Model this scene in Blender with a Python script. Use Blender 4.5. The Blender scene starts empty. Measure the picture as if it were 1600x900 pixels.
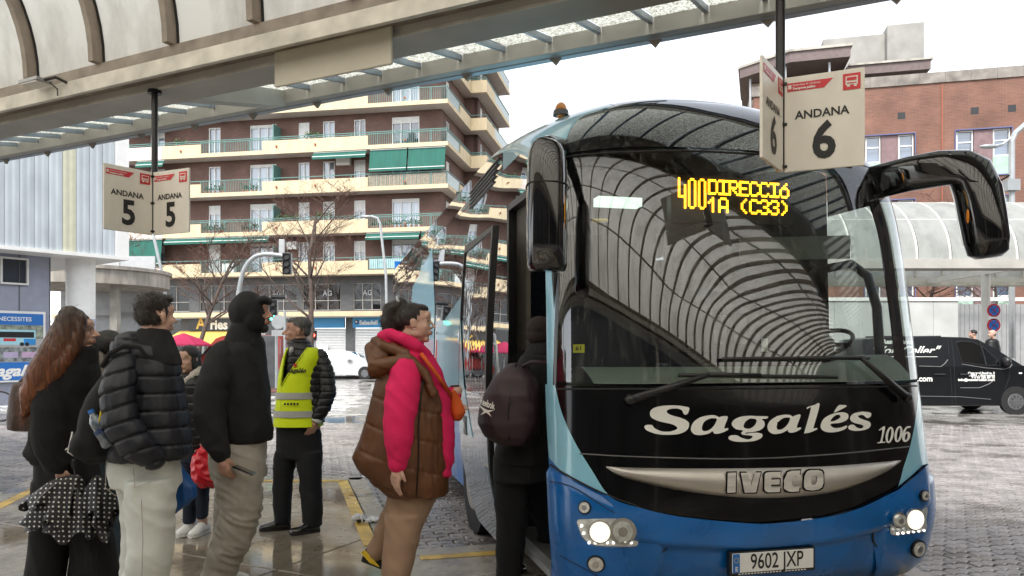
import bpy, bmesh, math, random
import numpy as np
from mathutils import Vector, Matrix, noise
sc = bpy.context.scene
COL = sc.collection
PI = math.pi
F, CX, HY, CAMZ = 1200.0, 800.0, 545.0, 1.67
R = math.radians
rng = random.Random(7)
# ---------------------------------------------------------------- camera, sky, sun, exposure
cam = bpy.data.cameras.new('camera'); camo = bpy.data.objects.new('camera', cam); COL.objects.link(camo)
camo.location = (0, 0, CAMZ); camo.rotation_euler = (R(90), 0, 0)
cam.sensor_width = 36; cam.lens = 27; cam.shift_y = 95 / 1600.0; cam.clip_start = .05; cam.clip_end = 2000
sc.camera = camo
SUN_EL, SUN_AZ = R(52), R(200)          # azimuth measured clockwise from +Y (behind the camera, slightly left)
w = bpy.data.worlds.new('World'); sc.world = w; w.use_nodes = True
nt = w.node_tree; nt.nodes.clear()
sky = nt.nodes.new('ShaderNodeTexSky'); sky.sky_type = 'NISHITA'; sky.sun_disc = False
sky.sun_elevation = SUN_EL; sky.sun_rotation = SUN_AZ; sky.air_density = 1; sky.dust_density = .6; sky.ozone_density = 1
hs = nt.nodes.new('ShaderNodeHueSaturation'); hs.inputs['Saturation'].default_value = .18
bg = nt.nodes.new('ShaderNodeBackground'); bg.inputs['Strength'].default_value = .12
wo = nt.nodes.new('ShaderNodeOutputWorld')
nt.links.new(sky.outputs[0], hs.inputs['Color']); nt.links.new(hs.outputs[0], bg.inputs[0]); nt.links.new(bg.outputs[0], wo.inputs[0])
sl = bpy.data.lights.new('sun', 'SUN'); sl.energy = 1.5; sl.angle = R(22); sl.color = (1, .96, .9)
so = bpy.data.objects.new('sun', sl); COL.objects.link(so)
sd = Vector((math.sin(SUN_AZ) * math.cos(SUN_EL), math.cos(SUN_AZ) * math.cos(SUN_EL), math.sin(SUN_EL)))
so.rotation_euler = sd.to_track_quat('Z', 'Y').to_euler()
vs = sc.view_settings
sc.display_settings.display_device = 'sRGB'
vs.view_transform = 'Standard'; vs.look = 'None'; vs.gamma = 1; vs.exposure = 1.75; vs.use_curve_mapping = False
sc.render.engine = 'CYCLES'
sc.cycles.max_bounces = 10; sc.cycles.transparent_max_bounces = 16; sc.cycles.use_denoising = True
sc.cycles.glossy_bounces = 5; sc.cycles.diffuse_bounces = 4; sc.cycles.caustics_reflective = False

# ---------------------------------------------------------------- helpers
def at(px, py, Y):
    """the world point at depth Y that the photograph shows at pixel (px, py) of 1600 x 900"""
    return Vector(((px - CX) / F * Y, Y, CAMZ - (py - HY) / F * Y))

def mat(name, col, rough=.6, metal=0., var=.12, scale=4., bump=0., bscale=60., coat=0., rvar=0., stretch=None, trans=0., spec=.5, detail=4., wr=None):
    m = bpy.data.materials.new(name); m.use_nodes = True
    n = m.node_tree.nodes; l = m.node_tree.links; b = n['Principled BSDF']
    tc = n.new('ShaderNodeTexCoord'); mp = n.new('ShaderNodeMapping')
    if stretch: mp.inputs['Scale'].default_value = stretch
    l.new(tc.outputs['Object'], mp.inputs[0])
    nz = n.new('ShaderNodeTexNoise'); nz.inputs['Scale'].default_value = scale; nz.inputs['Detail'].default_value = detail
    l.new(mp.outputs[0], nz.inputs['Vector'])
    mx = n.new('ShaderNodeMix'); mx.data_type = 'RGBA'
    mx.inputs[6].default_value = (*[c * (1 - var) for c in col], 1); mx.inputs[7].default_value = (*[min(1, c * (1 + var)) for c in col], 1)
    rp = n.new('ShaderNodeMapRange'); rp.inputs[1].default_value = .3; rp.inputs[2].default_value = .7
    l.new(nz.outputs[0], rp.inputs[0]); l.new(rp.outputs[0], mx.inputs[0]); l.new(mx.outputs[2], b.inputs['Base Color'])
    b.inputs['Roughness'].default_value = rough; b.inputs['Metallic'].default_value = metal
    b.inputs['Coat Weight'].default_value = coat; b.inputs['Coat Roughness'].default_value = .04
    b.inputs['Specular IOR Level'].default_value = spec
    if trans: b.inputs['Transmission Weight'].default_value = trans
    if rvar:
        r2 = n.new('ShaderNodeMapRange'); r2.inputs[1].default_value = .3; r2.inputs[2].default_value = .7
        r2.inputs[3].default_value = max(0, rough - rvar); r2.inputs[4].default_value = min(1, rough + rvar)
        l.new(nz.outputs[0], r2.inputs[0]); l.new(r2.outputs[0], b.inputs['Roughness'])
    if bump:
        n2 = n.new('ShaderNodeTexNoise'); n2.inputs['Scale'].default_value = bscale; n2.inputs['Detail'].default_value = 3
        l.new(mp.outputs[0], n2.inputs['Vector'])
        bp = n.new('ShaderNodeBump'); bp.inputs['Strength'].default_value = min(1, bump); bp.inputs['Distance'].default_value = .01 * max(1, bump)
        l.new(n2.outputs[0], bp.inputs['Height']); l.new(bp.outputs[0], b.inputs['Normal'])
        if wr:                                   # cloth wrinkles: ridged noise, (strength, scale, stretch)
            m3 = n.new('ShaderNodeMapping'); m3.inputs['Scale'].default_value = wr[2]; m3.inputs['Rotation'].default_value = (.3, .5, .2); l.new(tc.outputs['Object'], m3.inputs[0])
            n3 = n.new('ShaderNodeTexNoise'); n3.noise_type = 'RIDGED_MULTIFRACTAL'; n3.inputs['Scale'].default_value = wr[1]; n3.inputs['Detail'].default_value = 2.5; l.new(m3.outputs[0], n3.inputs['Vector'])
            b3 = n.new('ShaderNodeBump'); b3.inputs['Strength'].default_value = wr[0]; b3.inputs['Distance'].default_value = .02; l.new(n3.outputs[0], b3.inputs['Height']); l.new(bp.outputs[0], b3.inputs['Normal']); l.new(b3.outputs[0], b.inputs['Normal'])
    m['v'] = 1
    return m

def emit(name, col, s):
    m = bpy.data.materials.new(name); m.use_nodes = True; b = m.node_tree.nodes['Principled BSDF']
    b.inputs['Base Color'].default_value = (*col, 1); b.inputs['Emission Color'].default_value = (*col, 1); b.inputs['Emission Strength'].default_value = s
    return m

def glass(name, tint, refl=.5, rough=.01, wav=0., wscale=2., ior=1.5, streak=0.):
    """clear or tinted pane: see-through part plus a mirror part that follows Fresnel"""
    m = bpy.data.materials.new(name); m.use_nodes = True
    n = m.node_tree.nodes; l = m.node_tree.links; n.clear()
    o = n.new('ShaderNodeOutputMaterial'); t = n.new('ShaderNodeBsdfTransparent'); g = n.new('ShaderNodeBsdfGlossy')
    t.inputs[0].default_value = (*tint, 1); g.inputs['Roughness'].default_value = rough; g.inputs[0].default_value = (.95, .97, 1, 1)
    ge = n.new('ShaderNodeNewGeometry'); dt = n.new('ShaderNodeVectorMath'); dt.operation = 'DOT_PRODUCT'; l.new(ge.outputs['Incoming'], dt.inputs[0]); l.new(ge.outputs['Normal'], dt.inputs[1])
    ab = n.new('ShaderNodeMath'); ab.operation = 'ABSOLUTE'; l.new(dt.outputs['Value'], ab.inputs[0])
    om = n.new('ShaderNodeMath'); om.operation = 'SUBTRACT'; om.inputs[0].default_value = 1.; l.new(ab.outputs[0], om.inputs[1])
    pw = n.new('ShaderNodeMath'); pw.operation = 'POWER'; pw.inputs[1].default_value = 5.; l.new(om.outputs[0], pw.inputs[0])   # Schlick, the same from both sides of the pane
    f0 = ((ior - 1) / (ior + 1)) ** 2; fr = n.new('ShaderNodeMath'); fr.operation = 'MULTIPLY_ADD'; fr.inputs[1].default_value = 1 - f0; fr.inputs[2].default_value = f0; l.new(pw.outputs[0], fr.inputs[0])
    ma = n.new('ShaderNodeMath'); ma.operation = 'MULTIPLY_ADD'; ma.inputs[1].default_value = 1.; ma.inputs[2].default_value = refl; ma.use_clamp = True
    mx = n.new('ShaderNodeMixShader')
    l.new(fr.outputs[0], ma.inputs[0]); l.new(ma.outputs[0], mx.inputs[0]); l.new(t.outputs[0], mx.inputs[1]); l.new(g.outputs[0], mx.inputs[2])
    last = mx
    if streak:                                   # rain streaks and road film that dull the pane
        tc = n.new('ShaderNodeTexCoord'); mp = n.new('ShaderNodeMapping'); mp.inputs['Scale'].default_value = (30, 30, 1.6); l.new(tc.outputs['Object'], mp.inputs[0])
        nz = n.new('ShaderNodeTexNoise'); nz.inputs['Scale'].default_value = 1.; nz.inputs['Detail'].default_value = 5; l.new(mp.outputs[0], nz.inputs['Vector'])
        mr = n.new('ShaderNodeMapRange'); mr.inputs[1].default_value = .5; mr.inputs[2].default_value = .85; mr.inputs[4].default_value = streak; l.new(nz.outputs[0], mr.inputs[0])
        df = n.new('ShaderNodeBsdfDiffuse'); df.inputs[0].default_value = (.5, .5, .47, 1)
        m2 = n.new('ShaderNodeMixShader'); l.new(mr.outputs[0], m2.inputs[0]); l.new(mx.outputs[0], m2.inputs[1]); l.new(df.outputs[0], m2.inputs[2]); last = m2
    if wav:
        tc = n.new('ShaderNodeTexCoord'); nz = n.new('ShaderNodeTexNoise'); nz.inputs['Scale'].default_value = wscale; nz.inputs['Detail'].default_value = 1
        l.new(tc.outputs['Object'], nz.inputs['Vector'])
        bp = n.new('ShaderNodeBump'); bp.inputs['Strength'].default_value = wav; bp.inputs['Distance'].default_value = .05
        l.new(nz.outputs[0], bp.inputs['Height']); l.new(bp.outputs[0], g.inputs['Normal'])
    l.new(last.outputs[0], o.inputs[0])
    return m

def tag(o, label=None, cat=None, group=None, kind=None):
    if label: o['label'] = label
    if cat: o['category'] = cat
    if group: o['group'] = group
    if kind: o['kind'] = kind
    return o

def empty(name, loc=(0, 0, 0), rz=0., label=None, cat=None, group=None, parent=None):
    o = bpy.data.objects.new(name, None); COL.objects.link(o); o.location = loc; o.rotation_euler = (0, 0, rz)
    o.empty_display_size = .1
    if parent: o.parent = parent
    return tag(o, label, cat, group)

def link(name, me, m=None, parent=None, loc=None, rot=None):
    o = bpy.data.objects.new(name, me); COL.objects.link(o)
    if m is not None and len(me.materials) == 0:
        for q in (m if isinstance(m, (list, tuple)) else [m]): me.materials.append(q)
    if parent: o.parent = parent
    if loc is not None: o.location = loc
    if rot is not None: o.rotation_euler = rot
    return o

def inst(o, loc, parent=None, rot=None, m=None):
    c = o.copy(); COL.objects.link(c); c.location = loc
    if parent: c.parent = parent
    if rot is not None: c.rotation_euler = rot
    return c

def copy_tree(o, parent=None):
    c = o.copy(); COL.objects.link(c)
    if parent: c.parent = parent
    for ch in list(o.children): copy_tree(ch, c)
    return c

class MB:
    """collects simple solids and links them as one mesh object"""
    def __init__(s): s.v = []; s.f = []; s.mi = []; s.cur = 0
    def add(s, vs, fs):
        k = len(s.v); s.v += [tuple(v) for v in vs]; s.f += [tuple(i + k for i in f) for f in fs]; s.mi += [s.cur] * len(fs); return s
    def box(s, x0, x1, y0, y1, z0, z1):
        return s.add([(x0, y0, z0), (x1, y0, z0), (x1, y1, z0), (x0, y1, z0), (x0, y0, z1), (x1, y0, z1), (x1, y1, z1), (x0, y1, z1)],
                     [(0, 3, 2, 1), (4, 5, 6, 7), (0, 1, 5, 4), (1, 2, 6, 5), (2, 3, 7, 6), (3, 0, 4, 7)])
    def bar(s, a, b, w, h, up=(0, 0, 1)):
        a, b = Vector(a), Vector(b); d = (b - a).normalized(); x = d.cross(Vector(up))
        x = x.normalized() if x.length > 1e-6 else Vector((1, 0, 0)); y = x.cross(d)
        c = [(-w / 2, -h / 2), (w / 2, -h / 2), (w / 2, h / 2), (-w / 2, h / 2)]
        return s.add([p + x * i + y * j for p in (a, b) for i, j in c], [(3, 2, 1, 0), (4, 5, 6, 7), (0, 1, 5, 4), (1, 2, 6, 5), (2, 3, 7, 6), (3, 0, 4, 7)])
    def tube(s, pts, r, n=8, caps=True, ell=None):
        P = [Vector(p) for p in pts]; rs = r if isinstance(r, (list, tuple)) else [r] * len(P); V = []; Fc = []; px = None
        for i, p in enumerate(P):
            d = (P[min(i + 1, len(P) - 1)] - P[max(i - 1, 0)]).normalized()
            if px is None: px = d.orthogonal().normalized()
            px = (px - d * px.dot(d)); px = px.normalized() if px.length > 1e-6 else d.orthogonal().normalized(); py = d.cross(px)
            for k in range(n):
                a = 2 * PI * k / n; V.append(p + (px * math.cos(a) + py * math.sin(a)) * rs[i])
        for i in range(len(P) - 1):
            for k in range(n): Fc.append((i * n + k, i * n + (k + 1) % n, (i + 1) * n + (k + 1) % n, (i + 1) * n + k))
        if caps: Fc.append(tuple(range(n - 1, -1, -1))); Fc.append(tuple((len(P) - 1) * n + k for k in range(n)))
        return s.add(V, Fc)
    def ell(s, c, r, nu=14, nv=9, M=None):
        V = []; c = Vector(c); r = (r, r, r) if not hasattr(r, '__len__') else r
        for j in range(nv + 1):
            t = PI * j / nv
            for i in range(nu):
                a = 2 * PI * i / nu; p = Vector((r[0] * math.sin(t) * math.cos(a), r[1] * math.sin(t) * math.sin(a), r[2] * math.cos(t)))
                V.append(c + (M @ p if M else p))
        Fc = [(j * nu + i, (j + 1) * nu + i, (j + 1) * nu + (i + 1) % nu, j * nu + (i + 1) % nu) for j in range(nv) for i in range(nu)]
        return s.add(V, Fc)
    def prism(s, poly, h0, h1, M=None):
        """poly of (x, y), from h0 to h1 along z, M maps to the final frame"""
        n = len(poly); V = [Vector((x, y, h0)) for x, y in poly] + [Vector((x, y, h1)) for x, y in poly]
        if M: V = [M @ v for v in V]
        return s.add(V, [tuple(range(n - 1, -1, -1)), tuple(range(n, 2 * n))] + [(i, (i + 1) % n, n + (i + 1) % n, n + i) for i in range(n)])
    def grid(s, fn, nu, nv, flip=False):
        V = [fn(i / nu, j / nv) for j in range(nv + 1) for i in range(nu + 1)]
        Fc = []
        for j in range(nv):
            for i in range(nu):
                a = j * (nu + 1) + i; f = (a, a + 1, a + nu + 2, a + nu + 1); Fc.append(f[::-1] if flip else f)
        return s.add(V, Fc)
    def loft(s, rings, caps=True):
        n = len(rings[0]); k = []
        V = [p for r in rings for p in r]; Fc = []
        for i in range(len(rings) - 1):
            for j in range(n): Fc.append((i * n + j, i * n + (j + 1) % n, (i + 1) * n + (j + 1) % n, (i + 1) * n + j))
        if caps: Fc.append(tuple(range(n - 1, -1, -1))); Fc.append(tuple((len(rings) - 1) * n + j for j in range(n)))
        return s.add(V, Fc)
    def mesh(s, name, smooth=False, bevel=0., auto=False):
        me = bpy.data.meshes.new(name); me.from_pydata(s.v, [], s.f); me.validate()
        if max(s.mi, default=0) > 0 and len(me.polygons) == len(s.mi): me.polygons.foreach_set('material_index', s.mi)
        if bevel or auto:
            bm = bmesh.new(); bm.from_mesh(me); bmesh.ops.remove_doubles(bm, verts=bm.verts, dist=1e-5)
            bmesh.ops.recalc_face_normals(bm, faces=bm.faces)
            if bevel: bmesh.ops.bevel(bm, geom=[e for e in bm.edges if e.is_manifold and e.calc_face_angle(0) > .5], offset=bevel, segments=2, profile=.6, affect='EDGES', clamp_overlap=True)
            bm.to_mesh(me); bm.free()
        if smooth or auto:
            me.polygons.foreach_set('use_smooth', [True] * len(me.polygons))
            if auto or smooth == 'auto': me.set_sharp_from_angle(angle=R(38))
        return me
    def build(s, name, m, parent=None, smooth=False, bevel=0., loc=None, rot=None, auto=False):
        return link(name, s.mesh(name, smooth, bevel, auto), m, parent, loc, rot)

def copy_tree_at(o, loc, rz=None):
    c = copy_tree(o); c.location = loc
    if rz is not None: c.rotation_euler = (0, 0, rz)
    return c

def text_mesh(txt, size=1., bold=0., sx=1., shear=0., extrude=0., align='CENTER'):
    cu = bpy.data.curves.new('lettering', 'FONT'); cu.body = txt; cu.size = size; cu.offset = bold; cu.shear = shear; cu.extrude = extrude
    cu.align_x = align; cu.align_y = 'CENTER'; cu.resolution_u = 3
    o = bpy.data.objects.new('lettering', cu); me = bpy.data.meshes.new_from_object(o); bpy.data.objects.remove(o)
    a = np.empty(len(me.vertices) * 3); me.vertices.foreach_get('co', a); a = a.reshape(-1, 3); a[:, 0] *= sx; me.vertices.foreach_set('co', a.ravel()); me.materials.clear()
    return me

def text(txt, m, parent, loc, rot, size=1., bold=0., sx=1., shear=0., name='lettering', align='CENTER', extrude=0.):
    return link(name, text_mesh(txt, size, bold, sx, shear, extrude, align), m, parent, loc, rot)

def catmull(P, k=6, closed=True):
    out = []; n = len(P)
    for i in range(n if closed else n - 1):
        p0, p1, p2, p3 = [P[j % n] if closed else P[max(0, min(n - 1, j))] for j in (i - 1, i, i + 1, i + 2)]
        for t in [q / k for q in range(k)]:
            out.append(tuple(.5 * (2 * b + (c - a) * t + (2 * a - 5 * b + 4 * c - d) * t * t + (3 * b - a - 3 * c + d) * t ** 3) for a, b, c, d in zip(p0, p1, p2, p3)))
    if not closed: out.append(tuple(P[-1]))
    return out

def outline_mesh(loops, k=5, smooth=True):
    """flat mesh filled between closed outlines (holes by even-odd), in the outlines' own units"""
    cu = bpy.data.curves.new('outline', 'CURVE'); cu.dimensions = '2D'; cu.fill_mode = 'BOTH'
    for L in loops:
        P = catmull(L, k) if smooth else L
        sp = cu.splines.new('POLY'); sp.points.add(len(P) - 1); sp.use_cyclic_u = True
        for q, p in zip(sp.points, P): q.co = (p[0], p[1], 0, 1)
    o = bpy.data.objects.new('outline', cu); me = bpy.data.meshes.new_from_object(o); bpy.data.objects.remove(o); me.materials.clear()
    return me

def warp(me, fn):
    for v in me.vertices: v.co = fn(v.co)
    return me

def sstep(a, b, x):
    t = max(0, min(1, (x - a) / (b - a))); return t * t * (3 - 2 * t)

# ---------------------------------------------------------------- shared materials
M = dict(
    black=mat('black_paint', (.012, .012, .013), .35, var=.2), rubber=mat('black_rubber', (.015, .015, .016), .8),
    gloss=mat('gloss_black', (.006, .006, .007), .06, coat=1., var=.3), chrome=mat('bright_metal', (.75, .74, .72), .18, 1., var=.05),
    steel=mat('galvanised_steel', (.42, .43, .44), .5, .6, bump=.1), white=mat('white_paint', (.78, .78, .76), .5, var=.05),
    lwhite=mat('white_lettering', (.8, .8, .76), .5, var=.02), lblack=mat('black_lettering', (.012, .012, .012), .5),
    red=mat('red_print', (.55, .03, .04), .45, var=.08), yellow=mat('yellow_print', (.8, .6, .02), .5),
    amber=mat('amber_plastic', (.75, .25, .02), .25), concrete=mat('concrete', (.36, .34, .3), .8, var=.25, bump=.3, bscale=30, scale=2),
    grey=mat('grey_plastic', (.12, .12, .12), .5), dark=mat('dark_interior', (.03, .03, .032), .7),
)
# ---------------------------------------------------------------- ground: road, paving, platform
def wet_mat(name, col, var, scale, puddle=.5, rdry=.42, bump=.25, bscale=90, rwet=.03, joint=None):
    m = bpy.data.materials.new(name); m.use_nodes = True
    n = m.node_tree.nodes; l = m.node_tree.links; b = n['Principled BSDF']
    ge = n.new('ShaderNodeNewGeometry')
    def nz(s, d=5, rough=.55):
        q = n.new('ShaderNodeTexNoise'); q.inputs['Scale'].default_value = s; q.inputs['Detail'].default_value = d; q.inputs['Roughness'].default_value = rough
        l.new(ge.outputs['Position'], q.inputs['Vector']); return q
    def ramp(src, a, c, o0, o1):
        q = n.new('ShaderNodeMapRange'); q.inputs[1].default_value = a; q.inputs[2].default_value = c; q.inputs[3].default_value = o0; q.inputs[4].default_value = o1
        q.interpolation_type = 'SMOOTHSTEP'; l.new(src.outputs[0], q.inputs[0]); return q
    big = nz(scale); small = nz(14, 6, .65); fine = nz(bscale, 4)
    wet = ramp(nz(.9, 5, .6), puddle - .08, puddle + .1, 1, 0)     # 1 = standing water
    mx = n.new('ShaderNodeMix'); mx.data_type = 'RGBA'
    mx.inputs[6].default_value = (*[c * (1 - var) for c in col], 1); mx.inputs[7].default_value = (*[c * (1 + var) for c in col], 1)
    l.new(ramp(big, .3, .7, 0, 1).outputs[0], mx.inputs[0])
    m2 = n.new('ShaderNodeMix'); m2.data_type = 'RGBA'; m2.blend_type = 'MULTIPLY'; m2.inputs[7].default_value = (.55, .52, .47, 1)
    l.new(ramp(small, .45, .75, 0, .8).outputs[0], m2.inputs[0]); l.new(mx.outputs[2], m2.inputs[6])
    m3 = n.new('ShaderNodeMix'); m3.data_type = 'RGBA'; m3.blend_type = 'MULTIPLY'; m3.inputs[7].default_value = (.62, .6, .56, 1)
    l.new(wet.outputs[0], m3.inputs[0]); l.new(m2.outputs[2], m3.inputs[6]); l.new(m3.outputs[2], b.inputs['Base Color'])
    mr = n.new('ShaderNodeMapRange'); mr.inputs[3].default_value = rdry; mr.inputs[4].default_value = rwet
    l.new(wet.outputs[0], mr.inputs[0]); l.new(mr.outputs[0], b.inputs['Roughness'])
    b.inputs['Specular IOR Level'].default_value = .6
    iv = n.new('ShaderNodeMapRange'); iv.inputs[3].default_value = bump; iv.inputs[4].default_value = .015; l.new(wet.outputs[0], iv.inputs[0])
    bp = n.new('ShaderNodeBump'); bp.inputs['Distance'].default_value = .006; l.new(iv.outputs[0], bp.inputs['Strength'])
    l.new(fine.outputs[0], bp.inputs['Height']); l.new(bp.outputs[0], b.inputs['Normal'])
    return m
M['slab'] = wet_mat('wet_concrete_slab', (.39, .345, .285), .25, .8, .52, rdry=.34)
M['road'] = wet_mat('wet_asphalt', (.26, .25, .24), .2, .25, .5, rdry=.34)
M['paver'] = wet_mat('wet_paving_block', (.29, .268, .26), .3, 3., .40, rdry=.32, bump=.5)
M['kerb'] = wet_mat('wet_kerb_stone', (.34, .31, .27), .2, 2., .42, rdry=.35)
M['line_yellow'] = wet_mat('worn_yellow_line', (.62, .40, .06), .3, 5., .4, rdry=.4)
M['line_white'] = wet_mat('worn_white_line', (.5, .5, .48), .2, 3., .4, rdry=.4)
g = MB(); g.add([(-700, -60, 0), (700, -60, 0), (700, 900, 0), (-700, 900, 0)], [(0, 1, 2, 3)])
tag(g.build('road', M['road']), kind='structure')

RB = Vector((.969, .247)); FB = Vector((.247, -.969))     # across and along the bus bay
EA, EB, EC = Vector((-1.75, 9.1)), Vector((-.78, 5.82)), Vector((2.45, 6.64))
PLAT = [EA, EB, EC, Vector((5.66, -6)), Vector((-24, -6)), Vector((-24, 3.9)), Vector((-9.5, 4.35)), Vector((-4.75, 5.6)), Vector((-5.65, 9.1))]
ZP = .15
def clip(poly, a, nrm):
    """keep the part of poly where (p-a).nrm <= 0"""
    out = []
    for i in range(len(poly)):
        p, q = poly[i], poly[(i + 1) % len(poly)]; dp, dq = (p - a).dot(nrm), (q - a).dot(nrm)
        if dp <= 0: out.append(p)
        if (dp < 0 < dq) or (dq < 0 < dp): out.append(p + (q - p) * (dp / (dp - dq)))
    return out
def offset_poly(poly, d):
    out = []; n = len(poly)
    area = sum(poly[i].x * poly[(i + 1) % n].y - poly[(i + 1) % n].x * poly[i].y for i in range(n)); sg = 1 if area > 0 else -1
    for i in range(n):
        a, b, c = poly[i - 1], poly[i], poly[(i + 1) % n]; u = (b - a).normalized(); v = (c - b).normalized()
        n1 = Vector((-u.y, u.x)) * sg; n2 = Vector((-v.y, v.x)) * sg
        out.append(b + (n1 + n2) * (d / max(.3, 1 + n1.dot(n2))))
    return out
plat = MB(); plat.prism([(p.x, p.y) for p in offset_poly(PLAT, .012)], 0, ZP - .03)
platform = tag(plat.build('platform', M['kerb']), kind='structure')
inner = offset_poly(PLAT, .2)
UX, UP = Vector((.894, -.447)), Vector((.447, .894)); P0 = Vector((1.48, 4.2))
def slab_cells():
    for i in range(-9, 4):
        for j in range(-5, 3):
            o = Vector((-1.62, 5.28)) + UX * (i * 3.1) + UP * (j * 2.6)
            poly = list(inner); gp = .006
            for a, nn in ((o + UX * gp, -UX), (o + UX * (3.1 - gp), UX), (o + UP * gp, -UP), (o + UP * (2.6 - gp), UP)):
                poly = clip(poly, a, nn)
                if len(poly) < 3: break
            if len(poly) >= 3 and o.y > -4 and o.x > -14: yield poly
for poly in slab_cells():
    s = MB(); n = len(poly); top = offset_poly(poly, .006)
    if any((a - b).length > .4 for a, b in zip(top, poly)): top = poly
    s.add([(p.x, p.y, ZP - .028) for p in poly] + [(p.x, p.y, ZP - .006) for p in poly] + [(p.x, p.y, ZP) for p in top],
          [tuple(2 * n + i for i in range(n))] + [(i, (i + 1) % n, n + (i + 1) % n, n + i) for i in range(n)] + [(n + i, n + (i + 1) % n, 2 * n + (i + 1) % n, 2 * n + i) for i in range(n)])
    s.build('slab', M['slab'], platform)
# kerb stones along the saw-tooth edge, a yellow line just inside them
def strip(a, b, na, nb, w0, w1, z0, z1, mb):
    A0, A1, B0, B1 = a + na * w0, a + na * w1, b + nb * w0, b + nb * w1
    mb.prism([(A0.x, A0.y), (A1.x, A1.y), (B1.x, B1.y), (B0.x, B0.y)], z0, z1)
edges = [(EA, EB), (EB, EC), (EC, Vector((5.66, -6))), (Vector((-9.5, 4.35)), Vector((-4.75, 5.6))), (Vector((-4.75, 5.6)), Vector((-5.65, 9.1))), (Vector((-5.65, 9.1)), EA)]
for a, b in edges:
    d = (b - a).normalized(); nn = Vector((d.y, -d.x)); mid = (a + b) / 2
    k = max(1, int((b - a).length / .95)); L = (b - a).length / k
    for i in range(k):
        s = MB(); strip(a + d * (i * L + .004), a + d * ((i + 1) * L - .004), nn, nn, .002, .194, 0.002, ZP + .002, s)
        s.build('kerb_stone', M['kerb'], platform, bevel=.008)
    y = MB(); q0, q1 = a + d * .2, b - d * .2
    if (a, b) == edges[1]: q0 = a + d * .05
    strip(q0, q1, nn, nn, .21, .32, ZP + .001, ZP + .004, y)
    y.build('yellow_line', M['line_yellow'], platform)

# interlocking wavy paving blocks on the bay floor around the bus
def paver_mesh():
    L, W, A = .222, .108, .026; n = 4; pts = []
    lo = [(i * L / n, (A if i % 2 else 0)) for i in range(n + 1)]
    pts = lo + [(x, y + W) for x, y in reversed(lo)]
    cx, cy = L / 2, W / 2; s = .012
    ins = [(cx + (x - cx) * (1 - s / cx), cy + (y - cy) * (1 - s / cy)) for x, y in pts]
    N = len(pts); mb = MB()
    mb.add([(x * .99, y * .985, 0) for x, y in pts] + [(x * .99, y * .985, .012) for x, y in pts] + [(x, y, .018) for x, y in ins],
           [tuple(2 * N + i for i in range(N))] + [(i, (i + 1) % N, N + (i + 1) % N, N + i) for i in range(N)] + [(N + i, N + (i + 1) % N, 2 * N + (i + 1) % N, 2 * N + i) for i in range(N)])
    return mb
bay = MB(); bay.add([(-8, 5.4, .004), (18, 5.4, .004), (18, 16.8, .004), (-8, 16.8, .004)], [(0, 1, 2, 3)])
bay.add([(2.6, -3, .004), (16, -3, .004), (16, 5.4, .004), (2.6, 5.4, .004)], [(0, 1, 2, 3)])
M['joint'] = mat('wet_joint_sand', (.05, .046, .042), .4, var=.3)
bayo = tag(bay.build('bay_paving', M['joint']), kind='structure')
pm = paver_mesh(); pmesh = pm.mesh('paving_block'); pmesh.materials.append(M['paver'])
def inside(poly, p):
    c = False; n = len(poly)
    for i in range(n):
        a, b = poly[i], poly[(i + 1) % n]
        if (a.y > p.y) != (b.y > p.y) and p.x < (b.x - a.x) * (p.y - a.y) / (b.y - a.y) + a.x: c = not c
    return c
cells = []
ang = math.atan2(.247, .969)
for j in range(-10, 122):
    for i in range(-48, 78):
        p = EB + RB * (i * .232 + (.116 if j % 2 else 0)) - FB * (j * .119 - .6)
        q = p + RB * .11 - FB * .06
        if q.y < 4.9 or q.y > 16.6: continue
        px = 800 + 1200 * q.x / q.y; py = 545 + 1200 * 1.67 / q.y
        if not (-150 < px < 780 or 1180 < px < 2000): continue
        if inside(offset_poly(PLAT, .06), q): continue
        cells.append((q.y, p))
cells.sort(key=lambda c: c[0])
rest = MB()
for k, (yy, p) in enumerate(cells):
    z = .005 + rng.uniform(-.002, .003)
    if k < 290:
        o = link('paving_block', pmesh, None, bayo, (p.x, p.y, z), (rng.uniform(-.008, .008), rng.uniform(-.006, .006), ang))
    else:
        c, s_ = math.cos(ang), math.sin(ang)
        rest.add([(p.x + x * c - y * s_, p.y + x * s_ + y * c, z + zz) for x, y, zz in pm.v], pm.f)
ro = rest.build('paving_blocks', M['paver'], bayo); ro['kind'] = 'stuff'
# street markings far off
zb = MB()
for i in range(9):
    x = -10.5 + i * 1.0
    zb.add([(x, 23.0, .004), (x + .5, 23.0, .004), (x + .5, 27.0, .004), (x, 27.0, .004)], [(0, 1, 2, 3)])
tag(zb.build('crosswalk', M['line_white']), kind='structure')
zl = MB(); zl.add([(-40, 33, .004), (40, 27, .004), (40, 27.15, .004), (-40, 33.15, .004)], [(0, 1, 2, 3)])
zl.add([(-9, 19.2, .004), (3.5, 19.2, .004), (3.5, 19.6, .004), (-9, 19.6, .004)], [(0, 1, 2, 3)])
tag(zl.build('lane_line', M['line_white']), kind='structure')
pv = MB(); pv.box(-60, 30, 43.6, 75, .0, .13)
tag(pv.build('pavement', M['kerb']), kind='structure')
pv = MB(); pv.box(6, 40, 24.2, 60, .0, .124)
tag(pv.build('pavement', M['kerb']), kind='structure')
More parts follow.
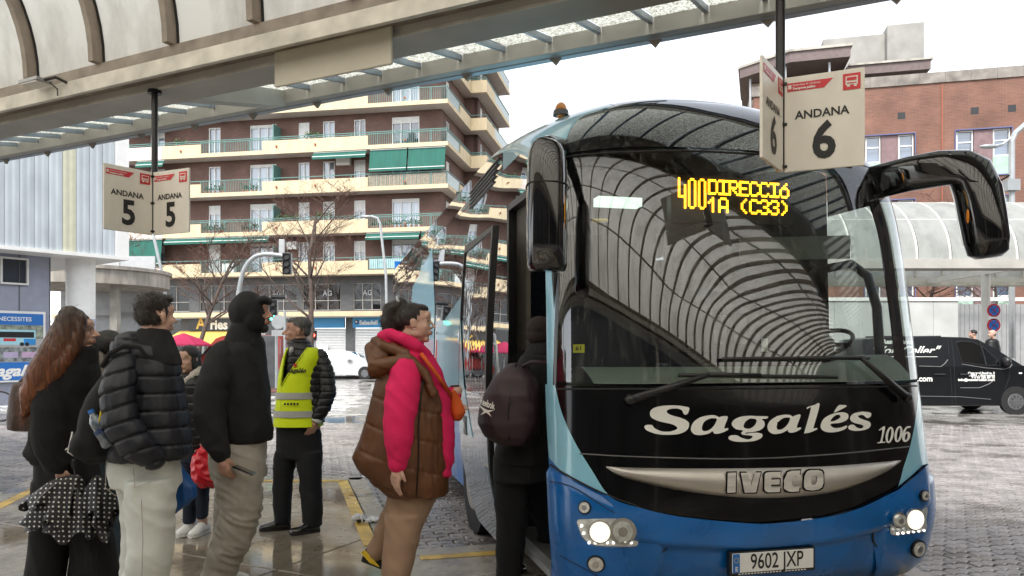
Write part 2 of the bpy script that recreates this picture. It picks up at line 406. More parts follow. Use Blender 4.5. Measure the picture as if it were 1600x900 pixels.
# ---------------------------------------------------------------- bus station shelter: barrel vault with glazed wings
def vault_mat(c0=(.6, .56, .48), c1=(.93, .89, .79), tr=.8):
    m = bpy.data.materials.new('milky_vault_panel'); m.use_nodes = True
    n = m.node_tree.nodes; l = m.node_tree.links; n.clear()
    o = n.new('ShaderNodeOutputMaterial'); d = n.new('ShaderNodeBsdfDiffuse'); t = n.new('ShaderNodeBsdfTranslucent'); mx = n.new('ShaderNodeMixShader')
    ge = n.new('ShaderNodeNewGeometry'); nz = n.new('ShaderNodeTexNoise'); nz.inputs['Scale'].default_value = 2.2; nz.inputs['Detail'].default_value = 7; nz.inputs['Roughness'].default_value = .62
    mp = n.new('ShaderNodeMapping'); mp.inputs['Scale'].default_value = (1, 1, .45); l.new(ge.outputs['Position'], mp.inputs[0]); l.new(mp.outputs[0], nz.inputs['Vector'])
    r = n.new('ShaderNodeValToRGB'); r.color_ramp.elements[0].position = .28; r.color_ramp.elements[0].color = (*c0, 1); r.color_ramp.elements[1].position = .55; r.color_ramp.elements[1].color = (*c1, 1)
    l.new(nz.outputs[0], r.inputs[0]); l.new(r.outputs[0], d.inputs[0]); l.new(r.outputs[0], t.inputs[0])
    mx.inputs[0].default_value = tr; l.new(d.outputs[0], mx.inputs[1]); l.new(t.outputs[0], mx.inputs[2]); l.new(mx.outputs[0], o.inputs[0])
    return m
def wired_glass():
    m = bpy.data.materials.new('dirty_wired_glass'); m.use_nodes = True
    n = m.node_tree.nodes; l = m.node_tree.links; n.clear()
    o = n.new('ShaderNodeOutputMaterial'); t = n.new('ShaderNodeBsdfTranslucent'); tr = n.new('ShaderNodeBsdfTransparent'); mx = n.new('ShaderNodeMixShader')
    ge = n.new('ShaderNodeNewGeometry'); nz = n.new('ShaderNodeTexNoise'); nz.inputs['Scale'].default_value = 55; nz.inputs['Detail'].default_value = 4; l.new(ge.outputs['Position'], nz.inputs['Vector'])
    r = n.new('ShaderNodeValToRGB'); r.color_ramp.elements[0].position = .38; r.color_ramp.elements[0].color = (.26, .25, .22, 1); r.color_ramp.elements[1].position = .6; r.color_ramp.elements[1].color = (.78, .80, .76, 1)
    l.new(nz.outputs[0], r.inputs[0]); l.new(r.outputs[0], t.inputs[0]); tr.inputs[0].default_value = (.82, .84, .82, 1)
    mx.inputs[0].default_value = .09; l.new(t.outputs[0], mx.inputs[1]); l.new(tr.outputs[0], mx.inputs[2]); l.new(mx.outputs[0], o.inputs[0])
    return m
M['vault'] = vault_mat(); M['wired'] = wired_glass()
M['cream'] = mat('cream_painted_steel', (.58, .555, .49), .5, var=.24, scale=5, detail=9., bump=.1, bscale=30)
M['taupe'] = mat('weathered_taupe_steel', (.26, .22, .18), .55, var=.3, scale=5, bump=.15)
M['beamgrey'] = mat('grey_painted_steel', (.42, .405, .37), .5, var=.15, scale=2)
M['bluegrey'] = mat('blue_grey_flashing', (.27, .32, .37), .35, var=.15)
CEN, HS, RISE, ZB = -2.75, 2.62, 1.95, 4.09
def build_shelter(loc, rz, x0, x1, label, group, wings=True, ribgap=.9, vm=None):
    e = empty('bus_shelter', loc, rz, label, 'bus shelter', group)
    nb = int(round((x1 - x0) / ribgap)); SEG = 5
    def arc(t, r=0): a = PI * t; return (CEN + math.cos(a) * (HS - r), ZB + math.sin(a) * (RISE - r))
    pmeshes = []
    for s in range(SEG):
        mb = MB(); g = .004
        def fn(u, v, s=s):
            y, z = arc((s + .006 + v * .988) / SEG); return (u * (ribgap - .05) + .025, y, z)
        mb.grid(fn, 1, 8); me = mb.mesh('vault_panel', smooth=True); me.materials.append(vm or M['vault']); pmeshes.append(me)
    def ribm(w, r0, r1, m, nm):
        mb = MB(); N = 40; V = []
        for k in range(N + 1):
            t = k / N
            for (dx, r) in ((-w / 2, r0), (w / 2, r0), (w / 2, r1), (-w / 2, r1)):
                y, z = arc(t, r); V.append((dx, y, z))
        Fc = [(k * 4 + j, k * 4 + (j + 1) % 4, k * 4 + 4 + (j + 1) % 4, k * 4 + 4 + j) for k in range(N) for j in range(4)] + [(0, 1, 2, 3), (N * 4 + 3, N * 4 + 2, N * 4 + 1, N * 4)]
        mb.add(V, Fc); me = mb.mesh(nm); me.materials.append(m); return me
    rib = ribm(.06, -.02, .1, M['taupe'], 'rib'); gas = ribm(.016, -.01, .012, M['rubber'], 'gasket')
    for b in range(nb + 1):
        x = x0 + b * ribgap
        ro = link('rib', rib, None, e, (x, 0, 0)); link('gasket', gas, None, ro, (.042, 0, 0))
        if b < nb:
            for me in pmeshes: link('vault_panel', me, None, e, (x, 0, 0))
    # longitudinal purlins
    for s in range(1, SEG):
        y, z = arc(s / SEG, .012); mb = MB(); mb.box(x0, x1, y - .018, y + .018, z - .02, z + .02); mb.build('purlin', M['taupe'], e)
    for sg in ((1, -1) if wings else (1, -1)):
        def Y(o): return o if sg > 0 else 2 * CEN - o
        def bx(mb, a, b, z0, z1, xa=x0, xb=x1): mb.box(xa, xb, min(Y(a), Y(b)), max(Y(a), Y(b)), z0, z1); return mb
        bx(MB(), -.33, -.29, 3.79, 3.91).build('fascia', M['cream'], e, bevel=.004)
        bx(bx(MB(), -.29, -.1, 3.86, 3.9), -.16, -.1, 3.9, 4.09).build('gutter', M['taupe'], e)
        bx(MB(), -.07, .25, 3.8, 4.05).build('beam', M['beamgrey'], e, bevel=.006)
        bx(MB(), -.085, -.072, 3.797, 3.815).build('beam_edge', M['cream'], e)
        if not wings: continue
        D = 1.3; k = .185
        def zz(o): return 3.86 + k * o
        nj = int((x1 - x0) / .42)
        pane = MB(); jm = MB(); tm = MB()
        o0, o1 = .26, D - .002
        for (mb, xa, xb, dz0, dz1, a, b) in ((pane, .025, .395, .10, .108, .2, D + .1), (jm, -.018, .018, .052, .098, .25, D - .005)):
            mb.add([(xa, Y(a), zz(a) + dz0), (xb, Y(a), zz(a) + dz0), (xb, Y(b), zz(b) + dz0), (xa, Y(b), zz(b) + dz0),
                    (xa, Y(a), zz(a) + dz1), (xb, Y(a), zz(a) + dz1), (xb, Y(b), zz(b) + dz1), (xa, Y(b), zz(b) + dz1)],
                   [(0, 3, 2, 1), (4, 5, 6, 7), (0, 1, 5, 4), (1, 2, 6, 5), (2, 3, 7, 6), (3, 0, 4, 7)])
        pme = pane.mesh('glass_pane'); pme.materials.append(M['wired']); jme = jm.mesh('joist'); jme.materials.append(M['bluegrey'])
        zt = zz(D) - .035
        tm.add([(-.05, Y(D + .1), zt), (.05, Y(D + .1), zt), (0, Y(D + .1), zt - .055), (-.05, Y(D + .13), zt), (.05, Y(D + .13), zt), (0, Y(D + .13), zt - .055)],
               [(0, 2, 1), (3, 4, 5), (0, 1, 4, 3), (1, 2, 5, 4), (2, 0, 3, 5)])
        tme = tm.mesh('drip_bracket'); tme.materials.append(M['taupe'])
        for j in range(nj):
            x = x0 + j * .42
            link('joist', jme, None, e, (x, 0, 0)); link('glass_pane', pme, None, e, (x, 0, 0))
            if j % 2 == 0: link('drip_bracket', tme, None, e, (x, 0, 0))
        bb = MB(); bx(bb, D, D + .09, zz(D) - .03, zz(D) + .12).build('outer_beam', M['beamgrey'], e, bevel=.005)
        bb = MB(); bx(bb, D + .1, D + .17, zz(D) - .035, zz(D) - .02).build('flashing', M['bluegrey'], e)
        for x in (-4.87, 3.6, -13.3):
            if x0 < x < x1:
                t_ = MB(); t_.add([(x - .09, Y(.25), 3.8), (x + .09, Y(.25), 3.8), (x + .09, Y(D), zz(D) - .06), (x - .09, Y(D), zz(D) - .06),
                                   (x - .09, Y(.25), 3.99), (x + .09, Y(.25), 3.99), (x + .09, Y(D), zz(D) + .09), (x - .09, Y(D), zz(D) + .09)],
                                  [(0, 3, 2, 1), (4, 5, 6, 7), (0, 1, 5, 4), (1, 2, 6, 5), (2, 3, 7, 6), (3, 0, 4, 7)])
                t_.build('cross_beam', M['beamgrey'], e)
    return e
rzc = math.atan2(-.447, .894)
shel = build_shelter((P0.x, P0.y, 0), rzc, -15.4, 24.5, 'long cream bus shelter roof with milky barrel vault overhead', None)
for x in (-9.6, 5.2, 14.8, 23.):
    for y in (.09, 2 * CEN - .09):
        c = MB(); c.tube([(x, y, ZP), (x, y, 3.8)], .1, 16); c.build('column', M['cream'], shel, smooth='auto')
bd = MB(); bd.box(-3.55, -2.5, -.135, -.11, 3.6, 3.86)
tag(link('blank_board', bd.mesh('blank_board', bevel=.01), mat('cream_board', (.56, .53, .44), .45, var=.06), None, (P0.x, P0.y, 0), (0, 0, rzc)),
    'blank cream board fixed under the shelter beam between the two platform signs', 'board')
fl = empty('flood_light', (P0.x, P0.y, 0), rzc, 'small grey flood light clipped to the shelter fascia above the left sign', 'lamp')
q = MB(); q.box(-6.05, -5.8, -.5, -.36, 3.9, 3.93); q.build('housing', M['steel'], fl, bevel=.006)
q = MB(); q.box(-6.03, -5.82, -.49, -.37, 3.89, 3.9); q.build('lens', M['white'], fl)
q = MB(); q.tube([(-5.8, -.43, 3.915), (-5.7, -.4, 3.93), (-5.66, -.33, 3.9)], .012, 6); q.tube([(-5.78, -.40, 3.9), (-5.74, -.36, 3.85), (-5.76, -.345, 3.8)], .006, 5); q.build('bracket', M['black'], fl)

# ---------------------------------------------------------------- platform signs
M['signface'] = mat('off_white_sign_face', (.72, .69, .62), .4, var=.10, scale=5, detail=9., stretch=(1, 1, .4))
def platform_sign(num, x, y, zb, ztop, label, rz=0.):
    e = empty('platform_sign', (x, y, 0), rz, label, 'sign', 'platform signs under the shelter')
    p = MB(); p.tube([(0, .03, zb + .02), (0, .03, ztop)], .026, 10); p.tube([(0, .03, ztop - .03), (0, .03, ztop)], .055, 12); p.build('pole', M['black'], e, smooth='auto')
    for vec, side in ((Vector((.37, -.17)), 1), (Vector((-.225, -.339)), -1)):
        a = math.atan2(vec.y, vec.x) if side > 0 else math.atan2(-vec.y, -vec.x)
        x0, x1 = (.012, .41) if side > 0 else (-.41, -.012)
        pn = MB(); pn.box(x0, x1, -.008, .008, zb, zb + .515)
        po = pn.build('panel', M['signface'], e, bevel=.004, rot=(0, 0, a)); xc = (x0 + x1) / 2
        rot = (R(90), 0, 0); yy = -.0105
        text(num, M['lblack'], po, (xc, yy, zb + .145), rot, .27, .008, .9)
        text('ANDANA', M['lblack'], po, (xc - .01, yy, zb + .3), rot, .062, .0015, 1.0)
        b = MB(); b.prism([(x0 + .015, zb + .435), (x0 + .2, zb + .435), (x0 + .245, zb + .48), (x0 + .015, zb + .48)], 0, .002, Matrix(((1, 0, 0, 0), (0, 0, -1, -.0085), (0, 1, 0, 0), (0, 0, 0, 1))))
        b.build('red_banner', M['red'], po)
        text('Generalitat de Catalunya', M['lwhite'], po, (x0 + .042, -.0125, zb + .4665), rot, .0155, 0, .9, align='LEFT')
        text('Transporte publico', M['lwhite'], po, (x0 + .042, -.0125, zb + .4475), rot, .0165, .0006, .9, align='LEFT')
        k = MB(); k.box(x0 + .02, x0 + .036, -.012, -.0112, zb + .448, zb + .47); k.build('crest', M['signface'], po)
        k = MB(); k.box(x1 - .105, x1 - .02, -.0112, -.009, zb + .405, zb + .49); k.build('bus_icon', M['red'], po)
        k = MB(); k.box(x1 - .092, x1 - .033, -.0135, -.0118, zb + .43, zb + .475)
        for wx in (-.085, -.052): k.box(x1 + wx, x1 + wx + .014, -.0135, -.0118, zb + .42, zb + .43)
        k.build('bus_symbol', M['signface'], po)
        k = MB(); k.box(x1 - .086, x1 - .039, -.0155, -.0139, zb + .452, zb + .469); k.box(x1 - .086, x1 - .039, -.0155, -.0139, zb + .436, zb + .441); k.build('bus_window', M['red'], po)
        for hz in (.03, .26, .48):
            hb = MB(); hb.box((x0 if side > 0 else x1) - .014, (x0 if side > 0 else x1) + .014, -.014, .014, zb + hz - .008, zb + hz + .008)
            hb.build('hinge', M['black'], po)
    return e
platform_sign('6', 1.478, 4.2, 2.632, 3.8, 'large white platform sign with number 6 hanging in front of the coach')
platform_sign('5', -2.945, 6.3, 2.60, 3.8, 'white platform sign with number 5 on a black pole at the left')
# ---------------------------------------------------------------- apartment block across the street
def brick_mat(name, c1, c2, mort, bw=.25, bh=.065, var=.25):
    m = bpy.data.materials.new(name); m.use_nodes = True
    n = m.node_tree.nodes; l = m.node_tree.links; b = n['Principled BSDF']
    tc = n.new('ShaderNodeTexCoord'); sp = n.new('ShaderNodeSeparateXYZ'); ad = n.new('ShaderNodeMath'); cb = n.new('ShaderNodeCombineXYZ')
    l.new(tc.outputs['Object'], sp.inputs[0]); l.new(sp.outputs[0], ad.inputs[0]); l.new(sp.outputs[1], ad.inputs[1]); l.new(ad.outputs[0], cb.inputs[0]); l.new(sp.outputs[2], cb.inputs[1])
    br = n.new('ShaderNodeTexBrick'); br.inputs['Scale'].default_value = 1; br.inputs['Brick Width'].default_value = bw; br.inputs['Row Height'].default_value = bh
    br.inputs['Mortar Size'].default_value = .009; br.inputs['Color1'].default_value = (*c1, 1); br.inputs['Color2'].default_value = (*c2, 1); br.inputs['Mortar'].default_value = (*mort, 1)
    l.new(cb.outputs[0], br.inputs['Vector'])
    nz = n.new('ShaderNodeTexNoise'); nz.inputs['Scale'].default_value = .7; nz.inputs['Detail'].default_value = 6; l.new(tc.outputs['Object'], nz.inputs['Vector'])
    mr = n.new('ShaderNodeMapRange'); mr.inputs[1].default_value = .3; mr.inputs[2].default_value = .7; mr.inputs[3].default_value = 1 - var; mr.inputs[4].default_value = 1 + var; l.new(nz.outputs[0], mr.inputs[0])
    mx = n.new('ShaderNodeMix'); mx.data_type = 'RGBA'; mx.blend_type = 'MULTIPLY'; mx.inputs[0].default_value = 1
    l.new(br.outputs[0], mx.inputs[6]); l.new(mr.outputs[0], mx.inputs[7]); l.new(mx.outputs[2], b.inputs['Base Color']); b.inputs['Roughness'].default_value = .85
    return m
M['brick_brown'] = brick_mat('brown_brick', (.145, .072, .056), (.11, .053, .044), (.13, .10, .08))
M['brick_red'] = brick_mat('red_brick', (.195, .083, .055), (.15, .065, .045), (.17, .125, .10), .29, .075)
M['ycream'] = mat('cream_render', (.56, .465, .305), .8, var=.1, scale=2.5, stretch=(1, 1, .3))
M['pink'] = mat('pale_pink_render', (.66, .56, .5), .8, var=.12, scale=2)
M['soffit'] = mat('pale_soffit', (.5, .46, .43), .85, var=.08)
M['rail'] = mat('green_rail_paint', (.10, .22, .20), .5)
M['awn'] = mat('green_awning_cloth', (.010, .098, .074), .8, var=.15, stretch=(1, 1, .1))
M['frame'] = mat('white_window_frame', (.72, .72, .7), .5, var=.04)
M['curtain'] = mat('pale_curtain', (.62, .63, .66), .9, var=.25, scale=9, stretch=(1.6, 1, .05))
M['wpane'] = glass('window_pane', (.75, .8, .85), .1)
M['dpane'] = glass('dark_window_pane', (.4, .42, .42), .0)
M['stone'] = mat('dark_stone_cladding', (.075, .078, .082), .5, var=.2)
M['shutter'] = mat('grey_roller_shutter', (.40, .41, .42), .5, .2, var=.08)
M['bluesign'] = mat('blue_shop_sign', (.03, .25, .52), .4, var=.04)
M['gglass'] = mat('green_balcony_glass', (.10, .17, .155), .25, var=.2)
M['leaf'] = mat('plant_leaf', (.06, .11, .035), .7, var=.5, scale=14)
M['terra'] = mat('terracotta', (.36, .13, .07), .8)
AC = (-4.86, 53, 0); AR = -math.atan2(.182, .983)
ap = empty('apartment_building', AC, AR, 'brown brick apartment block with cream balconies and green awnings across the street', 'building')
FH, Z0 = 2.85, 6.8
OPEN = [(1.6, 3.6, 'L'), (5.55, 6.4, 'S'), (7.84, 8.74, 'S'), (9.76, 10.6, 'S'), (12.3, 14.36, 'L'), (16.7, 17.65, 'D'), (21.2, 22.4, 'D'), (24.3, 25.3, 'S'), (27, 29, 'L')]
NF = 8
def wall_open(mb, x0, x1, y0, y1, z0, z1, ops):
    cur = x0
    for a, b, za, zb in sorted(ops):
        if a > cur: mb.box(cur, a, y0, y1, z0, z1)
        if za > z0: mb.box(a, b, y0, y1, z0, za)
        if zb < z1: mb.box(a, b, y0, y1, zb, z1)
        cur = b
    if cur < x1: mb.box(cur, x1, y0, y1, z0, z1)
def window(par, x0, x1, z0, z1, mull=1, y=.0, rot=0., loc=(0, 0, 0), shut=0., trans=None, pane=None, curt='curtain', t=.07, name='window'):
    """one window: frame (the part), pane, curtain and roller blind below it as sub-parts"""
    f = MB(); f.box(x0, x0 + t, y - .03, y + .05, z0, z1); f.box(x1 - t, x1, y - .03, y + .05, z0, z1); f.box(x0 + t, x1 - t, y - .03, y + .05, z1 - t, z1); f.box(x0 + t, x1 - t, y - .03, y + .05, z0, z0 + t)
    for k in range(1, mull + 1):
        xm = x0 + (x1 - x0) * k / (mull + 1); f.box(xm - t * .55, xm + t * .55, y - .02, y + .04, z0 + t, z1 - t)
    if trans: f.box(x0 + t, x1 - t, y - .024, y + .044, trans - t / 2, trans + t / 2)
    fo = f.build(name, M['frame'], par, loc=loc, rot=(0, 0, rot))
    p = MB(); p.add([(x0, y + .055, z0), (x1, y + .055, z0), (x1, y + .055, z1), (x0, y + .055, z1)], [(0, 1, 2, 3)]); p.build('pane', M[pane or 'wpane'], fo)
    c = MB(); c.add([(x0, y + .2, z0), (x1, y + .2, z0), (x1, y + .2, z1), (x0, y + .2, z1)], [(0, 1, 2, 3)]); c.build('curtain', M[curt], fo)
    if shut:
        s = MB(); zt = z1 - (z1 - z0) * shut; n = max(2, int((z1 - zt) / .09))
        for i in range(n):
            a = z1 - t - (z1 - t - zt) * i / n; s.box(x0 + t, x1 - t, y + .005, y + .02, a - (z1 - t - zt) / n * .86, a)
        s.build('roller_blind', M['frame'], fo)
    return fo
def planter(par, x, y, z, n):
    for i in range(n):
        pb = MB(); fb = MB()
        px = x + i * .34 + rng.uniform(-.05, .05); pb.tube([(px, y, z), (px, y, z + .22)], [.07, .1], 8)
        for k in range(26):
            c = Vector((px + rng.gauss(0, .1), y + rng.gauss(0, .08), z + .28 + abs(rng.gauss(0, .16)))); d = Vector((rng.uniform(-1, 1), rng.uniform(-1, 1), rng.uniform(-.3, 1))).normalized() * .08; e2 = d.orthogonal() * .45
            fb.add([c - e2, c + d, c + e2, c - d], [(0, 1, 2, 3)])
        pb.build('flower_pot', M['terra'], par); fo = fb.build('pot_plant', M['leaf'], par); fo['kind'] = 'stuff'
wallm = MB(); 
# facade: floors above the mezzanine
for i in range(NF):
    zf = Z0 + .28 + FH * i
    ops = [(-b, -a, zf + (.75 if k == 'S' else .02), zf + 2.2) for a, b, k in OPEN]
    wall_open(wallm, -30, 0, 0, .3, zf, zf + FH, ops)
    for a, b, k in OPEN:
        z0 = zf + (.75 if k == 'S' else .02)
        sh = rng.choice([0, 0, .25, .3, .55, .95]) if k != 'L' else rng.choice([.12, .15, .2, .1])
        window(ap, -b, -a, z0, zf + 2.2, {'L': 2, 'S': 1, 'D': 1}[k], .08, shut=sh, curt='curtain' if rng.random() < .75 else 'dark')
# side walls: first face, then the block that steps out
for x, y0, y1, wins in ((0, .3, 6.6, [(1.2, 2.2)]), (1.0, 6.6, 15, [(7.6, 8.5), (11.5, 12.6)])):
    for i in range(NF):
        zf = Z0 + .28 + FH * i; wm = MB()
        ops = [(a, b, zf + .3, zf + 2.2) for a, b in wins]
        tmp = MB(); wall_open(tmp, y0, y1, 0, .3, zf, zf + FH, ops)
        wallm.add([(x - yy, xx, zz) for xx, yy, zz in tmp.v], tmp.f)
        for a, b in wins: window(ap, a, b, zf + .3, zf + 2.2, 1, .08, rot=PI / 2, loc=(x, 0, 0), shut=rng.choice([0, .3]))
wallm.box(0, 1.0, 6.6, 6.9, Z0, Z0 + .28 + FH * NF)
wallm.build('brick_wall', M['brick_brown'], ap)
top = MB(); top.box(-30.2, 1.2, -.4, 15.2, Z0 + .28 + FH * NF, Z0 + .6 + FH * NF); top.build('roof', M['ycream'], ap)
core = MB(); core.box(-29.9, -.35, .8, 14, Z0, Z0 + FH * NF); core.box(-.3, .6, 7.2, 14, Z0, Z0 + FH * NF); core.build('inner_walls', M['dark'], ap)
def railing(mb, a, b, z0, z1, step=.13):
    a, b = Vector((*a, 0)), Vector((*b, 0)); n = max(1, int((b - a).length / step))
    for i in range(n + 1):
        p = a + (b - a) * (i / n); mb.box(p.x - .012, p.x + .012, p.y - .012, p.y + .012, z0, z1)
for i in range(NF):
    zb = Z0 + FH * i; zt = zb + .26; PT = zb + .93
    s = MB(); s.prism([(-30, -1.25), (.75, -1.25), (.75, 5.45), (1.95, 5.45), (1.95, 15), (.9, 15), (.9, 6.7), (-.05, 6.7), (-.05, .05), (-30, .05)], zb + .02, zt)
    bo = s.build('balcony', M['soffit'], ap)
    fz = MB(); fz.box(-20.5, .79, -1.29, -1.25, zb, zt + .02); fz.box(.75, .79, -1.25, 5.43, zb, zt + .02); fz.build('fascia', M['ycream'], bo)
    for B_ in ((-12.7, -4.87, -1.29, -1.14, zt + .02, PT), (-20.5, -17.46, -1.29, -1.14, zt + .02, PT), (.66, .79, 2.2, 5.43, zt + .02, PT), (.80, 1.99, 5.41, 5.53, zb, PT), (1.87, 1.99, 5.53, 8.6, zb, PT), (1.95, 1.99, 8.6, 15, zb, zt + .03)):
        p = MB(); p.box(*B_); p.build('parapet', M['ycream'], bo)
    p = MB(); p.box(-30, -20.52, -1.29, -1.16, zb - .002, PT); p.build('parapet', M['pink'], bo)['label'] = 'pale pink parapet'
    rl = MB()
    for z in (PT + .09, PT + .22) if i % 2 else (PT + .2,):
        rl.box(-30, .76, -1.25, -1.2, z, z + .045); rl.box(.7, .75, -1.2, 5.4, z, z + .045); rl.box(1.9, 1.95, 5.45, 15, z, z + .045); rl.box(.75, 1.9, 5.45, 5.5, z, z + .045)
    for sx in [-.4 - 1.9 * k for k in range(16)]: rl.box(sx - .02, sx + .02, -1.245, -1.205, zt, PT + .2)
    rl.build('handrail', M['rail'], bo)
    br = MB()
    for a, b in ((-4.87, .7), (-17.4, -12.7)): railing(br, (a, -1.22), (b, -1.22), zt, PT + .2)
    k_ = br.build('railing', M['rail'], bo); k_['kind'] = 'stuff'
    gl = MB(); gl.box(.70, .72, -1.1, 2.15, zt + .05, PT + .15); gl.build('glass_screen', M['gglass'], bo); gl = MB(); gl.box(1.92, 1.94, 8.7, 14.9, zt + .05, PT + .15); gl.build('glass_screen', M['gglass'], bo)
    for lx in (-8.7, -19, -2.2, -11.6):
        L = MB(); L.ell((lx, -1.36, zb + .5), (.07, .07, .1), 8, 5); L.box(lx - .05, lx + .05, -1.33, -1.29, zb + .44, zb + .56); L.build('balcony_lamp', M['terra'], bo)
    dv = MB(); dv.box(-12.0, -11.94, -1.1, 0, zt, zt + 1.9); dv.build('divider', M['rail'], bo)
    if i in (1, 2): planter(bo, -17.2, -1.0, zt, 5); planter(bo, -14.3, -1.0, zt, 4)
    if i in (3, 5): planter(bo, -9.5, -1.0, zt + .6, 4); planter(bo, -19.6, -1.0, zt + .6, 3)
    if i in (0, 4):
        q = MB(); q.box(-11.4, -10.6, -.34, -.02, zt + 1.7, zt + 2.25); q.build('air_conditioner', M['white'], bo)
        q = MB(); q.box(-16.2, -15.3, -.6, -.2, zt, zt + .75); q.build('balcony_cabinet', M['frame'], bo)
    if i in (3, 5):
        q = MB(); q.box(-2.2, -1.7, -1.0, -.6, zt, zt + .45); q.box(-2.2, -1.7, -.62, -.57, zt + .45, zt + .9); q.build('balcony_chair', M['black'], bo)
    if i in (1,): planter(bo, -4.6, -1.0, zt, 11); planter(bo, -11.5, -1.05, zt + .62, 5); planter(bo, -8.7, -1.05, zt + .62, 4)
    if i == 2:
        sc_ = MB(); n = 60
        for k in range(n): sc_.box(-4.85 + k * 5.5 / n, -4.85 + (k + .85) * 5.5 / n, -1.2, -1.185, zt + .03, PT + .12)
        sc_.build('reed_screen', mat('reed_screen', (.36, .28, .21), .85, var=.25, scale=12), bo)
    if i == 0:
        sc_ = MB(); sc_.box(-4.8, .6, -1.2, -1.185, zt + .1, PT + .1); sc_.build('glass_screen', mat('pale_blue_screen', (.38, .55, .58), .5), bo)
# awnings (rolled and lowered), air conditioner
def awning(x0, x1, i, drop, out=1.1):
    z = Z0 + FH * (i + 1) - .06; a = MB()
    a.add([(x0, -1.15, z), (x1, -1.15, z), (x1, -1.15 - .25, z - drop), (x0, -1.15 - .25, z - drop), (x0, -1.12, z), (x1, -1.12, z), (x1, -1.37, z - drop), (x0, -1.37, z - drop)],
          [(0, 1, 2, 3), (4, 7, 6, 5), (0, 3, 7, 4), (1, 5, 6, 2), (2, 6, 7, 3)])
    a.box(x0, x1, -1.42, -1.405, z - drop - .18, z - drop)
    o = a.build('awning', M['awn'], ap)
    b = MB(); b.box(x0, x1, -1.43, -1.36, z - drop - .02, z - drop + .02); b.box(x0, x1, -1.2, -1.1, z - .02, z + .05); b.build('awning_bar', M['frame'], o)
for x0, x1, i, d in ((-4.75, -2.1, 2, 1.35), (-2.0, .6, 2, 1.35), (-8.9, -5, 2, .32), (-21.4, -20.5, 3, .35), (-24, -20.6, 3, .38), (-22.6, -20.4, 2, .3), (-20.3, -16.6, 0, .25), (-16.5, -12.2, 0, .25), (-25, -20.6, 0, 1.75), (-5, -1.2, 0, .3), (-1.1, .65, 0, 1.5), (-22, -18, 4, .3)):
    awning(x0, x1, i, d)
q = MB(); q.box(-7.6, -6.6, -.35, 0, Z0 + FH * 2 + 2.1, Z0 + FH * 2 + 2.7); q.tube([(-7.0, -.36, Z0 + FH * 2 + 2.4), (-7.0, -.34, Z0 + FH * 2 + 2.4)], .22, 14); q.build('air_conditioner', M['white'], ap)
# mezzanine and shops
mz = MB(); MZ = [(4.4, 6.45, 2), (7.4, 10.3, 2), (10.7, 13.9, 2), (14.5, 18.4, 3), (19.2, 23.5, 3)]
wall_open(mz, -30, 0, 0, .4, 4.3, Z0 + .28, [(-b, -a, 4.4, 6.3) for a, b, _ in MZ])
mz.box(-.4, 0, .4, 6.6, .1, Z0 + .28); mz.build('stone_wall', M['stone'], ap)
_f = M['frame']; M['frame'] = mat('grey_window_bar', (.36, .35, .33), .5)
for a, b, n in MZ:
    fo = window(ap, -b, -a, 4.4, 6.3, n, .1, trans=5.1, pane='dpane', curt='brick_brown' if n == 2 and a > 7 else 'dark', t=.045)
M['frame'] = _f
for a in (5.4, 8.4, 12.3):
    text('AG', M['shutter'], ap, (-a, .05, 5.6), (R(90), 0, 0), .5, .01)
bnd = MB(); bnd.box(-30, .3, -.9, .3, 3.93, 4.28); bnd.build('cream_band', M['ycream'], ap, bevel=.02)
shp = MB(); wall_open(shp, -30, 0, .2, .6, .1, 3.92, [(-6.5, -4.4, .1, 3.9), (-9.6, -7.1, .1, 3.9), (-14, -10.2, .1, 3.9), (-19, -15, .1, 3.9), (-24, -20, .1, 3.9)]); shp.build('shop_front', M['stone'], ap)
for a, b in ((4.4, 6.5), (7.1, 9.6)):
    q = MB(); q.box(-b + .02, -a - .02, -.02, .19, 3.15, 3.88); q.build('shop_sign', M['bluesign'], ap)
    q = MB(); n = 26
    for k in range(n): q.box(-b + .05, -a - .05, .32, .34, .13 + k * 3.0 / n, .13 + (k + .88) * 3.0 / n)
    q.build('roller_shutter', M['shutter'], ap)
text('Sabadell', M['lwhite'], ap, (-5.3, -.03, 3.5), (R(90), 0, 0), .42, .012)
q = MB(); q.tube([(-6.18, -.03, 3.56), (-6.18, -.021, 3.56)], .16, 16); q.build('sign_disc', mat('navy_disc', (.01, .03, .1), .5), ap)
q = MB(); q.tube([(-6.2, -.037, 3.57), (-6.2, -.031, 3.57)], .07, 12); q.build('sign_dot', M['lwhite'], ap)
q = MB(); q.box(-9.2, -8.4, .1, .18, .5, 1.9); q.build('notice_board', M['white'], ap)
q = MB(); q.box(-4.9, -4.2, -.35, -.1, .13, 2.3); q.build('cash_machine', M['bluesign'], ap, bevel=.12)
for a, b in ((10.2, 14), (15, 19), (20, 24)):
    q = MB(); q.box(-b, -a, .45, .5, .13, 3.9); q.build('shop_window', M['dpane'], ap)
    q = MB(); q.box(-b, -a, 1.6, 1.65, .13, 3.9); q.build('shop_interior', mat('dim_shop_interior', (.10, .085, .07), .8, var=.6, scale=3), ap)
q = MB(); q.box(-19.2, -14.2, -.1, .18, 3.0, 3.9); q.build('shop_sign', M['black'], ap)['label'] = 'black shop sign with white lettering'
text('ries', M['lwhite'], ap, (-16.75, -.12, 3.4), (R(90), 0, 0), .95, .035)
text('A', mat('gold_letter', (.75, .5, .08), .4), ap, (-18.2, -.12, 3.5), (R(90), 0, 0), 1.15, .03, .9)
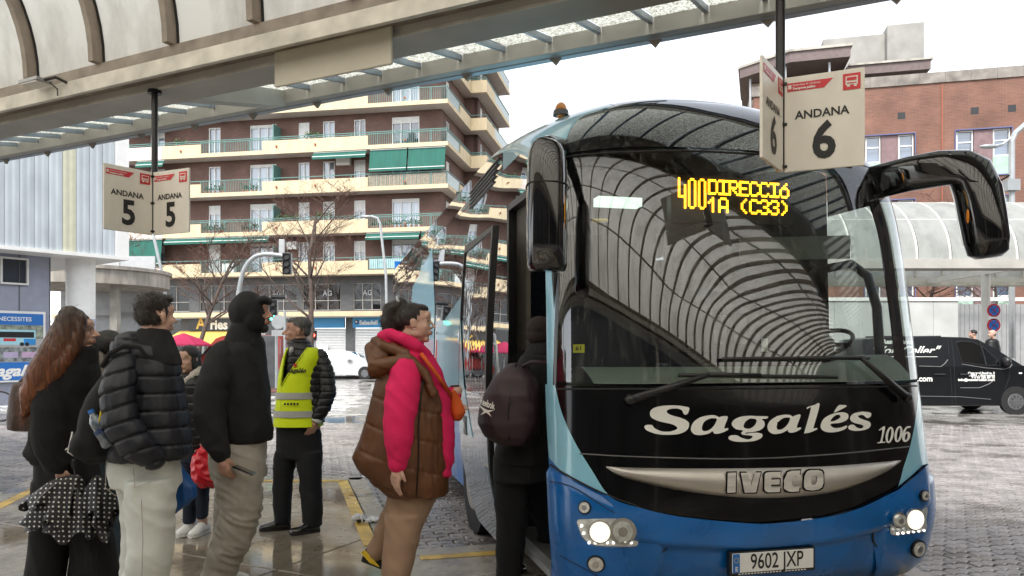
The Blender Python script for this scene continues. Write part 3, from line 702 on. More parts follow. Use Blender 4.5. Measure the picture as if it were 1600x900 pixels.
q = MB(); q.add([(-20, .1, 3.0), (-14.9, .1, 3.0), (-14.6, -1.5, 2.15), (-20.4, -1.5, 2.15), (-14.6, -1.5, 1.95), (-20.4, -1.5, 1.95), (-20, .1, 2.97), (-14.9, .1, 2.97), (-14.6, -1.47, 2.12), (-20.4, -1.47, 2.12)],
                [(0, 3, 2, 1), (3, 5, 4, 2), (6, 7, 8, 9), (0, 6, 9, 3), (1, 2, 8, 7)])
q.build('shop_awning', mat('yellow_awning_cloth', (.62, .42, .10), .8), ap)

# ---------------------------------------------------------------- brick building on the right
rb = empty('brick_building', (22, 40, 0), -math.atan2(.245, .97), 'long red brick building with flat roof behind the coach', 'building')
M['net'] = mat('mauve_infill', (.20, .135, .14), .9, var=.15); M['gpanel'] = mat('pale_green_panel', (.34, .48, .40), .7)
M['bsteel'] = mat('blue_grey_blind', (.22, .26, .33), .7, var=.2, scale=8, stretch=(.1, 1, 4))
wm = MB(); GR = [(-3.35, -.95), (1.0, 3.55), (4.3, 7.2), (8.2, 10.6), (-8.3, -5.6)]
rows = [(10.6, 12.95), (7.0, 9.5), (3.4, 5.9)]
wall_open(wm, -9, 14, 0, .4, 10.2, 15.5, [(a, b, 10.6, 12.95) for a, b in GR])
wall_open(wm, -9, 14, 0, .4, 6.6, 10.2, [(a, b, 7.0, 9.5) for a, b in GR]); wall_open(wm, -9, 14, 0, .4, 0, 6.6, [(a, b, 3.4, 5.9) for a, b in GR])
wm.box(-9, -8.6, .4, 12, 0, 15.5); wm.build('brick_wall', M['brick_red'], rb)
cp = MB(); x = -9.1
while x < 14: cp.box(x, x + 1.19, -.08, .5, 15.5, 16.05); x += 1.2
cp.build('coping', mat('weathered_coping', (.21, .19, .17), .9, var=.4, scale=1.5, bump=.3, bscale=10), rb)
for (z0, z1) in rows:
    for a, b in GR:
        n = 2 if b - a < 2.6 else 3; wv = (b - a) / (n * 2 - 1) if n == 2 else (b - a) / n
        for k in range(n):
            xa = a + (k * 2 * wv if n == 2 else k * wv); xb = xa + wv - (.25 if n == 3 else 0)
            window(rb, xa + .05, xb - .02, z0 + (.95), z1, 0, .14, trans=z0 + 1.75, curt='bsteel', pane='wpane', t=.06)
            q = MB(); q.box(xa + .03, xb, .1, .2, z0, z0 + .94); q.build('spandrel_panel', M['gpanel'], rb)
            if k < n - 1:
                q = MB(); q.box(xb + .012, xb + (wv if n == 2 else .25) + .02, .06, .3, z0, z1); q.build('infill_panel', M['net'], rb)
        fr = MB(); fr.box(a - .05, b + .05, -.06, -.02, z1, z1 + .05); fr.box(a - .06, a - .02, -.06, -.02, z0 - .05, z1); fr.box(b + .02, b + .06, -.06, -.02, z0 - .05, z1); fr.box(a - .05, b + .05, -.06, -.02, z0 - .05, z0); fr.build('net_frame', mat('blue_net_cord', (.10, .12, .26), .7), rb)
for hx in (-4.6, -1.75, 1.7, 3.4, 5.1, 7.2):
    q = MB(); q.box(hx, hx + .36, -.012, .05, 13.75, 14.1); q.build('vent_hole', M['black'], rb)
q = MB(); q.tube([(.35, -.05, 6.6), (.35, -.05, 15.4)], .04, 6); q.build('downpipe', mat('rust_pipe', (.30, .10, .06), .7), rb)
q = MB(); q.box(-9, 14, -.35, -.02, 6.2, 6.5); q.box(-9, 14, -1.2, -.02, 3.0, 3.25); q.build('ledge', M['concrete'], rb)
# penthouse with its overhanging flat roofs
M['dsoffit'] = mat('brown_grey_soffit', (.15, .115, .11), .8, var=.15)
def roofslab(pts, z0, z1, tilt=0):
    q = MB(); q.prism(pts, z0, z1); return q
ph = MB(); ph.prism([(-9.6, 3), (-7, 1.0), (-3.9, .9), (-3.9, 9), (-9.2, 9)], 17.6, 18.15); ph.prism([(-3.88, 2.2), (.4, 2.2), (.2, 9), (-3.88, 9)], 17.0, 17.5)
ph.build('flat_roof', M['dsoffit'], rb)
ph = MB(); ph.prism([(-9.7, 3), (-7.05, .9), (-3.8, .8), (-3.8, 9), (-9.3, 9)], 18.16, 18.3); ph.prism([(-3.78, 2.1), (.5, 2.1), (.3, 9), (-3.78, 9)], 17.51, 17.62); ph.build('roof_edge', M['concrete'], rb)
ph = MB(); ph.box(-8.9, -4.6, 4, 9, 15.5, 17.55); ph.box(-4.6, -.2, 5, 9, 15.5, 16.95); ph.build('penthouse_wall', mat('beige_render', (.5, .42, .33), .8), rb)
for k in range(3): window(rb, -6.4 + k * .75, -5.75 + k * .75, 16.2, 17.3, 0, 3.85, curt='bsteel')
for x, y in ((-9.0, 3.1), (-7.2, 1.5), (-4.9, 1.4), (-2.9, 2.8), (-.4, 2.8)):
    q = MB(); q.tube([(x, y, 15.5), (x, y, 17.55 if x < -4 else 16.99)], .07, 8); q.build('roof_post', M['steel'], rb)
q = MB(); q.box(-4.6, -1.1, 6, 11, 18.0, 20.6); q.box(-1.1, .9, 5.5, 11, 17.7, 20.9); q.build('lift_housing', mat('pale_panel_cladding', (.27, .262, .245), .8, var=.15, scale=1.2), rb, bevel=.05)
q = MB(); q.tube([(-4.9, 5, 18.2), (-4.9, 5, 22.6)], .025, 5); q.tube([(-2.2, 6.5, 20.5), (-2.2, 6.5, 22.0)], .02, 5)
for k in range(4): q.tube([(-2.7 + k * .25, 6.5, 21.3 + .1 * k), (-2.5 + k * .25, 6.5, 21.9 - .1 * k)], .012, 4)
q.tube([(-2.9, 6.5, 21.45), (-1.6, 6.5, 21.75)], .015, 4); q.build('antenna', M['steel'], rb)
q = MB(); q.tube([(-3.9, 4.4, 18.3), (-3.9, 4.4, 18.8)], .22, 10); q.build('blue_tank', mat('blue_plastic', (.03, .1, .5), .4), rb)
# ---------------------------------------------------------------- second shelter behind the coach, hoarding below it
_rib = M['taupe']; M['taupe'] = mat('white_painted_rib', (.62, .61, .57), .5, var=.08)
sh2 = build_shelter((0, 23.3 - CEN, 0), 0., 1.9, 25.3, 'pale bus shelter with barrel vault standing behind the black van', None, wings=False, vm=vault_mat((.42, .43, .42), (.60, .62, .60), .6))
M['taupe'] = _rib
for x in (4.5, 14.0, 22.0):
    c = MB(); c.tube([(x, CEN - .6, .12), (x, CEN - .6, 4.0)], .12, 14); c.box(x - .1, x + .1, CEN - 2.4, CEN + 2.4, 3.86, 4.02); c.build('column', M['white'], sh2, smooth='auto')
HOARD = mat('dirty_white_hoarding', (.50, .51, .50), .6, var=.12, scale=1.2)
hb = empty('hoarding', (0, 31, 0), 0, 'white site hoarding behind the black van', 'hoarding')
for k in range(13):
    q = MB(); q.box(5.0 + k * 1.0, 5.99 + k * 1.0, -.03, .03, .14, 3.6); q.build('panel', HOARD, hb, bevel=.01)
q = MB()

for k in range(70):
    q = MB(); q.box(18.2 + k * .19, 18.37 + k * .19, .5, .53, .14, 3.5); q.build('slat', M['shutter'], hb)
q = MB(); q.box(5.0, 32, -.08, -.032, 3.6, 3.74); q.build('top_rail', M['white'], hb)
# ---------------------------------------------------------------- bus terminal on the left
A_, B_ = Vector((-13.5, 20.2)), Vector((-11.45, 22.9)); TD = (B_ - A_).normalized(); ta = math.atan2(TD.y, TD.x)
tb = empty('terminal_building', (B_.x, B_.y, 0), ta, 'grey bus terminal with pale ribbed cladding above at the left edge', 'building')
M['clad'] = mat('pale_ribbed_cladding', (.47, .52, .55), .5, var=.16, scale=1.4, stretch=(1.5, 1, .5)); M['cladc'] = mat('cream_ribbed_cladding', (.55, .55, .42), .5, var=.08)
M['terwall'] = mat('grey_blue_wall_panel', (.30, .32, .40), .6, var=.06)
x = -.38; k = 0
while x > -9:
    wv = .36; q = MB(); zb_, zt_ = 4.4, 9.4
    n = 2
    for i in range(n):
        xa = x - wv + .006 + i * (wv - .012) / n; xb = x - wv + .006 + (i + 1) * (wv - .012) / n; xm = xa + (xb - xa) * .35
        q.add([(xa, 0, zb_), (xm, -.008, zb_), (xm + .03, -.008, zb_), (xb, 0, zb_), (xa, 0, zt_), (xm, -.008, zt_), (xm + .03, -.008, zt_), (xb, 0, zt_)], [(0, 1, 5, 4), (1, 2, 6, 5), (2, 3, 7, 6)])
    q.build('cladding_panel', M['cladc'] if k == 3 else M['clad'], tb); x -= wv; k += 1
q = MB(); q.box(-9, 0, .02, 6, 4.42, 9.3); q.build('upper_volume', M['clad'], tb)
q = MB(); q.box(-.37, .0, -.06, -.002, 4.38, 9.4); q.box(-9, 0, -.07, 6, 4.3, 4.4); q.build('edge_trim', M['white'], tb)
lw = MB(); lw.box(-9.5, -1.75, .95, 1.2, .1, 4.3); lw.build('lower_wall', M['terwall'], tb)
for x in (-1.76, -2.55, -3.55, -4.8):
    q = MB(); q.box(x - .02, x + .0, .93, .95, .1, 4.3); q.build('wall_joint', M['grey'], tb)
for x0, x1 in ((-3.05, -2.35), (-4.6, -3.75)): window(tb, x0, x1, 3.45, 4.2, 0, .88, pane='dpane', curt='rail', t=.05)
q = MB(); q.tube([(-.95, .9, .1), (-.95, .9, 2.55)], .393, 28); q.build('column_base', mat('blue_grey_paint', (.36, .41, .52), .55, var=.05), tb, smooth='auto')
q = MB(); q.tube([(-.95, .9, 2.55), (-.95, .9, 4.3)], .39, 28); q.build('column', M['white'], tb, smooth='auto')
# advertising poster
po = empty('poster_board', (B_.x, B_.y, 0), ta, 'advertising poster board with blue bands and coach pictures on the terminal wall', 'poster')
X1 = -1.98; X0 = X1 - 2.2
q = MB(); q.box(X0 - .06, X1 + .06, .86, .92, .75, 2.72); q.build('frame', M['white'], po)
def pst(nm, x0, x1, z0, z1, m, d=.004): q = MB(); q.box(x0, x1, .857 - d, .858, z0, z1); return q.build(nm, m, po)
pb_ = mat('poster_blue', (.02, .16, .5), .4, var=.03)
pst('blue_band', X0, X1, 2.33, 2.65, pb_); pst('blue_band', X0, X1, .8, 1.3, pb_)
pst('sky_print', X0, X1, 1.95, 2.325, mat('poster_tree_print', (.22, .25, .2), .5, var=.7, scale=7), .002); pst('road_print', X0, X1, 1.72, 1.945, mat('poster_road_print', (.38, .38, .37), .5, var=.1), .003)
pst('park_print', X0, X1, 1.31, 1.715, mat('poster_park_print', (.2, .22, .22), .5, var=.8, scale=9), .002)
pst('coach_print', X0 + .5, X1 - .2, 1.78, 2.2, mat('poster_coach_print', (.35, .62, .7), .4, var=.05), .006); pst('coach_glass_print', X0 + .55, X1 - .24, 1.98, 2.14, M['black'], .008)
pst('coach_swoosh_print', X1 - .5, X1 - .2, 1.78, 1.95, mat('poster_swoosh', (.03, .25, .6), .4), .009); pst('logo_print', X0 + 1.2, X0 + 1.5, 1.88, 1.96, M['red'], .009)
for k in range(4): pst('car_print', X0 + .3 + k * .45, X0 + .66 + k * .45, 1.42, 1.58, mat('poster_car_print', (.2 + .1 * k, .35, .5), .4), .006)
for wx in (-.55, -.42):
    q = MB(); q.tube([(X1 + wx, .848, 1.8), (X1 + wx, .845, 1.8)], .055, 14); q.build('wheel_print', M['black'], po)
text('QUE NECESSITES', M['lwhite'], po, (X1 - .3, .85, 2.49), (R(90), 0, 0), .16, .002, align='RIGHT')
text('Sagalés', M['lwhite'], po, (X1 - .1, .85, 1.05), (R(90), 0, 0), .42, .014, 1.1, .35, align='RIGHT')
# rounded concrete roof beyond the terminal
cr = empty('round_concrete_canopy', (-18.2, 33, 0), 0, 'round concrete roof on a pale post beyond the terminal', 'canopy')
q = MB(); q.tube([(0, 0, 4.28), (0, 0, 4.85), (0, 0, 4.86), (0, 0, 5.0)], [3.2, 3.2, 3.3, 3.3], 48); q.build('roof', mat('streaked_concrete', (.36, .33, .29), .85, var=.35, scale=3, stretch=(1, 1, .2)), cr, smooth='auto')
q = MB(); q.box(1.75, 2.05, -1.6, -1.3, .05, 4.28); q.build('post', M['concrete'], cr)
q = MB()
for z in (2.2, 3.2, 4.9, 5.4): q.box(-2.4, .2, 2.2, 2.3, z, z + .25)
q.box(-2.6, 1.5, 2.9, 3.0, .1, 6.0); q.build('back_frame', M['shutter'], cr)
# ---------------------------------------------------------------- bare trees
M['bark'] = mat('grey_brown_bark', (.075, .055, .045), .9, var=.3); M['twig'] = mat('reddish_twig', (.11, .06, .045), .9, var=.3)
def bare_tree(x, y, h, seed, label, r0=.16, spread=1., first=.34):
    g = random.Random(seed); e = empty('bare_tree', (x, y, .1), 0, label, 'tree', 'bare street trees')
    tr = MB(); cr_ = MB(); tw = MB()
    def grow(p, d, L, r, lev):
        n = 4; pts = [p]; rs = [r]; q = p.copy(); dd = d.copy()
        for i in range(n):
            dd = (dd + Vector((g.gauss(0, .10), g.gauss(0, .10), .05 if lev else 0))).normalized(); q = q + dd * (L / n); pts.append(q.copy()); rs.append(r * (1 - .62 * (i + 1) / n))
        (tr if lev == 0 else cr_ if lev < 3 else tw).tube(pts, rs, 7 if lev < 2 else 3, caps=lev < 2)
        if lev >= 4: return
        k = (13, 6, 5, 4)[lev]
        for j in range(k):
            t = g.uniform(first if lev == 0 else .25, 1.); i = min(n - 1, int(t * n)); b = pts[i].lerp(pts[i + 1], t * n - i)
            a = g.uniform(0, 2 * PI); s_ = Vector((math.cos(a), math.sin(a), 0)); nd = (dd * g.uniform(.5, .9) + s_ * spread * g.uniform(.6, 1.)).normalized()
            grow(b, nd, L * g.uniform(.4, .62) * (1 - .45 * t if lev == 0 else 1), max(.009, r * (1 - .6 * t) * .5), lev + 1)
    grow(Vector((0, 0, 0)), Vector((.02, 0, 1)), h, r0, 0)
    tr.build('trunk', M['bark'], e, smooth=True); co = cr_.build('crown', M['bark'], e, smooth=True); t2 = tw.build('twigs', M['twig'], co); t2['kind'] = 'stuff'
bare_tree(-11.7, 44.2, 9.6, 3, 'tallest bare tree in front of the apartment block, right of the hooded man', .2)
bare_tree(-18.4, 44.6, 8.2, 8, 'bare tree in front of the shop with the yellow awning')
bare_tree(-22.0, 42.6, 7.2, 12, 'bare tree just right of the terminal column', .12)
bare_tree(18.2, 34, 6.6, 5, 'small bare tree behind the hoarding and the black van', .12, 1.3)
bare_tree(21.8, 34.5, 6.2, 21, 'small bare tree at the right edge behind the second shelter', .1, 1.3)
# ---------------------------------------------------------------- street furniture
M['lgrey'] = mat('light_grey_pole', (.36, .38, .39), .45, .3, var=.08)
tp = empty('traffic_light', (0, 0, 0), 0, 'traffic light on a tall curved white arm above the street', 'traffic light', 'traffic lights')
Yt = 30.; pts = [at(366, 588, Yt), at(370, 490, Yt), at(374, 450, Yt), at(381, 422, Yt), at(393, 405, Yt), at(408, 398, Yt), at(430, 398, Yt), at(455, 402, Yt)]
q = MB(); q.tube(catmull([tuple(p) for p in pts], 4, False), .085, 10); q.build('mast', M['lgrey'], tp, smooth=True)
def signal_head(par, px, py, Y, w, h, lamp=None):
    c = at(px, py, Y); q = MB(); q.box(c.x - w / 2, c.x + w / 2, c.y - .12, c.y + .12, c.z - h / 2, c.z + h / 2); o = q.build('signal_head', M['black'], par, bevel=.03)
    for k in range(3):
        q = MB(); zc = c.z + (1 - k) * h * .31; q.tube([(c.x, c.y - .122, zc), (c.x, c.y - .19, zc)], w * .38, 12, caps=False); q.build('visor', M['black'], o)
        q = MB(); q.tube([(c.x, c.y - .125, zc), (c.x, c.y - .13, zc)], w * .36, 12)
        q.build('lamp', lamp[1] if lamp and lamp[0] == k else M['dark'], o)
    return o
signal_head(tp, 449, 412, Yt, .34, .85); q = MB(); c = at(440, 396, Yt); q.box(c.x - .1, c.x + .12, c.y - .05, c.y + .05, c.z - .1, c.z + .55); q.build('camera_box', M['shutter'], tp, bevel=.02)
green, redl = emit('green_signal', (.05, 1, .6), 5), emit('red_signal', (1, .05, .03), 6)
t2 = empty('traffic_light', (0, 0, 0), 0, 'traffic light showing green beside the hooded man', 'traffic light', 'traffic lights')
q = MB(); q.tube([at(432, 606, 30), at(432, 480, 30)], .06, 10); q.build('pole', M['lgrey'], t2); signal_head(t2, 428, 486, 30, .3, .9, (2, green))
q = MB(); c = at(434, 464, 30); q.tube([(c.x - .2, c.y - .1, c.z), (c.x + .35, c.y - .1, c.z)], .09, 10); q.build('camera', M['black'], t2)
t3 = empty('traffic_light', (0, 0, 0), 0, 'small traffic light showing red beside the vest man', 'traffic light', 'traffic lights')
q = MB(); q.tube([at(492, 585, 46), at(492, 520, 46)], .06, 8); q.build('pole', M['lgrey'], t3); signal_head(t3, 490, 524, 46, .35, .6, (1, redl))
rs = empty('round_road_sign', (0, 0, 0), 0, 'grey back of a round road sign on a pole beside the hooded man', 'road sign')
q = MB(); q.tube([at(445, 607, 29.6), at(445, 485, 29.6)], .05, 8); q.build('pole', M['lgrey'], rs); c = at(436, 503, 29.8)
q = MB(); q.tube([(c.x, c.y - .1, c.z), (c.x, c.y - .08, c.z)], .27, 24); q.box(c.x - .25, c.x + .25, c.y - .13, c.y - .11, c.z - .55, c.z - .32); q.build('plate', M['lgrey'], rs)
ki = empty('information_kiosk', (0, 0, 0), 0, 'grey pavement kiosk panel behind the hooded man', 'kiosk')
a, b = at(415, 600, 31), at(428, 524, 31); q = MB(); q.box(a.x - .1, b.x + .1, 30.8, 31.2, .1, b.z); q.build('cabinet', M['stone'], ki, bevel=.03); q = MB(); q.box(a.x - .5, a.x - .12, 30.85, 31.1, .1, b.z - .1); q.build('glass_side', M['dpane'], ki)
def street_lamp(pts, Y, r, label, side=-1):
    e = empty('street_lamp', (0, 0, 0), 0, label, 'street lamp', 'street lamps'); P = [at(x, y, Y) for x, y in pts]
    q = MB(); q.tube(P, r, 8); q.build('pole', M['lgrey'], e); h = P[-1]
    q = MB(); q.ell((h.x + side * .25, h.y, h.z - .02), (.38, .14, .07), 10, 6); q.build('lamp_head', M['lgrey'], e); return e
street_lamp([(606, 585), (603, 430), (594, 350), (590, 341), (580, 338)], 41, .07, 'thin street lamp leaning in front of the balconies left of the coach')
street_lamp([(265, 520), (256, 440), (246, 395), (236, 350), (228, 335)], 38, .08, 'thin leaning street lamp behind the left platform sign')
lp = street_lamp([(1581, 560), (1581, 220), (1586, 208), (1600, 196), (1625, 180)], 27.5, .1, 'grey street lamp pole at the right edge of the picture', 1)
q = MB(); q.tube([at(1581, 215, 27.5), at(1566, 226, 27.5), at(1548, 229, 27.5)], .05, 6); h = at(1545, 229, 27.5); q.ell(h, (.35, .14, .08), 10, 6); q.build('lamp_head', M['lgrey'], lp)
q = MB(); h = at(1578, 290, 27.5); q.box(h.x - .2, h.x + .25, h.y - .2, h.y + .1, h.z - .2, h.z + .2); q.build('junction_box', M['lgrey'], lp)
ns = empty('no_stopping_sign', (0, 0, 0), 0, 'pole with two round red and blue no stopping signs behind the black van', 'road sign')
q = MB(); q.tube([at(1553, 580, 22), at(1553, 470, 22)], .035, 8); q.build('pole', M['lgrey'], ns)
for py in (485, 508):
    c = at(1553, py, 21.9); q = MB(); q.tube([(c.x, c.y, c.z), (c.x, c.y + .02, c.z)], .19, 22); d = q.build('disc', M['red'], ns)
    q = MB(); q.tube([(c.x, c.y - .006, c.z), (c.x, c.y - .001, c.z)], .145, 20); q.build('blue_field', pb_, d)
    for s_ in (1, -1):
        q = MB(); q.bar((c.x - .11, c.y - .01 - .002 * s_, c.z - .11 * s_), (c.x + .11, c.y - .01 - .002 * s_, c.z + .11 * s_), .004, .04, (0, 1, 0)); q.build('red_bar', M['red'], d)
c = at(1553, 497, 21.9); q = MB(); q.box(c.x - .17, c.x + .17, c.y, c.y + .02, c.z - .045, c.z + .045); q.build('arrow_plate', M['white'], ns)
pr = empty('parasol', (0, 0, 0), 0, 'pink parasol in front of the shops behind the man in the navy jacket', 'parasol')
c = at(287, 526, 41); q = MB()
rings = [[(c.x + math.cos(2 * PI * k / 8) * r, c.y + math.sin(2 * PI * k / 8) * r, c.z + z) for k in range(8)] for r, z in ((1.5, -.5), (1.48, -.42), (.8, -.08), (.05, .18))]
q.loft(rings); q.build('canopy', mat('pink_cloth', (.36, .015, .07), .8, var=.1), pr); q = MB(); q.tube([(c.x, c.y, .1), (c.x, c.y, c.z)], .03, 6); q.build('pole', M['white'], pr)

# ---------------------------------------------------------------- added buildings out of view, keeping sky out of the coach's reflections
sh_ = empty('added_hall', (0, -24, 0), R(-8), 'added dark hall out of view, blocking sky from the coach reflections', 'building')
q = MB(); q.box(-45, 45, -8, 0, 0, 14.5); q.build('wall', mat('dark_render', (.07, .068, .065), .8, var=.3, scale=.6), sh_)
for k in range(18):
    q = MB(); q.box(-44 + k * 5, -41.5 + k * 5, -.06, .03, 3.2, 6.5); q.box(-44 + k * 5, -41.5 + k * 5, -.06, .03, .2, 2.7); q.build('window', M['dpane'], sh_)
ob_ = empty('added_block', (31, -4, 0), R(84), 'added dark block out of view at right, blocking sky from the windscreen reflection', 'building')  # added out of view so the windscreen's right edge reflects less sky
q = MB(); q.box(-26, 17, -8, 0, 0, 17); q.build('wall', mat('dark_brown_render', (.085, .066, .055), .85, var=.3, scale=.5), ob_)
for k in range(8):
    for z in (2, 6, 10, 13.5): q = MB(); q.box(-25 + k * 5, -22.4 + k * 5, -.06, .03, z, z + 2.2); q.build('window', M['dpane'], ob_)
# ---------------------------------------------------------------- the coach
BO, BYAW = (1.565, 4.45, 0), R(13.5)
bus = empty('coach', BO, BYAW, 'blue and black coach with its headlights lit and front door open', 'bus')
BM = Matrix.Translation(BO) @ Matrix.Rotation(BYAW, 4, 'Z'); BI = BM.inverted()
PROF = np.array(catmull([(.16, .24), (.06, .34), (.015, .5), (0, .66), (.01, .85), (.03, 1.05), (.05, 1.30), (.07, 1.46), (.14, 2.0), (.25, 2.6), (.40, 2.96), (.66, 3.24), (1.1, 3.46), (1.8, 3.58), (2.5, 3.60)], 24, False))
NQ = len(PROF) - 1; NEXP = 3.0
def qz(z): return float(np.interp(z, PROF[:, 1], np.arange(NQ + 1))) / NQ
def nstep(a, b, x): t = np.clip((x - a) / (b - a), 0, 1); return t * t * (3 - 2 * t)
def Sv(th, q):
    """front skin: th = angle round the nose in degrees, q = 0..1 up the profile; bus coordinates, arrays allowed"""
    th = np.asarray(th, float); k = np.clip(np.asarray(q, float), 0, 1) * NQ
    y0 = np.interp(k, np.arange(NQ + 1), PROF[:, 0]); z0 = np.interp(k, np.arange(NQ + 1), PROF[:, 1])
    a = 1.24 + .035 * nstep(.3, .7, z0) - .05 * np.clip((z0 - 1.25) / 2.1, 0, 1); b = .42 + .1 * nstep(.6, 1.5, z0) + .15 * nstep(2.4, 3.5, z0)
    t = np.radians(th); u = np.sign(t) * np.abs(np.sin(t)) ** (2 / NEXP); v = 1 - np.abs(np.cos(t)) ** (2 / NEXP)
    return np.stack([a * u, y0 + b * v, z0 - .3 * nstep(2.7, 3.6, z0) * np.abs(u) ** 2.2], -1)
def S(th, q, off=0.):
    p = Vector(Sv(th, q))
    if off:
        p1 = Vector(Sv(min(89.9, th + .5), q)) - Vector(Sv(max(-89.9, th - .5), q)); p2 = Vector(Sv(th, min(1, q + .004))) - Vector(Sv(th, max(0, q - .004)))
        n = p1.cross(p2)
        p = p + n.normalized() * off if n.length > 1e-9 else p
    return p
_T, _Q = np.meshgrid(np.linspace(-89, 86, 421), np.linspace(0, .97, 421)); _P = Sv(_T, _Q)
def proj(P):
    c, s = math.cos(BYAW), math.sin(BYAW); X = BO[0] + P[..., 0] * c - P[..., 1] * s; Y = BO[1] + P[..., 0] * s + P[..., 1] * c
    return CX + F * X / Y, HY - F * (P[..., 2] - CAMZ) / Y
_PX, _PY = proj(_P)
_d1 = np.gradient(_PX, axis=1) * np.gradient(_PY, axis=0) - np.gradient(_PX, axis=0) * np.gradient(_PY, axis=1); _front = _d1 < 0
_cPX, _cPY, _cT, _cQ, _cF = [A[::6, ::6].copy() for A in (_PX, _PY, _T, _Q, np.where(_front, 0., 1e7))]
_hc = {}
def hit(px, py):
    k = (round(px, 1), round(py, 1))
    if k not in _hc: _hc[k] = _hit(*k)
    return _hc[k]
def _hit(px, py):
    """(th, q) of the front skin seen at photograph pixel (px, py)"""
    d = (_cPX - px) ** 2 + (_cPY - py) ** 2 + _cF; i = np.unravel_index(d.argmin(), d.shape)
    th, q = float(_cT[i]), float(_cQ[i])
    for _ in range(6):
        P = Sv(np.array([th, th + .2, th]), np.array([q, q, q + .001])); x, y = proj(P)
        J = np.array([[(x[1] - x[0]) / .2, (x[2] - x[0]) / .001], [(y[1] - y[0]) / .2, (y[2] - y[0]) / .001]])
        if abs(np.linalg.det(J)) < 1: break
        d_ = np.linalg.solve(J, [px - x[0], py - y[0]]); th = max(-89, min(86, th + float(np.clip(d_[0], -3, 3)))); q = max(0, min(.97, q + float(np.clip(d_[1], -.02, .02))))
    return th, q
def curve_q(pts, n=4):
    """boundary line given as photograph pixels -> function th -> q"""
    H = sorted(hit(*p) for p in catmull(pts, n, False)); T = [h[0] for h in H]; Qs = [h[1] for h in H]
    f = lambda th: float(np.interp(th, T, Qs)); f.t0, f.t1 = T[0], T[-1]; return f
def curve_t(pts, n=4):
    H = sorted((hit(*p)[::-1]) for p in catmull(pts, n, False)); Qs = [h[0] for h in H]; T = [h[1] for h in H]
    return lambda q: float(np.interp(q, Qs, T))
def patch_rows(name, m, qa, qb, ta, tb, nt_, nq_, off=0., parent=bus):
    mb = MB()
    def fn(u, v): q = qa + (qb - qa) * v; t = ta(q) + (tb(q) - ta(q)) * u; return S(t, q, off(u, v) if callable(off) else off)
    mb.grid(fn, nt_, nq_); return mb.build(name, m, parent, smooth=True)
def patch_cols(name, m, t0, t1, qa, qb, nt_, nq_, off=0., parent=bus):
    mb = MB()
    def fn(u, v): t = t0 + (t1 - t0) * u; a, b = qa(t), qb(t); return S(t, a + (b - a) * v, off(u, v, t) if callable(off) else off)
    mb.grid(fn, nt_, nq_); return mb.build(name, m, parent, smooth=True)
def on_px(me, off):
    """wrap a flat mesh drawn in photograph pixels onto the front skin"""
    for v in me.vertices: th, q = hit(v.co.x, v.co.y); v.co = S(th, q, off)
    return me
def refine(me, L):
    bm = bmesh.new(); bm.from_mesh(me); bmesh.ops.triangulate(bm, faces=bm.faces)
    for _ in range(4):
        es = [e for e in bm.edges if e.calc_length() > L]
        if not es: break
        bmesh.ops.subdivide_edges(bm, edges=es, cuts=1); bmesh.ops.triangulate(bm, faces=[f for f in bm.faces if len(f.verts) > 3])
    bm.to_mesh(me); bm.free(); return me
M['cblack'] = mat('coach_black_paint', (.004, .004, .0045), .16, coat=.25, var=.2, spec=.3)
M['lblue'] = mat('coach_light_blue_paint', (.24, .52, .66), .3, coat=.9, var=.05)
M['dblue'] = mat('coach_dark_blue_paint', (.002, .125, .42), .3, coat=.45, var=.22, scale=2.5, rvar=.12, detail=8.)
M['silver'] = mat('satin_silver', (.50, .47, .43), .42, .75, var=.06, bump=.05, bscale=200)
M['wind'] = glass('windscreen_glass', (.60, .66, .62), .085, .012, wav=.12, wscale=1.1, streak=.12)
M['dome'] = glass('black_roof_glass', (.02, .022, .022), .11, .012, wav=.06, wscale=1.5, streak=.14)
def mirror_glass():
    m = glass('dark_side_glass', (.03, .03, .03), .38, .012, wav=.022, wscale=1.3, ior=1.7); return m
M['side'] = mirror_glass()
M['clear'] = glass('clear_cover', (.95, .97, .98), .03)
qw0, qw1 = qz(1.455), qz(2.91)
wl = curve_t([(868, 604), (870, 540), (875, 420), (881, 300), (886, 246)]); wr = lambda q: 66.
patch_rows('windscreen', M['wind'], qw0 + .004, qw1 - .002, lambda q: wl(q) + .6, lambda q: 84., 54, 30)
dl = curve_t([(886, 243), (886, 215), (903, 188), (925, 175), (960, 166)])
qd = hit(960, 166)[1]
patch_rows('roof_glass', M['dome'], qw1 + .001, 1., lambda q: dl(q) if q < qd else dl(qd) + (q - qd) * 60, lambda q: 76., 48, 40)
patch_rows('corner_pillar', M['lblue'], qw1 + .001, 1., lambda q: -90., lambda q: (dl(q) if q < qd else dl(qd) + (q - qd) * 60) - .25, 20, 40)
patch_rows('corner_pillar', M['lblue'], qw1 + .001, 1., lambda q: 76.2, lambda q: 90., 10, 40)
patch_rows('corner_pillar', M['lblue'], qw0, qw1, lambda q: -86.5, lambda q: wl(q) - (3. + 9 * max(0, (q - qw0) / (qw1 - qw0) - .3)), 10, 30)
patch_rows('pillar_edge', M['cblack'], qw0, qw1, lambda q: wl(q) - (3. + 9 * max(0, (q - qw0) / (qw1 - qw0) - .3)) + .1, lambda q: wl(q) + .5, 6, 30)
patch_rows('pillar_edge', M['cblack'], qw0, qw1, lambda q: 84.1, lambda q: 90., 5, 30)
Ul = [(868, 604), (878, 645), (898, 690), (925, 735), (954, 776)]; Um = [(954, 776), (1000, 793), (1060, 806), (1150, 815), (1205, 816), (1290, 806), (1340, 792), (1380, 773), (1403, 760)]
Ur = [(1403, 760), (1410, 735), (1422, 697), (1431, 650), (1435, 606)]
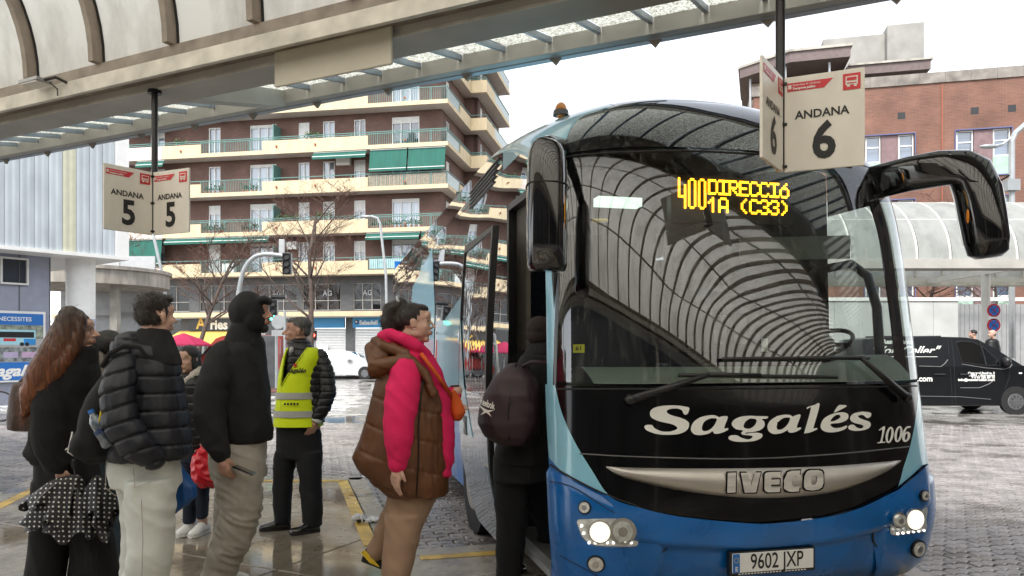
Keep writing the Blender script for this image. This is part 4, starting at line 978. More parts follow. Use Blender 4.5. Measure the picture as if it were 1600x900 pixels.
U = curve_q(Ul + Um[1:] + Ur[1:], 6); U2l = curve_q([(859, 716), (880, 738), (915, 757), (954, 776)], 5); U2r = curve_q([(1403, 760), (1425, 742), (1441, 727)], 5)
tl, tr_ = hit(954, 776)[0], hit(1403, 760)[0]; tml, tmr = hit(868, 604)[0], hit(1435, 606)[0]
qtop = lambda t: qw0 if tml <= t <= tmr else qw0
def mtop(t): return qw0
patch_cols('front_mask', M['cblack'], tml, tmr, lambda t: min(U(t), qw0), mtop, 110, 14)
patch_cols('light_blue_wing', M['lblue'], -88.5, tl, U2l, lambda t: max(U2l(t), min(qw0, U(t) if t > tml else qw0)), 40, 8, .001)
patch_cols('light_blue_wing', M['lblue'], tr_, 90, lambda t: U2r(t), lambda t: max(U2r(t), min(qw0, U(t) if t < tmr else qw0)), 30, 8, .001)
def btop(t): return U2l(t) if t < tl else (U2r(t) if t > tr_ else U(t))
def boff(u, v, t):
    z = .3 + 0; a = 1 if -50 < t < 62 else 0
    return .03 * sstep(.66, .73, v) * a * sstep(-52, -40, t) * (1 - sstep(50, 62, t))
patch_cols('bumper', M['dblue'], -89, 90, lambda t: 0., btop, 120, 26, boff)
# raised headlamp pods
pl = curve_q([(861, 729), (890, 747), (930, 768), (965, 783), (1000, 797), (1030, 826), (1042, 851)], 5); tp1 = hit(1042, 851)[0]; tp0 = hit(1010, 899)[0]; qb_ = hit(1042, 851)[1]
def podoff(u, v, t, flip=False):
    e = min(v, 1 - v) if True else 0; uu = u if flip else 1 - u
    return -.004 + .026 * sstep(0, .05, 1 - v) * sstep(0, .05, uu)
patch_cols('headlamp_pod', M['dblue'], -88.8, tp1, lambda t: 0.0 if t < tp0 else max(0, qb_ * (t - tp0) / (tp1 - tp0) * .98), pl, 44, 24, podoff)
pr_ = curve_q([(1446, 740), (1425, 748), (1408, 763), (1385, 790), (1368, 822), (1364, 842)], 5); tq1 = hit(1364, 842)[0]; qc_ = hit(1364, 842)[1]; tq0 = hit(1376, 884)[0]
patch_cols('headlamp_pod', M['dblue'], tq1, 89, lambda t: 0.0 if t > tq0 else max(0, qc_ * (tq0 - t) / (tq0 - tq1) * .98), pr_, 40, 24, lambda u, v, t: podoff(u, v, t, True))
def seam(P, r, off, m=None):
    q = MB(); q.tube([tuple(S(*hit(*p), off)) for p in catmull(P, 6, False)], r, 6); return q.build('panel_gap', m or M['rubber'], bus, smooth=True)
seam([(861, 726), (890, 744), (930, 765), (965, 780), (1000, 794), (1031, 824), (1043, 851), (1028, 868), (1012, 897)], .0055, .006)
seam([(1443, 741), (1425, 747), (1408, 762), (1384, 789), (1367, 822), (1363, 842), (1372, 860), (1376, 882)], .0055, .006)
seam([(866, 752), (900, 762), (950, 795), (985, 812)], .003, .021); seam([(880, 866), (905, 880), (940, 900)], .003, .022)
# silver bar with raised maker's lettering
bt = curve_q([(947, 729), (1000, 731), (1100, 732), (1205, 731), (1300, 728), (1407, 719)], 4); bb = curve_q([(947, 730.5), (975, 746), (1050, 764), (1130, 775), (1205, 778), (1290, 771), (1350, 753), (1390, 733), (1407, 721)], 5)
ta_, tb_ = hit(947, 730)[0], hit(1407, 720)[0]
bar = patch_cols('silver_bar', M['silver'], ta_, tb_, bb, bt, 80, 10, lambda u, v, t: .004 + .034 * math.sin(PI * min(1, max(0, v))) ** .5 * sstep(0, .12, min(u, 1 - u)))
def px_text(txt, m, parent, x0, y0, x1, y1, size, bold, off, shear=0., sub=4., name='lettering'):
    """text from pixel (x0, y0) to (x1, y1) along its middle line, size = height of a capital in pixels"""
    me = text_mesh(txt, 1, bold, 1, shear); a = np.array([v.co[:] for v in me.vertices]); lo, hi = a.min(0), a.max(0)
    refine(me, .12)
    for v in me.vertices:
        u = (v.co.x - lo[0]) / (hi[0] - lo[0]); h = (v.co.y - (lo[1] + hi[1]) / 2) / (hi[1] - lo[1]); v.co = (x0 + (x1 - x0) * u, y0 + (y1 - y0) * u - h * size, 0)
    return link(name, on_px(me, off), m, parent)
M['polish'] = mat('polished_letter_metal', (.74, .72, .67), .3, .45, var=.25, scale=14, stretch=(.2, 1, 2))
IV = [([[(62,45),(132,42),(128,208),(58,212)]], 0), ([[(172,45),(230,44),(262,150),(290,42),(340,42),(300,208),(205,210)]], 0),
      ([[(410,38),(508,36),(504,78),(430,80),(430,102),(500,100),(498,142),(430,144),(428,165),(504,163),(500,205),(400,207),(378,196),(370,180),(373,60),(385,44)]], 0),
      ([[(600,28),(675,25),(668,75),(625,78),(608,92),(602,120),(603,140),(618,160),(668,158),(662,200),(590,203),(562,195),(546,175),(540,140),(546,80),(566,40)]], 0),
      ([[(760,22),(830,20),(858,32),(868,55),(870,130),(858,165),(830,183),(780,192),(725,186),(706,165),(704,120),(710,70),(728,35)], [(790,70),(812,70),(817,80),(815,115),(802,142),(775,147),(765,135),(766,105),(772,82)]], 0)]
def letter_px(loops, grow):
    out = []
    for j, L in enumerate(loops):
        cx_, cy_ = sum(p[0] for p in L) / len(L), sum(p[1] for p in L) / len(L); g_ = grow if j == 0 else -grow
        out.append([(1120 + (x + math.copysign(g_, x - cx_)) / 5.453, 730 + (y + math.copysign(g_, y - cy_)) / 5.453) for x, y in L])
    return refine(outline_mesh(out, smooth=False), 6)
for L, _ in IV:
    lr = link('lettering_rim', on_px(letter_px(L, 11), .0405), M['cblack'], bar); link('letter', on_px(letter_px(L, 0), .0435), M['polish'], lr)
def line_px(pts, r, off, n=5): return [tuple(S(*hit(*p), off)) for p in catmull(pts, n, False)]
q = MB(); q.tube(line_px([(906, 709), (1000, 714), (1160, 717), (1300, 710), (1420, 698)], 0, .0), .0045, 6); q.build('panel_seam', M['grey'], bus, smooth=True)
q = MB(); q.tube(line_px([(872, 608), (1000, 608), (1200, 607), (1350, 605), (1432, 603)], 0, .001), .006, 6); q.build('windscreen_seal', M['rubber'], bus, smooth=True)
q = MB(); q.tube(line_px([(886, 245), (950, 239), (1060, 236), (1150, 239), (1250, 246), (1330, 262)], 0, .001), .006, 6); q.build('windscreen_seal', M['rubber'], bus, smooth=True)
# operator's name, traced letter by letter
LT = [[[(278,100),(272,128),(258,138),(246,132),(235,112),(205,103),(165,107),(150,122),(175,140),(235,158),(272,178),(277,200),(262,228),(215,248),(140,252),(85,245),(40,228),(25,212),(28,200),(45,195),(68,198),(82,215),(120,232),(165,234),(205,222),(208,208),(180,192),(110,176),(70,158),(56,138),(62,112),(95,94),(150,86),(210,86),(255,92)]],
 [[(497,150),(480,200),(478,216),(497,214),(497,224),(470,238),(440,246),(418,244),(412,232),(385,246),(345,254),(310,250),(290,232),(290,205),(308,175),(345,152),(390,142),(425,142),(448,152),(462,148)],[(435,165),(415,205),(385,228),(358,230),(350,212),(362,180),(390,162),(415,158)]],
 [[(722,148),(718,160),(690,163),(704,178),(704,203),(682,224),(640,236),(602,240),(600,246),(650,240),(684,244),(694,256),(684,272),(650,286),(595,292),(540,290),(506,279),(502,264),(520,255),(550,256),(572,268),(610,278),(634,270),(634,258),(600,254),(578,250),(575,238),(584,228),(545,220),(524,203),(520,185),(535,165),(570,150),(620,144),(660,146)],[(640,160),(660,168),(652,195),(625,216),(600,216),(586,206),(595,180),(618,162)]],
 [[(910,140),(892,195),(890,212),(910,210),(910,220),(880,236),(852,240),(838,232),(838,224),(808,240),(768,248),(738,240),(724,220),(724,195),(742,168),(780,146),(820,138),(850,140),(866,148),(880,142)],[(850,160),(835,195),(805,220),(782,222),(774,206),(786,176),(812,158),(835,154)]],
 [[(1018,80),(985,205),(985,216),(1002,214),(1002,222),(965,238),(935,243),(932,236),(968,104),(948,106),(948,96),(985,84)]],
 [[(1182,146),(1172,168),(1135,184),(1084,190),(1084,203),(1105,213),(1140,210),(1170,200),(1172,211),(1145,228),(1095,238),(1050,234),(1026,216),(1026,190),(1045,158),(1090,134),(1140,124),(1172,130)],[(1080,176),(1110,170),(1134,154),(1132,140),(1112,140),(1092,155)]],
 [[(1168,84),(1165,95),(1112,122),(1100,122),(1125,86),(1145,83)]],
 [[(1310,130),(1306,150),(1288,157),(1275,148),(1262,140),(1240,142),(1238,152),(1262,164),(1295,176),(1308,190),(1300,212),(1265,226),(1220,230),(1188,222),(1180,208),(1192,196),(1212,196),(1228,210),(1250,216),(1266,208),(1258,196),(1220,186),(1196,172),(1192,152),(1210,132),(1250,122),(1285,122)]]]
def oval(cx, cy, rx, ry, sl=.16, n=16): return [(cx + rx * math.cos(2 * PI * k / n) - sl * ry * math.sin(2 * PI * k / n), cy + ry * math.sin(2 * PI * k / n)) for k in range(n)]
LT += [[[(1386,206),(1372,286),(1386,290),(1385,296),(1345,300),(1346,294),(1360,288),(1370,226),(1354,228),(1355,221)]], [oval(1412, 253, 22, 46), oval(1412, 253, 8, 36)], [oval(1462, 248, 22, 46), oval(1462, 248, 8, 36)],
       [[(1530,203),(1528,212),(1510,216),(1500,240),(1512,234),(1526,242),(1528,262),(1518,284),(1500,293),(1486,284),(1482,262),(1490,228),(1508,206)], oval(1506, 263, 7, 19)]]
mask_letters = empty('front_lettering', parent=bus)
for L in LT:
    me = refine(outline_mesh(L), 14)
    for v in me.vertices: v.co = (1000 + v.co.x / 3.636, 610 + v.co.y / 3.636, 0)
    link('letter', on_px(me, .008 if min(p[0] for p in L[0]) > 1340 else .004), M['lwhite'], mask_letters)
# lamps
def frame_at(px, py, off=0.):
    th, q = hit(px, py); p = S(th, q, off); n = (S(th, q, .02) - S(th, q, 0)).normalized() if True else None
    return p, n
def disc(px, py, r, d0, d1, m, name, parent, n=20, r2=None):
    p, nn = frame_at(px, py)
    if px > 1380: nn = (nn * .45 + Vector((0, -1, 0))).normalized(); d0 += .035; d1 += .035
    if px > 1380: p = p + Vector((-.02, 0, 0))
    q = MB(); q.tube([p + nn * d0, p + nn * d1], [r, r2 or r], n); return q.build(name, m, parent, smooth='auto')
lampm = emit('lit_headlamp', (1, .97, .88), 3.5); glowm = emit('lit_projector_glass', (1, .93, .76), .30); drl = emit('daylight_strip', (1, .98, .9), .7)
M['reflector'] = mat('lamp_reflector', (.8, .8, .76), .25, .5, var=.25, scale=30)
def headlamp(out, bulbs, strip):
    me = refine(outline_mesh([out]), 8); b_ = link('headlight', on_px(me, .026), M['reflector'], bus)
    for (x, y, r, lit) in bulbs:
        disc(x, y, r * 1.12, .022, .034, M['chrome'], 'ring', b_); disc(x, y, r * (.42 if lit else .8), .03, .046, lampm if lit else M['reflector'], 'bulb', b_)
        if lit: disc(x, y, r * .95, .03, .041, glowm, 'projector_glass', b_, 24)
        if not lit: disc(x, y, r * .4, .04, .048, M['chrome'], 'bulb_cap', b_)
    for (x, y) in strip: disc(x, y, .0075, .028, .036, drl, 'running_light', b_, 8)
    me = refine(outline_mesh([out]), 8); link('lens', on_px(me, .05), M['clear'], b_)
headlamp([(905, 812), (920, 810), (955, 809), (980, 811), (992, 822), (995, 838), (993, 850), (965, 851), (930, 849), (913, 838), (907, 824)], [(938, 829, .06, 1), (972, 828, .068, 0)], [(922 + 9 * k, 845) for k in range(8)] + [(911, 820), (914, 831)])
headlamp([(1389, 795), (1405, 793), (1440, 790), (1441, 810), (1440, 826), (1415, 831), (1388, 833), (1387, 812)], [(1421, 808, .062, 1), (1397, 809, .045, 0)], [(1394 + 8 * k, 829 - k) for k in range(6)])
for (x, y, r, d) in ((932, 878, .042, .02), (1428, 853, .045, .02), (915, 792, .03, .022), (1437, 772, .028, .022)):
    o = disc(x, y, r * 1.25, d - .01, d + .006, M['black'], 'fog_lamp', bus); disc(x, y, r, d, d + .012, M['reflector'], 'lens', o); disc(x, y, r * .45, d + .01, d + .016, M['chrome'], 'bulb', o, 10)
q = MB(); me = outline_mesh([[(951, 856), (973, 855), (970, 870), (956, 871)]], smooth=False); link('hook_cover', on_px(refine(me, 6), .028), M['dblue'], bus)
# number plate
pc, pn = frame_at(1200, 873); pe = empty('number_plate', pc + Vector((0, -.045, 0)), 0, parent=bus)
q = MB(); q.box(-.275, .275, -.006, .03, -.07, .065); q.build('holder', M['black'], pe, bevel=.004)
q = MB(); q.box(-.26, .26, -.012, -.0062, -.052, .058); q.build('plate', M['white'], pe, bevel=.002); q = MB(); q.box(-.258, -.215, -.0145, -.0122, -.05, .056); q.build('blue_band', pb_, pe)
text('9602 JXP', M['lblack'], pe, (.022, -.0135, .003), (R(90), 0, 0), .125, .0012, .73); text('E', M['lwhite'], pe, (-.2365, -.0165, -.03), (R(90), 0, 0), .035, .001)
for k in range(12):
    q = MB(); x, z = -.2365 + .013 * math.cos(k * PI / 6), .02 + .013 * math.sin(k * PI / 6); q.box(x - .0016, x + .0016, -.016, -.0148, z - .0016, z + .0016); q.build('star', M['yellow'], pe)
q = MB(); [q.box(-.22 + k * .02, -.207 + k * .02, -.0078, -.0066, -.064, -.058) for k in range(22)]; mk = q.build('small_print', M['lwhite'], pe); mk['kind'] = 'stuff'
# wipers
M['wiper'] = mat('wiper_black', (.012, .012, .012), .4)
def wiper(piv, elbow, tip, b0, b1, lab):
    e = empty('wiper', parent=bus); P = [S(*hit(*p), o) for p, o in ((piv, .05), (elbow, .07), (tip, .06))]
    q = MB(); q.tube([P[0], P[0].lerp(P[1], .5), P[1]], [.026, .02, .014], 8); q.tube([P[1], P[2]], [.014, .01], 8); q.ell(P[0], .032, 10, 6); q.build('arm', M['wiper'], e, smooth=True)
    q = MB(); q.tube([tuple(S(*hit(b0[0] + (b1[0] - b0[0]) * k / 12, b0[1] + (b1[1] - b0[1]) * k / 12), .035)) for k in range(13)], .012, 6); q.build('blade', M['wiper'], e, smooth=True)
wiper((983, 626), (1100, 587), (1180, 587), (1057, 587), (1302, 590), 0); wiper((1406, 622), (1332, 561), (1240, 561), (1125, 562), (1351, 560), 1)
# sticker, destination display
me = outline_mesh([[(895, 538), (913, 538), (913, 551), (895, 551)]], smooth=False); st = link('sticker', on_px(refine(me, 6), -.004), mat('yellow_sticker', (.85, .75, .02), .6), bus); px_text('61', M['lblack'], st, 899, 544, 908, 544, 7, .02, -.002)
FONT = {'D': ('11110', '10001', '10001', '10001', '10001', '10001', '11110'), 'I': ('11111', '00100', '00100', '00100', '00100', '00100', '11111'), 'R': ('11110', '10001', '10001', '11110', '10100', '10010', '10001'),
        'E': ('11111', '10000', '10000', '11110', '10000', '10000', '11111'), 'C': ('01110', '10001', '10000', '10000', '10000', '10001', '01110'), 'o': ('00010', '00100', '01110', '10001', '10001', '10001', '01110'),
        '1': ('00100', '01100', '10100', '00100', '00100', '00100', '00100'), 'A': ('01110', '10001', '10001', '10001', '11111', '10001', '10001'), '(': ('00010', '00100', '01000', '01000', '01000', '00100', '00010'), ')': ('01000', '00100', '00010', '00010', '00010', '00100', '01000'),
        '3': ('01110', '10001', '00001', '00110', '00001', '10001', '01110'), ' ': ('00000',) * 7,
        '4': ('1000', '1000', '1000', '1001', '1001', '1001', '1001', '1001', '1111', '0001', '0001', '0001', '0001', '0001'), '0': ('0110', '1001', '1001', '1001', '1001', '1001', '1001', '1001', '1001', '1001', '1001', '1001', '1001', '0110')}
ca, cb = S(*hit(1062, 305), -.05), S(*hit(1242, 308), -.05); yl = max(ca.y, cb.y) + .01; dsp = empty('destination_display', ((ca.x + cb.x) / 2, yl, (ca.z + cb.z) / 2), 0, parent=bus)
hw = (cb.x - ca.x) / 2; q = MB(); q.box(-hw - .03, hw + .03, .004, .06, -.14, .14); q.build('display_case', M['black'], dsp)
lm = MB(); pit = 2 * hw / 58.
def dot(cx, cz): lm.box(cx - pit * .44, cx + pit * .44, -.003, 0, cz - pit * .46, cz + pit * .46)
def put(s, x, z, wd):
    for ch in s:
        for r_, row in enumerate(FONT[ch]):
            for c_, b_ in enumerate(row):
                if b_ == '1': dot(-hw + (x + c_ + .5) * pit, z - r_ * pit)
        x += wd
    return x
put('400', 1, .098 + pit * 1.2, 5); put('DIRECCIo', 16, .098 + pit * 1.2, 5.3); put('1A (C33)', 16, .098 - pit * 7.0, 5.3)
ledm = emit('amber_led', (1, .40, .01), 3.6); lo_ = lm.build('led_text', ledm, dsp); lo_['kind'] = 'stuff'
# mirrors
def wl_(px, py, Y): return BI @ at(px, py, Y)
lmz = MB(); rings = []
for (y, w0, dep, xc) in ((425, 22, .06, 856), (423, 28, .09, 855.5), (414, 31.5, .11, 855), (380, 32.5, .125, 854.5), (330, 32.5, .13, 854.5), (280, 32, .13, 855), (255, 31, .125, 855), (240, 29, .115, 855), (228, 24, .1, 854), (220, 15, .07, 853), (217.5, 6, .03, 853)):
    c = at(xc, y, 4.25); hwid = w0 / 1200 * 4.25; ring = []
    for k in range(24):
        t = 2 * PI * k / 24; cx_ = math.copysign(abs(math.cos(t)) ** .65, math.cos(t)); sy = math.copysign(abs(math.sin(t)) ** .8, math.sin(t)); ring.append(BI @ Vector((c.x + hwid * cx_, c.y + dep * sy + .02 * cx_, c.z)))
    rings.append(ring)
lmz.loft(rings); ml = lmz.build('side_mirror', M['gloss'], bus, smooth=True)
q = MB(); c = at(855, 294, 4.25); q.tube([tuple(BI @ Vector((c.x + .118 * math.copysign(abs(math.cos(t)) ** .65, math.cos(t)), c.y + .133 * math.copysign(abs(math.sin(t)) ** .8, math.sin(t)) + .02 * math.cos(t), c.z - .012 * math.sin(t)))) for t in [2 * PI * k / 24 for k in range(25)]], .0035, 5); q.build('housing_seam', M['rubber'], ml)
q = MB(); q.tube([wl_(853, 232, 4.27), wl_(858, 226, 4.45), wl_(880, 228, 4.9), S(-70, qz(3.1), -.03)], [.06, .055, .05, .05], 10); q.build('mirror_arm', M['cblack'], ml, smooth=True)
rm = MB(); rings = []
pathr = [(1350, 290, 26, .06, 5.25), (1375, 283, 26, .06, 5.1), (1420, 272, 27, .07, 4.95), (1465, 264, 28, .08, 4.85), (1495, 262, 30, .09, 4.8), (1515, 270, 32, .1, 4.78), (1528, 300, 33, .11, 4.77), (1535, 340, 32, .115, 4.76), (1541, 375, 31, .11, 4.75), (1544, 395, 28, .09, 4.75), (1545, 403, 18, .05, 4.75)]
for i, (x, y, h, dep, Y) in enumerate(pathr):
    a, b = pathr[max(0, i - 1)], pathr[min(len(pathr) - 1, i + 1)]; d = Vector((b[0] - a[0], b[1] - a[1])).normalized()
    if i in (4, 5): d = (d + Vector((.3, .5))).normalized()
    n2 = Vector((-d.y, d.x)); ring = []
    for k in range(20):
        t = 2 * PI * k / 20; cu_ = math.copysign(abs(math.cos(t)) ** .6, math.cos(t)); su = math.copysign(abs(math.sin(t)) ** .8, math.sin(t))
        p = at(x + n2.x * h * cu_, y + n2.y * h * cu_, Y); p.y += dep * su; ring.append(BI @ p)
    rings.append(ring)
rm.loft(rings); mr_ = rm.build('side_mirror', M['gloss'], bus, smooth=True)
q = MB(); q.ell(wl_(1512, 338, 4.69), (.006, .012, .045), 8, 6); q.build('indicator', M['amber'], mr_)
q = MB(); q.tube([wl_(1497, 265, 4.70), wl_(1515, 281, 4.67), wl_(1545, 289, 4.68), wl_(1562, 285, 4.74)], .004, 5); q.build('housing_seam', M['rubber'], mr_)
q = MB(); q.tube([wl_(1558, 285, 4.78), wl_(1577, 274, 4.78)], .006, 5); q.build('feeler', M['black'], mr_)
# beacon
bc = empty('beacon', (-.9, 1.42, 3.405), 0, parent=bus); q = MB(); q.tube([(0, 0, -.03), (0, 0, .008)], [.06, .055], 14); q.build('base', M['grey'], bc); q = MB(); q.ell((0, 0, .008), (.046, .046, .062), 14, 8); q.build('dome', mat('amber_glass', (.8, .30, .05), .15, coat=1), bc, smooth=True)
# roof and sides
DY0, DY1, DZ0, DZ1 = .5, 1.56, .27, 2.74; YE = 12.2
mb = MB(); mb.grid(lambda u, v: (lambda p: Vector((p.x, p.y + (YE - p.y) * v, p.z)))(S(-90 + 180 * u, 1.)), 40, 6); mb.build('roof', M['lblue'], bus, smooth=True)
zedge = np.array([Sv(90., q)[...] for q in np.linspace(0, 1, 200)])
def edge(z): return np.interp(z, zedge[:, 2], zedge[:, 1]), np.interp(z, zedge[:, 2], zedge[:, 0])
ZTOP = float(zedge[-1, 2]) - .002
def side(name, m, sg, z0, z1, y0, y1, off=0., nz_=36, ny=10, parent=bus):
    mb = MB()
    def fn(u, v):
        z = z0 + (z1 - z0) * v; ye, xe = edge(z); ya = max(ye, y0) if y0 is not None else ye
        return Vector((sg * (xe + off), ya + (max(y1, ya) - ya) * u, z))
    mb.grid(fn, ny, nz_, flip=sg < 0); return mb.build(name, m, parent, smooth=True)
side('upper_side_panel', M['lblue'], -1, 3.06, ZTOP, None, 1.9); side('side_window', M['side'], -1, 3.06, ZTOP, 1.91, YE)
side('header_window', M['side'], -1, DZ1, 3.055, None, 1.9)
for a, b in ((1.9, 3.9), (3.91, 5.9), (5.91, 7.9), (7.91, 9.9), (9.91, YE)): side('side_window', M['side'], -1, 1.25, 3.055, a if a > 1.9 else 1.905, b)
side('side_window', M['side'], -1, 1.25, DZ1, DY1, 1.9)
side('lower_side', M['dblue'], -1, .3, 1.245, DY1, YE)
for sg in (1,):
    side('lower_side', M['dblue'], 1, .3, 1.3, None, YE); side('drivers_window', M['clear'], 1, 1.3, 2.7, None, 1.3); side('side_window', M['side'], 1, 1.3, ZTOP, 1.31, YE); side('upper_side_panel', M['cblack'], 1, 2.7, ZTOP, None, 1.3)
mb = MB(); mb.grid(lambda u, v: (-1.2 + 2.4 * u, YE, .3 + 3.2 * v), 1, 1); mb.build('rear_panel', M['dblue'], bus)
q = MB()
for k in range(5):
    za = 3.19 - .036 * k; zb_ = 3.16 - .036 * k; q.bar((-(float(edge(za)[1]) + .006), 2.02 + .05 * k, za), (-(float(edge(zb_)[1]) + .006), 3.3, zb_), .012, .02, (1, 0, 0))
lv = q.build('louvre', M['black'], bus); lv['kind'] = 'stuff'
def side_poly(name, m, pts, off):
    mb = MB(); n = len(pts); mb.add([(-(float(edge(z)[1]) + off), y, z) for y, z in pts], [tuple(range(n))]); return mb.build(name, m, bus)
side_poly('light_blue_swoosh', M['lblue'], [(5.6, 1.26), (5.6, 2.2), (6.0, 2.98), (8.3, 2.65), (8.4, 1.9), (7.6, 1.26)], .006); side_poly('light_blue_swoosh', M['lblue'], [(3.5, 1.26), (3.5, 2.22), (5.3, 1.9), (5.3, 1.26)], .007)
for wy in (2.9, 8.9):
    wq = MB(); wq.tube([(-1.28, wy, .5), (-.98, wy, .5)], .5, 28); wo_ = wq.build('wheel', M['rubber'], bus); wq = MB(); wq.tube([(-1.295, wy, .5), (-1.27, wy, .5)], [.27, .3], 24); wq.build('rim', M['silver'], wo_)
# open door leaf, slid back along the side
dr = empty('door', parent=bus); DX = -1.45; LY0, LY1, LZ0, LZ1 = 1.2, 2.34, .3, 2.52
def leafx(z): return DX - .05 * math.sin(PI * max(0, min(1, (z - LZ0) / (LZ1 - LZ0)))) + .06 * sstep(.9, .3, z)
def leaf(name, m, poly, d0, d1):
    """panel through (y, z) outline following the curve of the leaf"""
    me = refine(outline_mesh([poly], smooth=False), .18); bm = bmesh.new(); bm.from_mesh(me)
    r = bmesh.ops.extrude_face_region(bm, geom=bm.faces[:]); new = {v for v in r['geom'] if isinstance(v, bmesh.types.BMVert)}
    for v in bm.verts: y, z = v.co.x, v.co.y; v.co = (leafx(z) + (d1 if v in new else d0), y, z)
    bmesh.ops.recalc_face_normals(bm, faces=bm.faces); bm.to_mesh(me); bm.free(); return link(name, me, m, dr)
lowc = [(LY0 + .02, LZ0)] + [(LY1 - .34 + .34 * math.sin(a), LZ0 + .34 - .34 * math.cos(a)) for a in [PI / 2 * k / 8 for k in range(9)]]
leaf('lower_panel', mat('steel_blue_paint', (.16, .24, .33), .12, coat=1., var=.06), lowc + [(LY1, 1.34), (LY0 + .02, 1.34)], 0, .035)
leaf('door_glass', M['side'], [(LY0 + .05, 1.345), (LY1 - .03, 1.345), (LY1 - .03, LZ1 - .06), (LY0 + .05, LZ1 - .03)], .004, .02)
for nm, p in (('front_frame', [(LY0, 1.345), (LY0 + .05, 1.345), (LY0 + .05, LZ1), (LY0, LZ1)]), ('rear_frame', [(LY1 - .03, 1.345), (LY1, 1.345), (LY1, LZ1 - .05), (LY1 - .03, LZ1 - .05)]), ('top_frame', [(LY0 + .05, LZ1 - .03), (LY1 - .03, LZ1 - .06), (LY1 - .03, LZ1), (LY0 + .05, LZ1)])): leaf(nm, M['black'], p, -.006, .04)
leaf('front_seal', M['rubber'], [(LY0 - .02, LZ0 + .02), (LY0 + .015, LZ0), (LY0 + .015, 1.34), (LY0 - .02, 1.34)], .006, .04)
leaf('light_blue_swoosh', M['lblue'], [(LY0 + .55, 1.0), (LY1 - .01, .98), (LY1 - .01, 1.95), (LY0 + .9, 1.4)], -.005, -.002)
leaf('lock', M['black'], [(1.98, .99), (2.12, .99), (2.12, 1.14), (1.98, 1.14)], -.01, -.003); leaf('lock_barrel', M['chrome'], [(2.03, 1.04), (2.07, 1.04), (2.07, 1.09), (2.03, 1.09)], -.016, -.011)
for dz in (0, .1):
    q = MB(); q.tube([(-1.36, 2.9 - dz, 1.85 - dz), (-1.42, 2.8 - dz, 1.8 - dz), (-1.42, 2.45, 1.3 - dz * .5), (-1.36, 2.4, 1.22)], .017, 8); q.build('grab_rail', M['chrome'], bus, smooth=True)
# door opening, steps and inside
q = MB(); q.box(-1.26, -1.2, DY1, DY1 + .06, DZ0, DZ1); q.box(-1.26, -1.2, .55, DY1 + .06, DZ1 - .05, DZ1); q.box(-1.24, -1.16, .46, .52, .3, 2.6); q.build('door_frame', M['black'], bus)
q = MB(); q.box(-1.27, -1.2, .45, DY1, .3, .345); q.build('sill_trim', M['steel'], bus)
q = MB(); q.box(-1.2, -.35, .5, DY1, .3, .34); q.box(-.35, .1, .55, DY1, .3, .66); q.box(.1, .5, .55, DY1, .3, .92); q.build('step', mat('step_rubber', (.10, .10, .095), .7, bump=.3), bus)
q = MB(); q.box(-.92, -.6, .62, .78, .345, .86); q.build('step_box', mat('dusty_grey_plastic', (.09, .088, .08), .7), bus, bevel=.05)
q = MB(); q.box(-1.2, .5, DY1 + .02, 11.9, 1.1, 1.15); q.box(.5, 1.2, .6, 11.9, .9, .95); q.build('cabin_floor', M['dark'], bus)
q = MB(); q.box(-1.18, 1.18, 4.4, 4.45, .9, 3.4); q.build('bulkhead', M['dark'], bus); q = MB(); q.box(-1.19, -.2, DY1 + .03, DY1 + .07, .34, 1.9); q.build('bulkhead', M['dark'], bus)
q = MB(); q.box(-1.1, 1.1, 1.35, 4.4, 2.98, 3.02); q.build('cabin_ceiling', M['dark'], bus)
dm = mat('grey_green_dashboard', (.28, .32, .29), .55, var=.08, bump=.1)
mb = MB(); mb.grid(lambda u, v: (lambda p: Vector((p.x * .985, p.y + .02 + v * .62, 1.47 + .09 * math.sin(PI * min(1, v * 1.1)) * (1 + .8 * sstep(.5, .75, u)) - .25 * sstep(.85, 1, v))))(S(-52 + 120 * u, qz(1.47))), 30, 10); mb.build('dashboard', dm, bus, smooth=True)
q = MB(); q.box(-.5, 1.1, .62, .72, .95, 1.4); q.build('dash_front', M['dark'], bus)
sw = empty('steering_wheel', (.93, .92, 1.70), 0, parent=bus); q = MB(); q.tube([(.21 * math.cos(t), -.17 * math.sin(t), .10 * math.sin(t)) for t in [2 * PI * k / 24 for k in range(25)]], .016, 8, caps=False); q.build('rim', M['black'], sw, smooth=True)
q = MB(); q.ell((0, -.02, 0), (.08, .05, .07), 10, 6); q.bar((-.22, 0, 0), (.22, 0, 0), .03, .03); q.bar((0, 0, 0), (0, -.2, -.3), .06, .06); q.build('hub', M['black'], sw)
def seat(x, y, z, nm='seat'):
    q = MB(); q.box(x - .23, x + .23, y, y + .48, z + .38, z + .5); q.box(x - .23, x + .23, y + .44, y + .56, z + .45, z + 1.2); q.box(x - .15, x + .15, y + .45, y + .55, z + 1.2, z + 1.4); q.box(x - .08, x + .08, y + .1, y + .35, z, z + .38); return q.build(nm, mat('seat_cloth', (.03, .035, .06), .9, var=.4, scale=30), bus, bevel=.04)
seat(.75, 1.3, .95); seat(-.7, 2.1, 1.15); seat(.75, 2.6, 1.15); seat(-.7, 3.2, 1.15)
ctx = [S(*hit(x, y), -.12) for x, y in ((1172, 362), (1352, 358), (1352, 396), (1172, 398))]; q = MB(); q.add([tuple(c) for c in ctx] + [tuple(c + Vector((0, .01, 0))) for c in ctx], [(0, 1, 2, 3), (4, 7, 6, 5), (0, 4, 5, 1), (1, 5, 6, 2), (2, 6, 7, 3), (3, 7, 4, 0)]); q.build('sun_visor', mat('grey_visor', (.2, .21, .21), .7), bus)
q = MB(); a, b = S(*hit(892, 312), -.35), S(*hit(950, 285), -.5); q.tube([a, b], .014, 8); q.build('yellow_rail', mat('yellow_rail', (.9, .6, .05), .4), bus)
